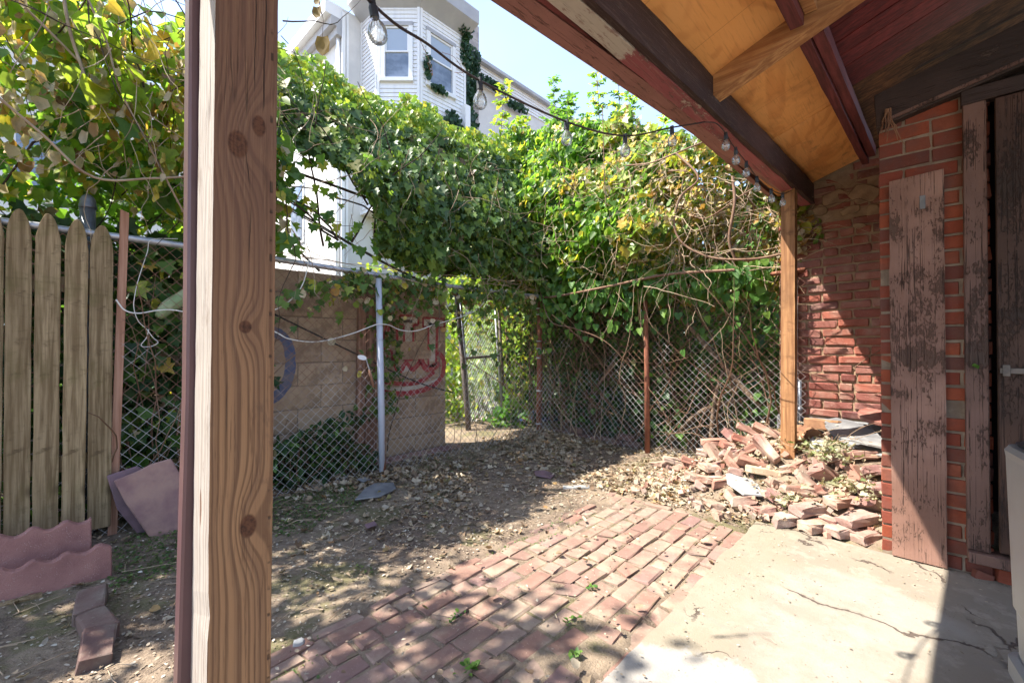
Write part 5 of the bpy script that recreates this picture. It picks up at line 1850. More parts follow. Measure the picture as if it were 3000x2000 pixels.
for pts, r0 in (([(4.0, 1.66, 2.95), (3.98, 1.45, 2.66), (3.96, 1.60, 2.52), (3.95, 1.66, 2.28), (3.96, 1.58, 2.08), (4.0, 1.35, 1.93), (4.05, 1.05, 1.88), (4.1, 0.8, 1.9)], 0.010),
                ([(4.05, 2.2, 3.0), (4.0, 1.9, 2.93), (4.0, 1.66, 2.95), (4.05, 1.4, 3.0)], 0.008), ([(4.0, 1.17, 2.6), (3.98, 1.15, 2.36), (4.0, 1.2, 2.07), (4.05, 1.17, 1.9)], 0.012),
                ([(4.3, 3.7, 1.78), (4.15, 3.2, 1.74), (4.1, 2.5, 1.78), (4.1, 1.8, 1.84), (4.15, 1.2, 1.82)], 0.013), ([(4.1, 1.6, 2.4), (4.05, 1.4, 2.3), (4.0, 1.1, 2.42), (4.0, 0.9, 2.5)], 0.006),
                ([(4.2, 3.5, 1.9), (4.05, 3.2, 1.45), (4.1, 2.9, 1.35), (4.2, 2.55, 1.2), (4.35, 2.3, 0.9)], 0.006), ([(4.0, 2.45, 3.7), (4.0, 2.43, 3.0), (4.02, 2.42, 2.6)], 0.004)):
    q = spline(pts, 6)
    it.append((q, [r0] * len(q)))
for i in range(10):
    v = random.uniform(0.9, 2.4)
    z = random.uniform(1.8, 2.8)
    it.append(wander((float(uf3(v, z)) - random.uniform(-0.05, 0.12), v, z), (random.gauss(0, 0.2), random.gauss(0, 0.8), random.gauss(0, 0.6)), random.uniform(0.4, 1.0), 10, 0.25, 0.0, random.uniform(0.003, 0.007), 0.002))
stems('woody_stems', 'twig_brown', v3, it, 6, origin=(4.3, 2, 2.2))

# ---- thicket behind the back fence
th = tag(empty('thicket', (5.2, 2.3, 0)), 'dark thicket of bare stems and sparse leaves behind the back fence', 'thicket')
it = []
for i in range(230):
    v = random.uniform(0.85, 4.2)
    it.append(wander((random.uniform(4.5, 5.6), v, 0.0), (random.gauss(0, 0.25), random.gauss(0, 0.35), 1), random.uniform(1.2, 2.3), 12, 0.13, 0.0, random.uniform(0.003, 0.011), 0.002))
for i in range(90):
    v = random.uniform(0.9, 4.0)
    it.append(wander((random.uniform(4.47, 5.2), v, random.uniform(0.1, 1.6)), (random.gauss(0, 0.3), random.choice([-1, 1]), random.gauss(0.1, 0.4)), random.uniform(0.5, 1.2), 10, 0.2, 0.0, random.uniform(0.002, 0.006), 0.0015))
stems('stems', 'twig_brown', th, it, origin=(5, 2.3, 0))
it = []
for i in range(11):
    v = random.uniform(0.95, 3.4)
    it.append(wander((4.38, v, 0.02), (0, random.gauss(0, 0.2), 1), random.uniform(0.9, 1.8), 12, 0.14, -0.04, random.uniform(0.003, 0.008), 0.002))
stems('wire_climbers', 'twig_tan', th, it, origin=(4.4, 2.3, 0))
st = spline([(4.62, 2.12, 1.70), (4.60, 1.75, 1.32), (4.58, 1.45, 0.97), (4.56, 1.1, 0.57)], 5)
MB().tube(st, 0.024, 8).build('fallen_pole', 'branch_bark', th, origin=(4.6, 1.6, 1), smooth=True)
MB().tube(spline([(4.5, 1.55, 0.02), (4.52, 1.5, 0.6), (4.53, 1.42, 0.9)], 5), 0.018, 7).build('stump_stem', 'branch_bark', th, origin=(4.5, 1.5, 0), smooth=True)
MB().tube(spline([(4.6, 2.0, 0.1), (4.65, 1.7, 0.45), (4.7, 1.3, 0.62), (4.8, 1.0, 0.66)], 5), 0.022, 7).build('fallen_bough', 'branch_bark', th, origin=(4.6, 1.6, 0.3), smooth=True)
MB().tube(spline([(4.7, 3.1, 0.0), (4.72, 3.05, 0.5), (4.7, 2.8, 0.85), (4.75, 2.6, 1.3), (4.8, 2.6, 1.9)], 5), 0.022, 7).build('stump_stem', 'branch_bark', th, origin=(4.7, 3, 0), smooth=True)
P = mass(6500, (4.5, 0.8, 0.05), (6.2, 4.6, 2.1), lambda P: 0.2 + 0.3 * sn(P, 4.5, 61) + 0.22 * (P[:, 0] - 5.1) - 3.0 * np.clip(1.9 - P[:, 1], 0, 1) * (P[:, 0] > 4.8), 1, 1)
tip, nor = vine_dirs(len(P), (-0.6, 0, 0), 0.8, 0.7)
leaves('leaves', 'leaf_thicket', P, RNG.uniform(0.045, 0.095, len(P)), tip, nor, th, HEART, origin=(5.2, 2.3, 1))

# ---- bright green bush at the right end, behind the wire
gb_ = tag(empty('bush', (5.4, 1.3, 0)), 'bright green leafy bush behind the right end of the back fence', 'bush')
P = mass(6500, (5.7, 0.2, 0.2), (7.9, 2.9, 2.9), lambda P: np.minimum.reduce([P[:, 0] - 5.9, 7.8 - P[:, 0], P[:, 1] - 0.3, 2.7 - P[:, 1], 2.6 - P[:, 2], P[:, 2] - 0.35]) + 0.14 * sn(P, 5, 71), 0.3, 0.3)
tip, nor = vine_dirs(len(P), (-0.8, 0.2, 0.2), 0.6, 0.6)
leaves('crown', 'leaf_fresh', P, RNG.uniform(0.04, 0.075, len(P)), tip, nor, gb_, OVAL, origin=(5.4, 1.3, 1.4))
P = mass(1700, (4.7, 0.75, 0.5), (5.8, 2.3, 2.0), lambda P: 0.12 + 0.35 * sn(P, 5, 73), 1, 1)
tip, nor = vine_dirs(len(P), (-0.8, 0.2, 0.2), 0.6, 0.6)
leaves('outer_leaves', 'leaf_fresh', P, RNG.uniform(0.04, 0.08, len(P)), tip, nor, gb_, OVAL, origin=(5.2, 1.5, 1.2))
it = [wander((6.8 + random.gauss(0, 0.15), 1.5 + random.gauss(0, 0.2), 0.2), (random.gauss(0, 0.3), random.gauss(0, 0.3), 1), 1.9, 9, 0.1, 0, 0.012, 0.003) for _ in range(14)]
stems('stems', 'twig_brown', gb_, it, origin=(5.4, 1.3, 0.3))

# ---- dark growth behind the wire at the left
dl = tag(empty('shrub', (0.5, 3.95, 0)), 'dark leafy shrub pressed behind the chain-link beside the picket fence', 'shrub')
P = mass(3600, (-0.6, 3.6, 0.05), (1.15, 4.5, 1.95), lambda P: 0.22 + 0.3 * sn(P, 5, 75) + 0.3 * (P[:, 1] - 3.8), 1, 1)
tip, nor = vine_dirs(len(P), (0, -0.8, 0), 0.8, 0.6)
leaves('leaves', 'leaf_thicket', P, RNG.uniform(0.06, 0.12, len(P)), tip, nor, dl, LOBED, origin=(0.5, 3.95, 1))
P = np.stack([RNG.uniform(0.25, 0.9, 60), RNG.uniform(3.58, 3.75, 60), RNG.uniform(0.3, 1.75, 60)], 1)
tip, nor = vine_dirs(len(P), (0, -0.8, 0), 0.8, 0.6)
leaves('yellow_leaves', 'leaf_sunny', P, RNG.uniform(0.07, 0.12, len(P)), tip, nor, dl, LOBED, origin=(0.5, 3.7, 1))
it = [wander((random.uniform(0.2, 1.0), random.uniform(3.55, 3.9), 0.0), (random.gauss(0, 0.2), 0, 1), random.uniform(1.0, 1.9), 12, 0.15, 0, random.uniform(0.003, 0.009), 0.002) for _ in range(34)]
stems('stems', 'twig_brown', dl, it, origin=(0.5, 3.7, 0))
# large gourd hanging in the wire
gq = spline([(0.47, 3.56, 1.33), (0.52, 3.57, 1.40), (0.60, 3.58, 1.47), (0.68, 3.58, 1.56)], 6)
tag(MB().tube(gq, [0.012 + 0.034 * math.sin(PI * (i + 0.6) / (len(gq) + 0.4)) ** 0.6 for i in range(len(gq))], 12).build('gourd', 'gourd_skin', origin=(0.57, 3.57, 1.3), smooth=True), 'long pale green gourd hanging behind the chain-link left of the near post', 'gourd')

# ---- weeds between wire and block wall, alley greenery, far hedge
wd = tag(empty('weed_clump', (1.4, 3.7, 0)), 'clump of dusty weeds along the foot of the block wall', 'weeds')
P = mass(1100, (0.9, 3.52, 0.02), (2.05, 3.86, 0.55), lambda P: 0.35 - P[:, 2] * 0.8 + 0.25 * sn(P, 7, 77), 1, 1)
tip = rand_unit(len(P)) * 0.7 + np.array([0, -0.3, 0.1])
leaves('leaves', 'leaf_thicket', P, RNG.uniform(0.05, 0.10, len(P)), tip, rand_unit(len(P)) * 0.5 + np.array([0, -0.3, 0.8]), wd, OVAL, origin=(1.4, 3.7, 0.2))
it = [wander((random.uniform(0.9, 2.05), random.uniform(3.53, 3.8), 0.0), (random.gauss(0, 0.3), 0, 1), random.uniform(0.2, 0.6), 6, 0.15, 0, 0.0035, 0.0015) for _ in range(60)]
stems('stalks', 'twig_brown', wd, it, origin=(1.4, 3.7, 0))
vw = tag(empty('creeper', (2.3, 3.85, 0)), 'thin creeper climbing the red graffiti on the block wall', 'creeper')
P = np.stack([RNG.normal(2.27, 0.10, 150), RNG.uniform(3.80, 3.88, 150), RNG.uniform(0.5, 1.75, 150)], 1)
tip, nor = vine_dirs(len(P), (0, -0.9, 0), 0.9, 0.4)
leaves('leaves', 'leaf_dark', P, RNG.uniform(0.05, 0.09, len(P)), tip, nor, vw, LOBED, origin=(2.3, 3.85, 1))
stems('stem', 'twig_dark', vw, [wander((2.3, 3.87, 0.1), (0, 0, 1), 1.6, 12, 0.08, 0, 0.005, 0.002)], origin=(2.3, 3.85, 0))

al = tag(empty('shrub', (4.6, 5.2, 0)), 'sunlit lime green shrub growing in the alley behind the gate', 'shrub')
P = mass(5600, (3.6, 4.75, 0.0), (7.0, 7.2, 2.6), lambda P: 0.12 + 0.3 * sn(P, 3.2, 81) + 0.25 * (P[:, 1] - 5.2) - 0.25 * np.maximum(0, P[:, 2] - 1.2), 1, 1)
tip, nor = vine_dirs(len(P), (-0.4, -0.5, 0.2), 0.5, 0.7)
leaves('crown', 'leaf_top', P, RNG.uniform(0.05, 0.11, len(P)), tip, nor, al, HEART, origin=(4.6, 5.2, 1))
it = [wander((random.uniform(4.0, 6.5), random.uniform(5.0, 6.8), 0), (random.gauss(0, 0.2), random.gauss(0, 0.2), 1), random.uniform(0.8, 2.0), 8, 0.1, 0, 0.008, 0.002) for _ in range(26)]
stems('stems', 'twig_brown', al, it, origin=(4.6, 5.2, 0))
al2 = tag(empty('shrub', (4.55, 4.3, 0)), 'low young shrub with big fresh leaves at the foot of the corner post', 'shrub')
P = np.stack([RNG.normal(4.45, 0.16, 150), RNG.normal(4.25, 0.14, 150), np.abs(RNG.normal(0.12, 0.16, 150))], 1)
leaves('crown', 'leaf_fresh', P, RNG.uniform(0.07, 0.13, 150), rand_unit(150) + np.array([0, 0, -0.1]), rand_unit(150) * 0.5 + np.array([0, 0, 0.9]), al2, HEART, origin=(4.5, 4.3, 0.2))
stems('stems', 'twig_brown', al2, [wander((4.45 + random.gauss(0, 0.1), 4.25 + random.gauss(0, 0.1), 0), (random.gauss(0, 0.3), random.gauss(0, 0.3), 1), 0.4, 5, 0.1, 0, 0.004, 0.002) for _ in range(16)], origin=(4.5, 4.3, 0))

hd = tag(empty('hedge', (8, 5, 0)), 'deep green overgrown hedge filling the background behind the fences', 'hedge')
P = mass(20000, (6.0, -1.0, 0.0), (10.0, 9.0, 4.6), lambda P: np.minimum.reduce([P[:, 0] - interp(P[:, 1], [-1, 2.6, 3.2, 5, 6, 9], [7.7, 7.7, 6.5, 6.5, 7.2, 8.0]), 9.8 - P[:, 0], 4.2 - P[:, 2] + 0.4 * np.sin(P[:, 1] * 2.0), P[:, 2] + 0.3]) + 0.35 * sn(P, 3, 85), 0.35, 0.05)
tip, nor = vine_dirs(len(P), (-0.8, 0, 0.1), 0.7, 0.6)
leaves('foliage', 'leaf_dark', P, RNG.uniform(0.11, 0.22, len(P)), tip, nor, hd, HEART, origin=(8, 4, 2))
it = [wander((random.uniform(6.8, 9.4), random.uniform(-0.5, 8.5), 0), (random.gauss(0, 0.15), random.gauss(0, 0.15), 1), random.uniform(2.5, 4.2), 9, 0.1, 0, 0.03, 0.006) for _ in range(40)]
stems('stems', 'twig_dark', hd, it, origin=(8, 4, 0))
hd2 = tag(empty('hedge', (0, 7, 0)), 'green hedge beyond the left fence, glimpsed under the vines', 'hedge')
P = mass(5200, (-5, 5.6, 0), (3.6, 7.6, 2.3), lambda P: np.minimum.reduce([P[:, 1] - 5.8, 7.5 - P[:, 1], 1.9 - P[:, 2], P[:, 2] + 0.3]) + 0.25 * sn(P, 3, 87), 0.3, 0.08)
tip, nor = vine_dirs(len(P), (-0.2, -0.7, 0.1), 0.7, 0.6)
leaves('foliage', 'leaf_green', P, RNG.uniform(0.08, 0.15, len(P)), tip, nor, hd2, HEART, origin=(0, 6.5, 1))

# ---- shoots and young trees standing up behind the vine mass
def shoot_tree(base, stems_, label, mat, leaf=0.07, gap=0.06, shape=OVAL):
    t = tag(empty('young_tree', base), label, 'tree', 'young trees behind the back fence')
    it, P_, T_, N_ = [], [], [], []
    for top, bend in stems_:
        b0 = Vector(base) + Vector((random.gauss(0, 0.15), random.gauss(0, 0.15), 0))
        q = spline([b0, b0.lerp(Vector(top), 0.55) + Vector((0, bend, 0)), Vector(top)], 14)
        it.append((q, [0.022 - 0.019 * i / (len(q) - 1) for i in range(len(q))]))
        for i, p in enumerate(q[10:]):
            d = (q[min(i + 11, len(q) - 1)] - q[i + 9]).normalized()
            for s_ in range(5):
                a_ = random.uniform(0, 2 * PI)
                side = Vector((math.cos(a_), math.sin(a_), random.uniform(-0.1, 0.5)))
                L = random.uniform(0.12, 0.30) * (1.15 - i / len(q))
                tw = [p, p + side * L]
                it.append((tw, [0.003, 0.0012]))
                m_ = max(2, int(L / gap * 1.6))
                for h in range(m_):
                    for sg in (-1, 1):
                        P_.append(p + side * L * ((h + 0.6) / m_))
                        cr = side.cross(Vector((0, 0, 1))) * sg
                        T_.append(side * 0.6 + cr * 0.8 + Vector((0, 0, random.uniform(-0.3, 0.3))))
                        N_.append(Vector((random.gauss(0, 0.3), random.gauss(0, 0.3), 1)))
            P_.append(p)
            T_.append(d + Vector((random.gauss(0, 0.5), random.gauss(0, 0.5), 0)))
            N_.append(Vector((random.gauss(0, 0.4), random.gauss(0, 0.4), 1)))
    stems('trunk', 'twig_brown', t, it, origin=base, kind=None)
    P_, T_, N_ = (np.array([tuple(x) for x in L]) for L in (P_, T_, N_))
    leaves('crown', mat, P_, RNG.uniform(leaf * 0.7, leaf * 1.3, len(P_)), T_, N_, t, shape, origin=Vector(base) + Vector((0, 0, 3)))


shoot_tree((5.6, 5.5, 0), [((5.75, 5.62, 6.0), 0.3), ((5.9, 5.3, 5.3), 0.0), ((5.6, 5.1, 5.0), -0.2)], 'slender yellow-green shoot rising against the sky beside the chimney', 'leaf_top', 0.10, 0.09)
shoot_tree((6.0, 4.6, 0), [((6.0, 4.65, 5.75), 0.1), ((6.1, 4.4, 5.45), -0.1), ((5.8, 4.2, 5.15), 0.1), ((6.2, 4.9, 5.2), 0.2)], 'feathery bright green young tree in the middle of the skyline', 'leaf_fresh', 0.075, 0.05)
shoot_tree((6.1, 3.5, 0), [((6.0, 3.78, 5.55), 0.1), ((6.2, 3.5, 5.3), -0.1), ((6.0, 3.2, 4.9), -0.1), ((6.3, 2.8, 4.5), 0.0), ((6.0, 4.0, 4.9), 0.1)], 'thin leafy young tree next to the gutter edge on the skyline', 'leaf_green', 0.075, 0.06)

# ---- ivy on the white house and chimney
iv = tag(empty('ivy', (8.2, 9.9, 4)), 'dark ivy climbing the corner of the white bay and the chimney', 'ivy')
parts = []
for c, r_, n_ in (((7.75, 9.12, 10.0), (0.30, 0.14, 0.30), 260), ((7.85, 9.25, 9.4), (0.20, 0.2, 0.6), 330), ((8.15, 9.7, 8.5), (0.35, 0.35, 0.7), 560), ((8.0, 9.6, 7.5), (0.45, 0.45, 0.8), 600), ((8.75, 9.95, 9.9), (0.35, 0.2, 0.45), 330), ((8.7, 9.95, 9.1), (0.4, 0.2, 0.6), 420),
                  ((7.35, 9.1, 6.9), (0.35, 0.15, 0.6), 330), ((8.4, 9.9, 7.9), (0.55, 0.3, 0.6), 420), ((10.0, 10.3, 9.85), (0.75, 0.12, 0.14), 190), ((11.2, 10.3, 9.6), (0.6, 0.12, 0.14), 120), ((6.55, 9.12, 8.3), (0.10, 0.05, 0.35), 40), ((6.9, 9.1, 7.85), (0.3, 0.05, 0.08), 46)):
    parts.append(np.array(c) + rand_unit(n_) * (RNG.random((n_, 1)) ** 0.4) * np.array(r_))
P = np.concatenate(parts)
tip, nor = vine_dirs(len(P), (-0.5, -0.8, 0), 1.0, 0.4)
leaves('leaves', 'leaf_ivy', P, RNG.uniform(0.08, 0.14, len(P)), tip, nor, iv, HEART, origin=(8.2, 9.9, 8))
stems('stems', 'twig_dark', iv, [wander((8.0 + random.gauss(0, 0.3), 9.5, 4.5), (0, 0, 1), random.uniform(3.0, 5.0), 12, 0.06, 0, 0.02, 0.006) for _ in range(8)], origin=(8.2, 9.6, 5))

# ---- dead leaves dangling on a twig from the eave
dt = tag(empty('dead_vine_sprig', (0.67, 1.6, 2.5)), 'hanging sprig with three dead brown leaves left of the white house', 'dead leaves')
q = spline([(0.665, 1.60, 2.60), (0.665, 1.61, 2.48), (0.675, 1.605, 2.385), (0.682, 1.60, 2.352), (0.680, 1.60, 2.32), (0.678, 1.60, 2.283)], 4)
MB().tube(q, [0.0022] * 10 + [0.0009] * (len(q) - 10), 5).build('twig', 'twig_dark', dt, origin=(0.67, 1.6, 2.5))
for p, s_, t_ in (((0.668, 1.606, 2.432), 0.040, (-0.2, 0.1, -1)), ((0.662, 1.610, 2.392), 0.050, (0.05, -0.05, -1)), ((0.678, 1.60, 2.286), 0.078, (0.1, -0.05, -1))):
    leaves('dead_leaf', 'dead_leaf', np.array([p]), np.array([s_]), np.array([t_], float), np.array([(-0.7, -0.7, 0.2)]), dt, CURL, (0.6, 1.0), origin=p, kind=None, widen=(0.75, 0.85))

# ================================================================== RUBBLE
def mound_z(u, v):
    return float(gz(np.array([u]), np.array([v]))[0])


RF = [brick_mesh('rubble_brick', 'brick_rubble', 0.205, 0.1, 0.058, 100 + s, False, 0.008, 0.0041) for s in range(6)]
RH = [brick_mesh('rubble_bat', 'brick_rubble', 0.2, 0.1, 0.058, 110 + s, True, 0.007, 0.0042) for s in range(9)]
RC = [brick_mesh('rubble_chip', 'brick_rubble', 0.17, 0.09, 0.055, 120 + s, True, 0.006, 0.0036, True) for s in range(4)]
SPECIAL = {1: 'pale weathered whole brick lying on top of the left end of the rubble', 2: 'dark broken brick propped behind the pale one on the rubble heap', 4: 'long brick sloping up towards the porch post at the back of the heap',
           5: 'greyish brick tilted against the left side of the porch post', 12: 'large square brick block leaning on the foot of the porch post', 13: 'pink whole brick at the far left of the rubble by the rusty fence post',
           14: 'small half brick farthest left of the rubble, on the dead leaves', 17: 'orange half brick lying end-on left of the pale slate', 27: 'brick with a dark red broken face below the porch post',
           28: 'pale yellowish half brick just right of the porch post', 29: 'purplish squarish brick in the middle of the right-hand rubble', 30: 'dark red broken brick under the dried weeds behind the purplish one',
           32: 'tan half brick standing tilted near the wall board', 33: 'grey whole brick against the brick wall beside the board', 34: 'pale brick with a hollow, next to the wall board',
           37: 'neat half brick in the second row above the slab edge', 46: 'whole brick on top of the front row, left one at the slab edge', 47: 'long whole brick on top of the front row beside the wall board',
           48: 'orange half brick at the left end of the front row by the slab', 49: 'first half brick of the low front row along the slab', 50: 'middle brick of the low front row along the slab', 51: 'last brick of the low front row, nearest the wall board',
           52: 'dark half brick among leaves next to the wall board', 56: 'flat red brick under the stacked slates by the wall'}
RUB = [  # number, position, kind, yaw, pitch, roll
    (1, (4.05, 1.35, 0.29), 'F', 130, 4, 3), (2, (4.15, 1.24, 0.35), 'H', 60, -35, 20), (3, (3.92, 1.06, 0.37), 'F', 110, -18, 8), (4, (4.18, 1.10, 0.41), 'F', 105, -22, 10), (5, (4.02, 0.93, 0.45), 'F', 100, -24, 25),
    (6, (4.0, 1.38, 0.21), 'H', 140, 5, 0), (7, (3.82, 1.27, 0.24), 'F', 70, -48, 10), (8, (3.72, 1.14, 0.27), 'H', 40, 25, 20), (9, (3.62, 1.07, 0.25), 'H', 75, -40, 10), (10, (3.73, 1.0, 0.33), 'F', 150, 24, 30),
    (11, (3.62, 0.94, 0.27), 'F', 120, -14, 40), (12, (3.72, 0.86, 0.35), 'F', 60, -38, 60), (13, (4.08, 1.72, 0.05), 'F', 118, -8, 6), (14, (3.93, 1.78, 0.035), 'H', 150, 3, 4), (15, (3.86, 1.46, 0.13), 'F', 115, -16, 10),
    (16, (3.84, 1.54, 0.07), 'H', 95, 20, 10), (17, (3.60, 1.24, 0.18), 'F', 40, 8, 5), (18, (3.46, 1.17, 0.13), 'H', 120, 4, 10), (19, (3.5, 1.29, 0.10), 'H', 115, -14, 5), (20, (3.38, 1.22, 0.08), 'C', 90, -25, 30),
    (21, (3.46, 1.10, 0.13), 'H', 140, 5, 0), (24, (3.64, 0.66, 0.29), 'H', 150, 12, 20), (25, (3.49, 0.75, 0.19), 'C', 60, -20, 15), (26, (3.39, 0.77, 0.13), 'H', 100, 8, 10), (27, (3.45, 0.61, 0.18), 'F', 128, -4, 10),
    (28, (3.55, 0.59, 0.24), 'H', 60, -45, 15), (29, (3.6, 0.49, 0.28), 'H', 140, -35, 40), (30, (3.73, 0.49, 0.35), 'H', 115, 12, 25), (31, (3.73, 0.41, 0.34), 'C', 80, -25, 10), (32, (3.63, 0.31, 0.29), 'F', 60, -55, 15),
    (33, (3.70, 0.235, 0.33), 'F', 130, 4, 30), (34, (3.56, 0.245, 0.24), 'F', 112, 8, -12), (35, (3.5, 0.45, 0.20), 'H', 160, -18, 15), (36, (3.54, 0.36, 0.23), 'F', 158, 16, 10), (37, (3.42, 0.385, 0.17), 'F', 145, 6, 0),
    (38, (3.38, 0.56, 0.12), 'F', 155, 4, 4), (39, (3.27, 0.9, 0.085), 'H', 130, 5, 15), (40, (3.30, 0.98, 0.08), 'C', 70, -30, 20), (41, (3.17, 1.05, 0.035), 'H', 110, -6, 4), (42, (3.12, 1.14, 0.03), 'C', 140, 5, 4),
    (43, (3.36, 0.70, 0.12), 'H', 70, -30, 10), (44, (3.24, 0.76, 0.06), 'H', 130, 6, 8), (45, (3.22, 0.86, 0.05), 'C', 20, 4, 10), (46, (3.28, 0.53, 0.118), 'F', 150, 3, 0), (47, (3.30, 0.285, 0.118), 'F', 147, 6, 2),
    (48, (3.18, 0.635, 0.055), 'H', 140, 2, 0), (49, (3.19, 0.485, 0.052), 'F', 148, 0, 2), (50, (3.215, 0.355, 0.055), 'F', 147, 0, 0), (51, (3.235, 0.245, 0.048), 'F', 150, 2, 0), (52, (3.45, 0.255, 0.18), 'H', 70, 12, 30),
    (56, (3.85, 0.33, 0.40), 'F', 120, 2, 3), (63, (3.02, 0.98, 0.02), 'C', 60, 0, 4), (64, (3.55, 1.02, 0.20), 'H', 10, 12, 0), (65, (3.66, 1.18, 0.2), 'C', 90, 20, 0), (66, (3.95, 1.2, 0.3), 'H', 30, 0, 10),
    (67, (4.1, 0.9, 0.36), 'F', 20, 5, 20), (68, (3.95, 0.62, 0.36), 'H', 50, 15, 10), (69, (3.3, 0.42, 0.07), 'H', 60, 0, 0), (70, (3.42, 0.5, 0.1), 'F', 150, 0, 0), (71, (3.6, 0.4, 0.2), 'F', 20, 0, 0), (72, (3.8, 1.12, 0.27), 'F', 160, 0, 10),
    (73, (4.12, 1.02, 0.3), 'F', 40, 4, 10), (74, (3.9, 0.85, 0.32), 'H', 140, 0, 10)]
LOOSE = {}
for num, loc, kd, ya, pi_, ro in RUB:
    me = {'F': RF, 'H': RH, 'C': RC}[kd][num % len({'F': RF, 'H': RH, 'C': RC}[kd])]
    sc = 1.15 if num in (12, 29) else 1.0
    o = put('loose_brick', me, None, loc, (R(ro), R(pi_), R(ya)), (sc * (0.75 if num in (49, 50, 51, 37, 34, 33, 32) else 1), sc * (1.3 if num == 12 else 1), sc))
    side = 'left of' if loc[1] > 0.8 else 'right of'
    lab = SPECIAL.get(num)
    if lab is None:
        what = {'F': 'whole red brick', 'H': 'broken red brick', 'C': 'brick fragment'}[kd]
        if loc[2] < 0.1:
            lab = what + ' low at the front of the rubble, %s the porch post' % side
        else:
            lab = what + ' jumbled in the rubble heap, %s the porch post' % side
    tag(o, lab, 'brick', 'bricks of the rubble heap')
    if num not in SPECIAL:
        LOOSE.setdefault((kd, loc[2] < 0.1, side), []).append((loc[0] * rt.x + loc[1] * rt.y, loc[0] * fw.x + loc[1] * fw.y, o))
ORD = ['first', 'second', 'third', 'fourth', 'fifth', 'sixth', 'seventh', 'eighth', 'ninth', 'tenth', 'eleventh']
for (kd, low_, side), members in LOOSE.items():
    members.sort(key=lambda t: t[0] / t[1])
    what = {'F': 'whole red brick', 'H': 'broken red brick', 'C': 'brick fragment'}[kd]
    for k, (_, _, o) in enumerate(members):
        o['label'] = '%s %s from the left, %s rubble %s the porch post' % (ORD[k], what, 'low front' if low_ else 'heaped', side)


cm = MB()
rr_ = random.Random(99)
for i in range(260):
    u, v = rr_.uniform(3.05, 4.3), rr_.uniform(0.2, 1.75)
    if v < 0.2 or (u < 3.2 and v < 0.4):
        continue
    z = mound_z(u, v) + rr_.uniform(0.0, 0.04)
    sz = rr_.uniform(0.006, 0.026)
    o_ = len(cm.v)
    e_ = Euler((rr_.uniform(0, 3), rr_.uniform(0, 3), rr_.uniform(0, 3))).to_matrix()
    pts = [e_ @ Vector((sx * sz * rr_.uniform(0.5, 1.4), sy * sz * rr_.uniform(0.4, 1.0), sz_ * sz * rr_.uniform(0.3, 0.9))) + Vector((u, v, z)) for sz_ in (-1, 1) for sx, sy in ((-1, -1), (1, -1), (1, 1), (-1, 1))]
    cm.hexa(pts)
tag(cm.build('rubble_chips', 'brick_chips'), 'small brick and mortar chips filling the gaps of the rubble heap', 'rubble', kind='stuff')


def slab_stone(name, pts, th, mat, label, cat, loc, rot, group=None, bev=0.004):
    o = MB().prism(pts, (0, 0, 0), (1, 0, 0), (0, 1, 0), th).build(name, mat, bevel=bev)
    jitter(o.data, 0.0012, len(label))
    o.location = loc
    o.rotation_euler = rot
    return tag(o, label, cat, group)


def blob(n_, rx, ry, rough_=0.2, seed=0):
    rr = random.Random(seed)
    return [(math.cos(2 * PI * k / n_) * rx * (1 + rr.uniform(-rough_, rough_)), math.sin(2 * PI * k / n_) * ry * (1 + rr.uniform(-rough_, rough_))) for k in range(n_)]


slab_stone('roof_slate', [(-0.13, -0.09), (0.10, -0.11), (0.17, -0.03), (0.12, 0.09), (-0.03, 0.12), (-0.16, 0.05)], 0.012, 'slate_pale', 'pale grey roofing slate with two nail holes lying on the rubble', 'slate', (3.40, 0.93, 0.155), (0.12, -0.22, 0.55))
for k in (0, 1):
    pass
slab_stone('flat_stone', blob(9, 0.17, 0.06, 0.18, 3), 0.045, 'tan_stone', 'long flat tan stone lying in front of the porch post', 'stone', (3.58, 0.82, 0.21), (0.05, -0.12, 2.1))
for i, (l_, rx, ry, z, yw, m_, lab) in enumerate([((4.18, 0.38), 0.26, 0.16, 0.455, 0.5, 'slate_grey', 'large grey slate on top of the stack at the brick wall'), ((4.12, 0.34), 0.25, 0.15, 0.437, 0.3, 'slate_grey', 'second grey slate of the stack, under the top one'),
                                                  ((4.06, 0.33), 0.24, 0.14, 0.42, 0.7, 'slate_pale', 'lowest layered pale slate of the stack at the brick wall'), ((3.90, 0.27), 0.16, 0.07, 0.432, 2.2, 'slate_pale', 'thin white slate sliver over the flat red brick'), ((4.34, 0.26), 0.15, 0.1, 0.56, 0.4, 'brick_far', 'pinkish flat slab lying against the wall corner behind the slates'),
                                                  ((3.80, 0.54), 0.15, 0.055, 0.40, 0.25, 'slate_pale', 'long whitish slate splinter right of the porch post')]):
    slab_stone('stacked_slate', blob(10, rx, ry, 0.14, 20 + i), 0.013 if i != 4 else 0.03, m_, lab, 'slate', (l_[0], l_[1], z + 0.03), (random.uniform(-0.06, 0.06), random.uniform(-0.26, -0.16), yw), None, 0.002)
bs = MB().tube(spline([(4.12, 0.72, 0.44), (4.06, 0.66, 0.445), (3.99, 0.60, 0.44)], 4), [0.075, 0.078, 0.08, 0.079, 0.08, 0.078, 0.079, 0.077, 0.072], 9).mesh('round_stone')
tag(link('round_stone', jitter(bs, 0.003, 4), 'brown_stone', loc=(0, 0, 0.0)), 'rounded brown stone lying beside the porch post at the back of the heap', 'stone')
slab_stone('block_stone', [(-0.13, -0.05), (0.08, -0.06), (0.14, -0.01), (0.12, 0.05), (-0.1, 0.06), (-0.14, 0.02)], 0.085, 'brown_stone', 'flat-topped brown stone at the foot of the recessed brick wall', 'stone', (4.36, 0.60, 0.46), (0.05, 0.04, 1.2), None, 0.01)
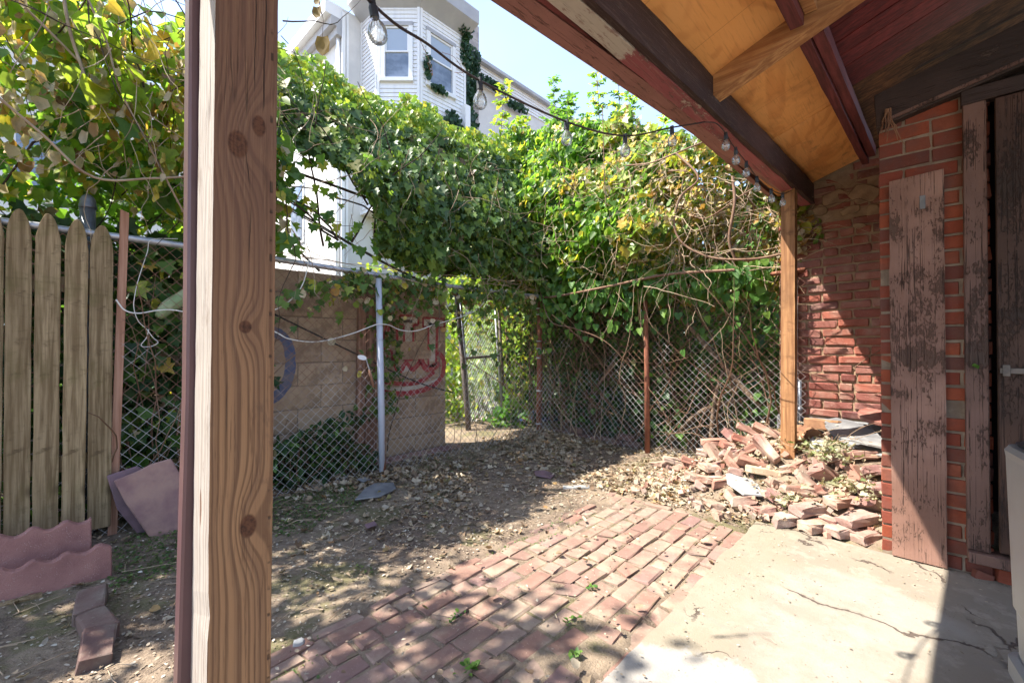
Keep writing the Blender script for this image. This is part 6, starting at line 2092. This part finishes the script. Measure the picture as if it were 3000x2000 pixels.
slab_stone('small_block', [(-0.05, -0.05), (0.05, -0.05), (0.055, 0.045), (-0.045, 0.05)], 0.08, 'brown_stone', 'small dark brown block tucked below the rounded stone', 'stone', (3.88, 0.65, 0.35), (0.1, 0.05, 0.6), None, 0.01)

# slates on the ground, and the small bricks row under the back fence
slab_stone('ground_slate', [(-0.22, -0.02), (-0.06, -0.12), (0.12, -0.10), (0.23, 0.02), (0.13, 0.13), (-0.02, 0.09)], 0.012, 'slate_grey', 'flat grey slate on the ground in front of the silver fence post', 'slate', (1.70, 3.04, 0.036), (0.03, 0.02, 0.3))
slab_stone('ground_slate', [(-0.10, -0.08), (0.03, -0.10), (0.11, 0.02), (0.05, 0.10), (-0.06, 0.06)], 0.012, 'slate_purple', 'small purple slate lying among dead leaves in the middle of the yard', 'slate', (2.96, 2.41, 0.022), (0.03, 0.0, 0.5))
slab_stone('ground_slate', [(-0.11, -0.03), (0.10, -0.035), (0.11, 0.025), (-0.10, 0.035)], 0.014, 'slate_pale', 'narrow pale stone strip lying near the far corner of the brick paving', 'slate', (2.88, 2.01, 0.016), (0.02, 0.0, -0.75))
slab_stone('ground_slate', [(-0.05, -0.03), (0.03, -0.05), (0.06, 0.02), (-0.02, 0.05)], 0.01, 'slate_grey', 'small grey slate chip at the foot of the chain-link by the silver post', 'slate', (1.76, 3.33, 0.05), (0.1, 0.0, 0.6))
slab_stone('ground_slate', [(-0.04, -0.02), (0.03, -0.03), (0.05, 0.02), (-0.02, 0.03)], 0.01, 'slate_purple', 'tiny purple slate chip on the shaded soil in front of the grey slate', 'slate', (1.38, 2.52, 0.022), (0.1, 0.0, 0.2))
slab_stone('pebble', blob(7, 0.024, 0.02, 0.2, 5), 0.018, 'slate_pale', 'small white stone beside the edging of the brick paving', 'stone', (0.655, 1.735, 0.008), (0.2, 0, 0), None, 0.005)
RD = [brick_mesh('row_brick', 'brick_dark', 0.2, 0.1, 0.06, 130 + s, False, 0.007, 0.003) for s in range(3)]
n_row = 0
for c_ in range(2):
    n_row = 0
    v = 3.45 - c_ * 0.35
    while v > 2.25:
        if random.random() < (0.95 if c_ == 0 else 0.75):
            o = put('kerb_brick', random.choice(RD), None, (4.50 + random.gauss(0, 0.012), v, 0.045 + 0.062 * c_ + random.gauss(0, 0.004)), (random.gauss(0, 0.06), random.gauss(0, 0.06), PI / 2 + random.gauss(0, 0.1)))
            n_row += 1
            tag(o, '%s dark brick from the left, %s course of the row behind the back fence' % (['first', 'second', 'third', 'fourth', 'fifth', 'sixth', 'seventh', 'eighth'][n_row - 1], 'lower' if c_ == 0 else 'upper'), 'brick', 'bricks of the low row behind the back fence')
        v -= 0.215
RG = [brick_mesh('grey_brick', 'brick_dark', 0.2, 0.095, 0.07, 140 + s, False, 0.006, 0.0025) for s in range(3)]
for i, (loc, yw, lab) in enumerate([((0.125, 2.62, 0.03), 1.45, 'farthest mossy brick of the row set in the soil at the lower left'), ((0.135, 2.42, 0.022), 1.7, 'middle mossy brick of the row set in the soil at the lower left'), ((0.125, 2.25, 0.018), 1.45, 'nearest mossy brick of the row set in the soil at the lower left')]):
    tag(put('garden_brick', RG[i], None, loc, (random.gauss(0, 0.08), random.gauss(0, 0.08), yw)), lab, 'brick', 'bricks set in the soil at the lower left')

# ---- scalloped garden edging and leaning stones at the left
def scallop(pts, y, zlean, label):
    mb = MB()
    n_ = len(pts)
    cy = 0.0
    def fp(p, dy):
        return (p[0], y + dy + zlean * p[1], p[1])
    mb.add([fp(p, 0) for p in pts] + [fp(p, 0.042) for p in pts], [tuple(range(n_)), tuple(reversed(range(n_, 2 * n_)))] + [((i + 1) % n_, i, n_ + i, n_ + (i + 1) % n_) for i in range(n_)])
    o = mb.build('scalloped_edging', 'scallop_concrete', origin=(0, y, 0), bevel=0.005)
    return tag(o, label, 'garden edging', 'scalloped edging pieces')


def wave(x0, x1, base0, base1, top, amp, pitch, phase=0.0):
    pts = [(x1, base1), (x0, base0)]
    n_ = 34
    for i in range(n_ + 1):
        x = x0 + (x1 - x0) * i / n_
        a_ = math.sin(2 * PI * (x - phase) / pitch)
        pts.append((x, top + amp * (0.5 * a_ + 0.16 * abs(a_)) + random.gauss(0, 0.001)))
    return pts[::-1]


scallop(wave(-0.42, 0.215, 0.06, -0.015, 0.158, 0.026, 0.108, 0.035), 2.905, 0.18, 'light pink scalloped concrete edging, the front of two by the picket fence')
scallop(wave(-0.42, 0.150, 0.10, 0.09, 0.255, 0.030, 0.112, 0.03), 3.06, 0.20, 'dark red scalloped concrete edging behind the lighter one by the picket fence')
tag(MB().box((-0.4, 2.86, 0.02), (-0.02, 2.895, 0.045), (0.1, 0.04, 0.05)).build('grey_lath', 'picket_wood', origin=(-0.2, 2.87, 0.03)), 'grey splintered lath lying under the front scalloped edging', 'wood strip')
tag(MB().prism([(0.25, 0.38), (0.30, 0.245), (0.36, 0.12), (0.43, -0.03), (0.575, -0.01), (0.60, 0.30), (0.545, 0.37), (0.51, 0.455), (0.42, 0.44), (0.35, 0.41)], (0, 3.30, 0), (1, 0.0, 0), (0, 0.18, 1), 0.04).build('sandstone_slab', 'sandstone', origin=(0.42, 3.3, 0), bevel=0.006), 'big pinkish sandstone slab leaning against the chain-link beside the pickets', 'stone slab')
tag(MB().prism([(0.225, 0.40), (0.27, 0.20), (0.37, 0.02), (0.5, 0.0), (0.5, 0.3), (0.36, 0.43)], (0, 3.385, 0), (1, 0.0, 0), (0, 0.12, 1), 0.03).build('sandstone_slab', 'slate_purple', origin=(0.35, 3.4, 0), bevel=0.005), 'darker stone slab behind the leaning sandstone, mostly hidden', 'stone slab')

# ================================================================== CORDS, LIGHTS, SMALL THINGS
wc = spline([(1.37, 3.455, 1.82), (1.33, 3.455, 1.64), (1.26, 3.455, 1.52), (1.14, 3.455, 1.42), (0.95, 3.455, 1.36), (0.8, 3.455, 1.4)], 6)
tag(MB().tube(wc, 0.0042, 6).build('rope', 'white_cord', origin=(1.2, 3.455, 1.5), smooth=True), 'loop of pale cord hanging from the top rail beside the near post', 'cord')
wc = spline([(0.62, 3.455, 1.40), (0.9, 3.455, 1.36), (1.14, 3.455, 1.245), (1.23, 3.455, 1.20), (1.43, 3.455, 1.18), (1.69, 3.45, 1.24), (1.90, 3.41, 1.325), (1.955, 3.40, 1.335), (2.05, 3.42, 1.33), (2.19, 3.45, 1.29), (2.36, 3.455, 1.29), (2.55, 3.455, 1.35), (2.94, 3.455, 1.46), (3.17, 3.455, 1.57), (3.34, 3.455, 1.78)], 6)
tag(MB().tube(wc, 0.0045, 6).build('rope', 'white_cord', origin=(2, 3.45, 1.3), smooth=True), 'long pale cord draped along the fence past the silver post', 'cord')
wc = spline([(0.26, 3.44, 1.42), (0.30, 3.44, 1.36), (0.36, 3.44, 1.345), (0.44, 3.44, 1.365), (0.52, 3.44, 1.375), (0.62, 3.44, 1.36)], 6)
tag(MB().tube(wc, 0.0045, 6).build('rope', 'white_cord', origin=(0.4, 3.44, 1.4), smooth=True), 'short thick pale cord tied from the picket to the wire mesh', 'cord')
wc = spline([(0.55, 3.44, 1.83), (0.42, 3.44, 1.80), (0.40, 3.44, 1.72), (0.36, 3.44, 1.55), (0.345, 3.44, 1.46), (0.34, 3.44, 1.38), (0.36, 3.44, 1.30), (0.40, 3.44, 1.25), (0.43, 3.44, 1.20), (0.455, 3.44, 1.17), (0.42, 3.44, 1.145), (0.375, 3.44, 1.15), (0.40, 3.44, 1.20), (0.41, 3.44, 1.25)], 6)
tag(MB().tube(wc, 0.0022, 5).build('loose_wire', 'white_cord', origin=(0.4, 3.44, 1.4), smooth=True), 'thin white wire dangling in a twisted loop on the chain-link', 'wire')
for i, (dz, dy) in enumerate(((0, 0), (0.035, 0.05), (-0.03, -0.03))):
    q = spline([(-1.5, 4.7 + dy, 3.35 + dz), (0.3, 4.62 + dy, 2.92 + dz), (1.5, 4.6 + dy, 2.57 + dz), (2.62, 4.6 + dy, 2.15 + dz * 0.8), (3.6, 4.6 + dy, 1.85 + dz * 0.8)], 8)
    tag(MB().tube(q, 0.006, 6).build('utility_cable', 'black_cable', origin=(1.5, 4.6, 2.6), smooth=True), ('middle', 'upper', 'lower')[i] + ' of three black cables slanting down behind the vine arch', 'cable', 'cables behind the vine arch')
q = spline([(1.1, 3.86, 1.48), (1.9, 3.85, 1.10), (2.6, 3.84, 0.78), (3.1, 3.8, 0.62)], 8)
tag(MB().tube(q, 0.007, 6).build('utility_cable', 'black_cable', origin=(2, 3.85, 1), smooth=True), 'black cable slanting down across the block wall', 'cable')
# hanging chain
hc = empty('hanging_chain', (2.62, 3.47, 1.75))
tag(hc, 'thin dark chain hanging down the fence over the graffiti', 'chain')
for i in range(44):
    z = 1.72 - i * 0.0205
    a_ = i % 2
    pts = [(2.62 + (0.0045 * math.cos(t_) if a_ else 0), 3.45 + (0 if a_ else 0.0045 * math.cos(t_)), z + 0.0125 * math.sin(t_)) for t_ in [2 * PI * k / 8 for k in range(9)]]
    MB().tube(pts, 0.0016, 4, False).build('link', 'dark_steel', hc, origin=(2.62, 3.45, z))
# small trowel hung on the mesh
tw = empty('hand_trowel', (1.87, 3.45, 0.9))
tag(tw, 'little white trowel with wooden handle stuck in the wire beside the silver post', 'trowel')
MB().prism(blob(10, 0.045, 0.022, 0.08, 8), (1.80, 3.435, 1.05), (0.95, 0, -0.2), (0.2, 0, 0.95), 0.004).build('blade', 'white_trim', tw, origin=(1.8, 3.435, 1.05))
MB().tube([(1.84, 3.437, 1.03), (1.87, 3.437, 0.94)], 0.005, 6).build('shank', 'galvanised', tw, origin=(1.84, 3.437, 1.03))
MB().tube([(1.868, 3.437, 0.945), (1.88, 3.437, 0.90), (1.91, 3.437, 0.79)], [0.008, 0.012, 0.009], 8).build('handle', 'lath_wood', tw, origin=(1.87, 3.437, 0.94), smooth=True)
for i, (u, z, L) in enumerate([(1.30, 1.60, 0.13), (1.42, 1.66, 0.12), (1.36, 1.50, 0.12), (1.63, 1.70, 0.11)]):
    pass

# string of bulbs
sl = tag(empty('string_lights', (1.2, 0.85, 2.0)), 'string of clear round bulbs on a dark cord sagging from the porch beam', 'string lights')
cp2 = [(-0.55, 0.55, 2.20), (0.1, 0.72, 1.90), (0.45, 0.82, 1.855), (0.64, 0.89, 1.90), (0.84, 0.92, 1.912), (1.22, 0.89, 1.925), (1.52, 0.83, 1.962), (1.86, 0.79, 2.105), (2.165, 0.758, 2.232)]
MB().tube(spline(cp2, 8), 0.0034, 6).build('cord', 'brown_cable', sl, origin=(1.2, 0.85, 2), smooth=True)
cp3 = [(2.165, 0.757, 2.232), (2.22, 0.72, 2.232), (2.29, 0.70, 2.20), (2.40, 0.70, 2.18), (2.59, 0.69, 2.15), (2.79, 0.685, 2.12), (3.07, 0.675, 2.12), (3.3, 0.66, 2.15), (3.6, 0.665, 2.25)]
MB().tube(spline(cp3, 6), 0.0028, 5).build('cord', 'brown_cable', sl, origin=(2.5, 0.7, 2.2), smooth=True)
glass_p = [(0.0075, 0.0), (0.0085, -0.004), (0.011, -0.010), (0.0155, -0.016), (0.0188, -0.024), (0.0200, -0.033), (0.0188, -0.042), (0.0150, -0.049), (0.009, -0.053), (0.0015, -0.0545)]
first = None
for i, (p, tl) in enumerate([((0.45, 0.82, 1.855), (-0.15, 0.1, 1)), ((0.84, 0.92, 1.912), (-0.03, 0.02, 1)), ((1.22, 0.89, 1.925), (-0.02, 0, 1)), ((1.52, 0.83, 1.962), (0, 0, 1)), ((1.86, 0.79, 2.105), (-0.05, 0, 1)), ((2.29, 0.70, 2.20), (0, 0, 1)), ((2.44, 0.698, 2.175), (-0.1, 0, 1)), ((2.60, 0.69, 2.15), (0.1, 0, 1)), ((2.79, 0.685, 2.12), (0, 0, 1)), ((3.07, 0.675, 2.12), (0, 0.05, 1)), ((3.3, 0.66, 2.15), (0, 0, 1))]):
    c = Vector(p)
    ax = Vector(tl).normalized()
    q = Vector((0, 0, 1)).rotation_difference(ax)
    base = c - ax * 0.028
    if first is None:
        gme_ = MB().lathe(glass_p[::-1], (0, 0, 0), 18).mesh('bulb_glass')
        gme_.materials.append(M['bulb_glass'])
        gme_.polygons.foreach_set('use_smooth', [True] * len(gme_.polygons))
        sme_ = MB().lathe([(0.0085, -0.002), (0.0095, 0.0), (0.0095, 0.020), (0.0075, 0.024), (0.004, 0.028)], (0, 0, 0), 12).box((-0.004, -0.007, 0.024), (0.004, 0.007, 0.035)).mesh('bulb_socket')
        sme_.materials.append(M['black_plastic'])
        fme_ = MB().tube([(-0.003, 0, -0.002), (-0.004, 0, -0.02), (0, 0.003, -0.028), (0.004, 0, -0.02), (0.003, 0, -0.002)], 0.0004, 4).mesh('bulb_filament')
        fme_.materials.append(M['dark_steel'])
        first = (gme_, sme_, fme_)
    bo = put('bulb', first[0], sl, base, q.to_euler())
    put('socket', first[1], bo, base, q.to_euler())
    put('filament', first[2], bo, base, q.to_euler())
tag(MB().tube(spline([(0.60, 0.875, 1.893), (0.655, 0.90, 1.862), (0.66, 0.90, 1.835), (0.635, 0.885, 1.85)], 5), 0.0006, 4).tube(spline([(0.69, 0.90, 1.91), (0.74, 0.91, 1.925), (0.77, 0.91, 1.90), (0.74, 0.91, 1.885)], 5), 0.0007, 4).build('twist_wires', 'rust_pipe', sl, origin=(0.65, 0.9, 1.87)), None)

# nest of dirt hanging from the header
mb = MB()
for i in range(10):
    pts, rad = wander((3.072, 0.125 + random.gauss(0, 0.006), 2.42), (-0.05, random.gauss(0, 0.1), -1), random.uniform(0.06, 0.24), 6, 0.12, 0.1, 0.004, 0.0015)
    mb.tube([(min(p.x, 3.078), p.y, p.z) for p in pts], rad, 5)
tag(mb.build('mud_nest', 'brown_stone', origin=(3.07, 0.12, 2.4)), 'straggly mud nest hanging from the dark header above the brick corner', 'nest')
# tiny plant on the door jamb
tp_ = empty('seedling', (3.09, -0.19, 1.05))
tag(tp_, 'tiny green seedling sprouting from the door jamb', 'plant')
leaves('leaves', 'leaf_fresh', np.array([(3.088, -0.19, 1.05)] * 4), np.array([0.02, 0.018, 0.022, 0.016]), rand_unit(4) + np.array([-0.6, 0, 0.2]), rand_unit(4) * 0.3 + np.array([0, 0, 1.0]), tp_, HEART, origin=(3.09, -0.19, 1.05), kind=None)

# wheeled grey bin at the right edge
bn = tag(empty('wheeled_bin', (1.88, -0.42, 0.02)), 'grey plastic wheeled bin cut off by the right edge', 'bin')


def rrect(w, d, r_, n_=5):
    out = []
    for cx, cy, a0 in ((w / 2 - r_, d / 2 - r_, 0), (-w / 2 + r_, d / 2 - r_, PI / 2), (-w / 2 + r_, -d / 2 + r_, PI), (w / 2 - r_, -d / 2 + r_, 1.5 * PI)):
        for k in range(n_ + 1):
            a_ = a0 + PI / 2 * k / n_
            out.append((cx + r_ * math.cos(a_), cy + r_ * math.sin(a_)))
    return out


def loft(mb, secs, c, rot=0.0):
    o = len(mb.v)
    n_ = None
    cr, sr = math.cos(rot), math.sin(rot)
    for w, d, r_, z, dx in secs:
        pts = rrect(w, d, r_)
        n_ = len(pts)
        for x, y in pts:
            x += dx
            mb.v.append((c[0] + x * cr - y * sr, c[1] + x * sr + y * cr, c[2] + z))
    for i in range(len(secs) - 1):
        for k in range(n_):
            k2 = (k + 1) % n_
            mb.f.append((o + i * n_ + k, o + i * n_ + k2, o + (i + 1) * n_ + k2, o + (i + 1) * n_ + k))
    mb.f.append(tuple(o + k for k in reversed(range(n_))))
    mb.f.append(tuple(o + (len(secs) - 1) * n_ + k for k in range(n_)))
    return mb


BC, BRot = (1.88, -0.440, 0.02), R(8)
loft(MB(), [(0.40, 0.42, 0.05, 0.19, 0), (0.405, 0.425, 0.05, 0.20, 0), (0.41, 0.435, 0.055, 0.33, 0), (0.425, 0.445, 0.055, 0.34, 0), (0.44, 0.465, 0.055, 0.79, 0), (0.445, 0.47, 0.055, 0.81, 0), (0.43, 0.455, 0.055, 0.825, 0)], BC, BRot).build('body', 'grey_plastic', bn, origin=BC, smooth=False)
loft(MB(), [(0.41, 0.435, 0.05, 0.12, 0), (0.44, 0.462, 0.05, 0.13, 0), (0.44, 0.462, 0.05, 0.18, 0), (0.41, 0.43, 0.05, 0.1895, 0)], BC, BRot).build('base_lip', 'grey_plastic', bn, origin=BC)
loft(MB(), [(0.36, 0.38, 0.04, 0.01, 0), (0.385, 0.41, 0.04, 0.12, 0)], BC, BRot).build('foot', 'black_plastic', bn, origin=BC)
loft(MB(), [(0.40, 0.42, 0.05, 0.8255, 0), (0.41, 0.43, 0.05, 0.835, 0), (0.36, 0.38, 0.05, 0.85, 0)], BC, BRot).build('lid', 'black_plastic', bn, origin=BC)
for y in (0.15,):
    for x in (-0.2, 0.2):
        p = Vector((BC[0] + x, BC[1] + y, 0.02 + 0.075))
        w = MB().lathe([(0.02, -0.02), (0.066, -0.02), (0.072, -0.012), (0.072, 0.012), (0.066, 0.02), (0.02, 0.02)], p, 24, (1, 0, 0)).build('wheel', 'black_plastic', bn, origin=p)
        MB().lathe([(0.018, -0.026), (0.035, -0.026), (0.04, -0.0205)], p, 16, (1, 0, 0)).build('hub', 'grey_plastic', w, origin=p)
MB().box((1.66, -0.30, 0.42), (1.673, -0.27, 0.84), (0.03, 0.0, 0)).build('green_stripe', 'green_plastic', bn, origin=(1.66, -0.2, 0.42), bevel=0.003)

# ================================================================== LITTER ON THE GROUND
def on_ground(n, lo, hi, dens):
    out = []
    got = 0
    for _ in range(40):
        u = RNG.uniform(lo[0], hi[0], n * 2)
        v = RNG.uniform(lo[1], hi[1], n * 2)
        P_ = np.stack([u, v, 0 * u], 1)
        keep = RNG.random(n * 2) < dens(P_)
        out.append(P_[keep])
        got += keep.sum()
        if got > n:
            break
    P_ = np.concatenate(out)[:n]
    P_[:, 2] = gz(P_[:, 0], P_[:, 1])
    return P_


def on_paving(P):
    u, v = P[:, 0], P[:, 1]
    return ((u > 0.5) & (u < 2.98) & (v > 0.78) & (v < 1.76)), ((u < 3.12) & (v < 0.80))


def d_leaf(P):
    u, v = P[:, 0], P[:, 1]
    pa, co = on_paving(P)
    d = 0.10 + 0.75 * sstep((u - 1.4) / 1.2) * sstep((v - 1.7) / 0.8) + 0.5 * sstep((v - 2.6) / 0.8) * sstep((u - 0.6) / 0.5)
    d += 0.45 * sstep((u - 2.95) / 0.15) * sstep((2.3 - v) / 0.4)
    d *= 0.2 + 1.0 * sstep((sn(P, 4.0, 91) + 0.5 * sn(P, 10.0, 98) + 0.5) / 1.0)
    d[pa] = 0.012
    d[co] = 0.0
    return d


def flat_dirs(n, tilt=0.35):
    a_ = RNG.uniform(0, 2 * PI, n)
    t_ = np.stack([np.cos(a_), np.sin(a_), RNG.normal(0.05, tilt * 0.4, n)], 1)
    nn_ = np.stack([RNG.normal(0, tilt, n), RNG.normal(0, tilt, n), np.ones(n)], 1)
    return t_, nn_


P = on_ground(15000, (-0.5, 0.75), (4.6, 3.75), d_leaf)
pa, co = on_paving(P)
P[:, 2] += 0.004 + RNG.exponential(0.006, len(P)) + np.where(pa, 0.018, 0)
t_, n_ = flat_dirs(len(P), 0.45)
leaves('fallen_leaves', 'litter', P[::2], (0.012 + 0.040 * RNG.random(len(P)) ** 2.0)[::2], t_[::2], n_[::2], None, CURL, (0.3, 1.6), kind='stuff', widen=(0.35, 1.1))
o = leaves('dead_leaf_scraps', 'litter', P[1::2], (0.010 + 0.034 * RNG.random(len(P)) ** 2.0)[1::2], t_[1::2], n_[1::2], None, LOBED, (0.3, 2.4), kind='stuff', widen=(0.3, 1.0))
tag(o, 'torn scraps of pale dead leaf strewn over the yard', 'leaf litter')
bpy.data.objects['fallen_leaves']['label'] = 'tan dead leaves scattered over the yard and heaped by the fence'
bpy.data.objects['fallen_leaves']['category'] = 'leaf litter'


P = on_ground(620, (-0.4, 1.2), (4.5, 3.6), lambda P: d_leaf(P) * (sn(P, 3.0, 97) > 0.0))
pa, co = on_paving(P)
P[:, 2] += 0.008 + np.where(pa, 0.012, 0)
t_, n_ = flat_dirs(len(P), 0.5)
o = leaves('curled_leaves', 'litter', P, RNG.uniform(0.045, 0.085, len(P)), t_, n_, None, LOBED, (0.8, 3.2), kind='stuff', widen=(0.5, 1.0))
tag(o, 'larger curled dead leaves lying on the soil', 'leaf litter')


def d_fine(P):
    u, v = P[:, 0], P[:, 1]
    pa, co = on_paving(P)
    d = 0.45 + 0.35 * (sn(P, 5.0, 92) > 0)
    d[pa] = 0.05
    d[co] = 0.0
    return d


P = on_ground(15000, (-0.5, 0.75), (4.5, 3.7), d_fine)
pa, co = on_paving(P)
P[:, 2] += 0.002 + RNG.exponential(0.003, len(P)) + np.where(pa, 0.016, 0)
t_, n_ = flat_dirs(len(P), 0.3)
o = leaves('leaf_crumbs', 'litter_fine', P, RNG.uniform(0.007, 0.022, len(P)), t_, n_, None, OVAL, (0.3, 1.5), kind='stuff', widen=(0.5, 1.6))
tag(o, 'fine crumbled leaves and chips spread over the soil', 'leaf litter')

# dried weeds and leaves caught in the rubble
P = on_ground(450, (3.1, 0.17), (4.4, 1.6), lambda P: np.ones(len(P)) * (0.3 + 0.7 * (sn(P, 6, 93) > 0.1)))
P[:, 2] += 0.03 + RNG.exponential(0.03, len(P))
t_, n_ = flat_dirs(len(P), 0.8)
o = leaves('rubble_leaves', 'litter', P, RNG.uniform(0.015, 0.042, len(P)), t_, n_, None, LOBED, (0.5, 2.2), kind='stuff', widen=(0.3, 1.0))
tag(o, 'dry leaves caught between the rubble bricks', 'leaf litter')

P = np.array([3.80, 0.50, 0.42]) + RNG.normal(0, 1, (260, 3)) * np.array([0.13, 0.09, 0.025])
P = np.concatenate([P, np.array([3.5, 0.33, 0.26]) + RNG.normal(0, 1, (120, 3)) * np.array([0.12, 0.08, 0.02]), np.array([3.36, 0.62, 0.14]) + RNG.normal(0, 1, (60, 3)) * np.array([0.08, 0.06, 0.02])])
dw = tag(empty('dried_weeds', (3.8, 0.5, 0.36)), 'withered grey-green weeds pulled up and thrown on the rubble', 'dried weeds')
t_, n_ = flat_dirs(len(P), 1.0)
leaves('leaves', 'leaf_withered', P, RNG.uniform(0.02, 0.06, len(P)), t_, n_, dw, LOBED, (0.8, 2.6), origin=(3.8, 0.5, 0.4), widen=(0.3, 0.9))
it = [wander((3.8 + random.gauss(0, 0.15), 0.5 + random.gauss(0, 0.1), 0.41), (random.gauss(0, 1), random.gauss(0, 1), 0.3), random.uniform(0.1, 0.35), 7, 0.3, 0.08, 0.0025, 0.0012) for _ in range(34)]
it.append((spline([(3.55, 0.42, 0.22), (3.60, 0.36, 0.30), (3.66, 0.33, 0.37), (3.70, 0.34, 0.43)], 5), [0.004] * 16))
stems('stalks', 'twig_tan', dw, it, origin=(3.8, 0.5, 0.4))

# clover and moss
def d_moss(P):
    u, v = P[:, 0], P[:, 1]
    pa, co = on_paving(P)
    d = (sn(P, 3.2, 94) + 0.5 * sn(P, 8.0, 95) > 0.28).astype(float) * sstep((3.0 - u) / 1.2)
    d[pa] *= 0.05
    d[co] = 0
    return d


P = on_ground(3400, (0.2, 1.3), (3.2, 3.4), d_moss)
P[:, 2] += 0.006 + RNG.exponential(0.005, len(P))
t_, n_ = flat_dirs(len(P), 0.4)
o = leaves('clover', 'moss_green', P, RNG.uniform(0.008, 0.020, len(P)), t_, n_, None, OVAL, (0.3, 1.0), kind='stuff', widen=(1.2, 2.0))
tag(o, 'small clover and moss growing on the shaded soil', 'ground cover')
# moss and weeds in the joints of the paving
P = []
for r_ in range(nrow + 1):
    v = 1.665 + rowh / 2 - rowh * r_
    for k in range(260):
        u = random.uniform(0.45, 2.9)
        if sn(np.array([[u, v, 0]]), 4.0, 96)[0] > 0.15 + 0.35 * (u - 1.0) / 2.0:
            P.append((u, v + random.gauss(0, 0.006), -0.006 + random.uniform(0.012, 0.026)))
P = np.array(P)
t_, n_ = flat_dirs(len(P), 0.6)
o = leaves('joint_moss', 'moss_green', P, RNG.uniform(0.006, 0.015, len(P)), t_, n_, None, OVAL, (0.3, 1.0), kind='stuff', widen=(1.0, 1.8))
tag(o, 'moss sprouting in the joints of the brick paving', 'ground cover')
for i, (u, v, sz, lab) in enumerate([(1.02, 1.17, 0.035, 'leafy weed tuft in a joint of the paving at the bottom middle'), (1.47, 1.06, 0.03, 'small bright weed between paving bricks left of the concrete'), (1.32, 0.93, 0.03, 'little weed in the paving next to the concrete edge'), (1.15, 1.42, 0.028, 'weed sprig in the shaded paving near the edging'), (1.75, 1.14, 0.022, 'tiny weed in the sunlit middle of the paving')]):
    w = empty('weed', (u, v, 0))
    tag(w, lab, 'weed', 'weeds in the paving joints')
    k = 14
    a_ = RNG.uniform(0, 2 * PI, k)
    t_ = np.stack([np.cos(a_), np.sin(a_), RNG.uniform(0.1, 0.8, k)], 1)
    leaves('leaves', 'leaf_fresh', np.array([(u, v, 0.018)] * k) + RNG.normal(0, 0.012, (k, 3)) * np.array([1.6, 0.8, 0.2]), RNG.uniform(sz * 0.5, sz, k), t_, np.stack([0 * a_, 0 * a_, 1 + 0 * a_], 1) + rand_unit(k) * 0.3, w, OVAL, origin=(u, v, 0), kind=None, widen=(1.0, 1.6))
# twigs on the ground
it = []
for i in range(240):
    u, v = random.uniform(-0.3, 4.3), random.uniform(1.8, 3.6)
    if random.random() < 0.25:
        u, v = random.uniform(3.0, 4.2), random.uniform(0.9, 1.9)
    z = mound_z(u, v) + 0.01
    a_ = random.uniform(0, 2 * PI)
    L = random.uniform(0.05, 0.24)
    it.append(([(u, v, z), (u + math.cos(a_) * L / 2 + random.gauss(0, 0.01), v + math.sin(a_) * L / 2 + random.gauss(0, 0.01), z + random.uniform(0.0, 0.015)), (u + math.cos(a_) * L, v + math.sin(a_) * L, z)], [random.uniform(0.001, 0.0028)] * 3))
tag(stems('fallen_twigs', 'twig_tan', None, it, 4), 'thin fallen twigs strewn over the soil', 'twigs')
# grit and leaf bits on the concrete
P = on_ground(420, (0.8, -0.4), (3.1, 0.8), lambda P: 0.15 + 0.7 * sstep((P[:, 0] - 2.7) / 0.4) + 0.25 * sstep((P[:, 1] - 0.6) / 0.15))
P[:, 2] = 0.0265
t_, n_ = flat_dirs(len(P), 0.15)
o = leaves('slab_grit', 'litter_fine', P, RNG.uniform(0.004, 0.016, len(P)), t_, n_, None, OVAL, (0.2, 0.8), kind='stuff', widen=(0.5, 1.3))
tag(o, 'bits of leaf and grit lying on the concrete', 'leaf litter')
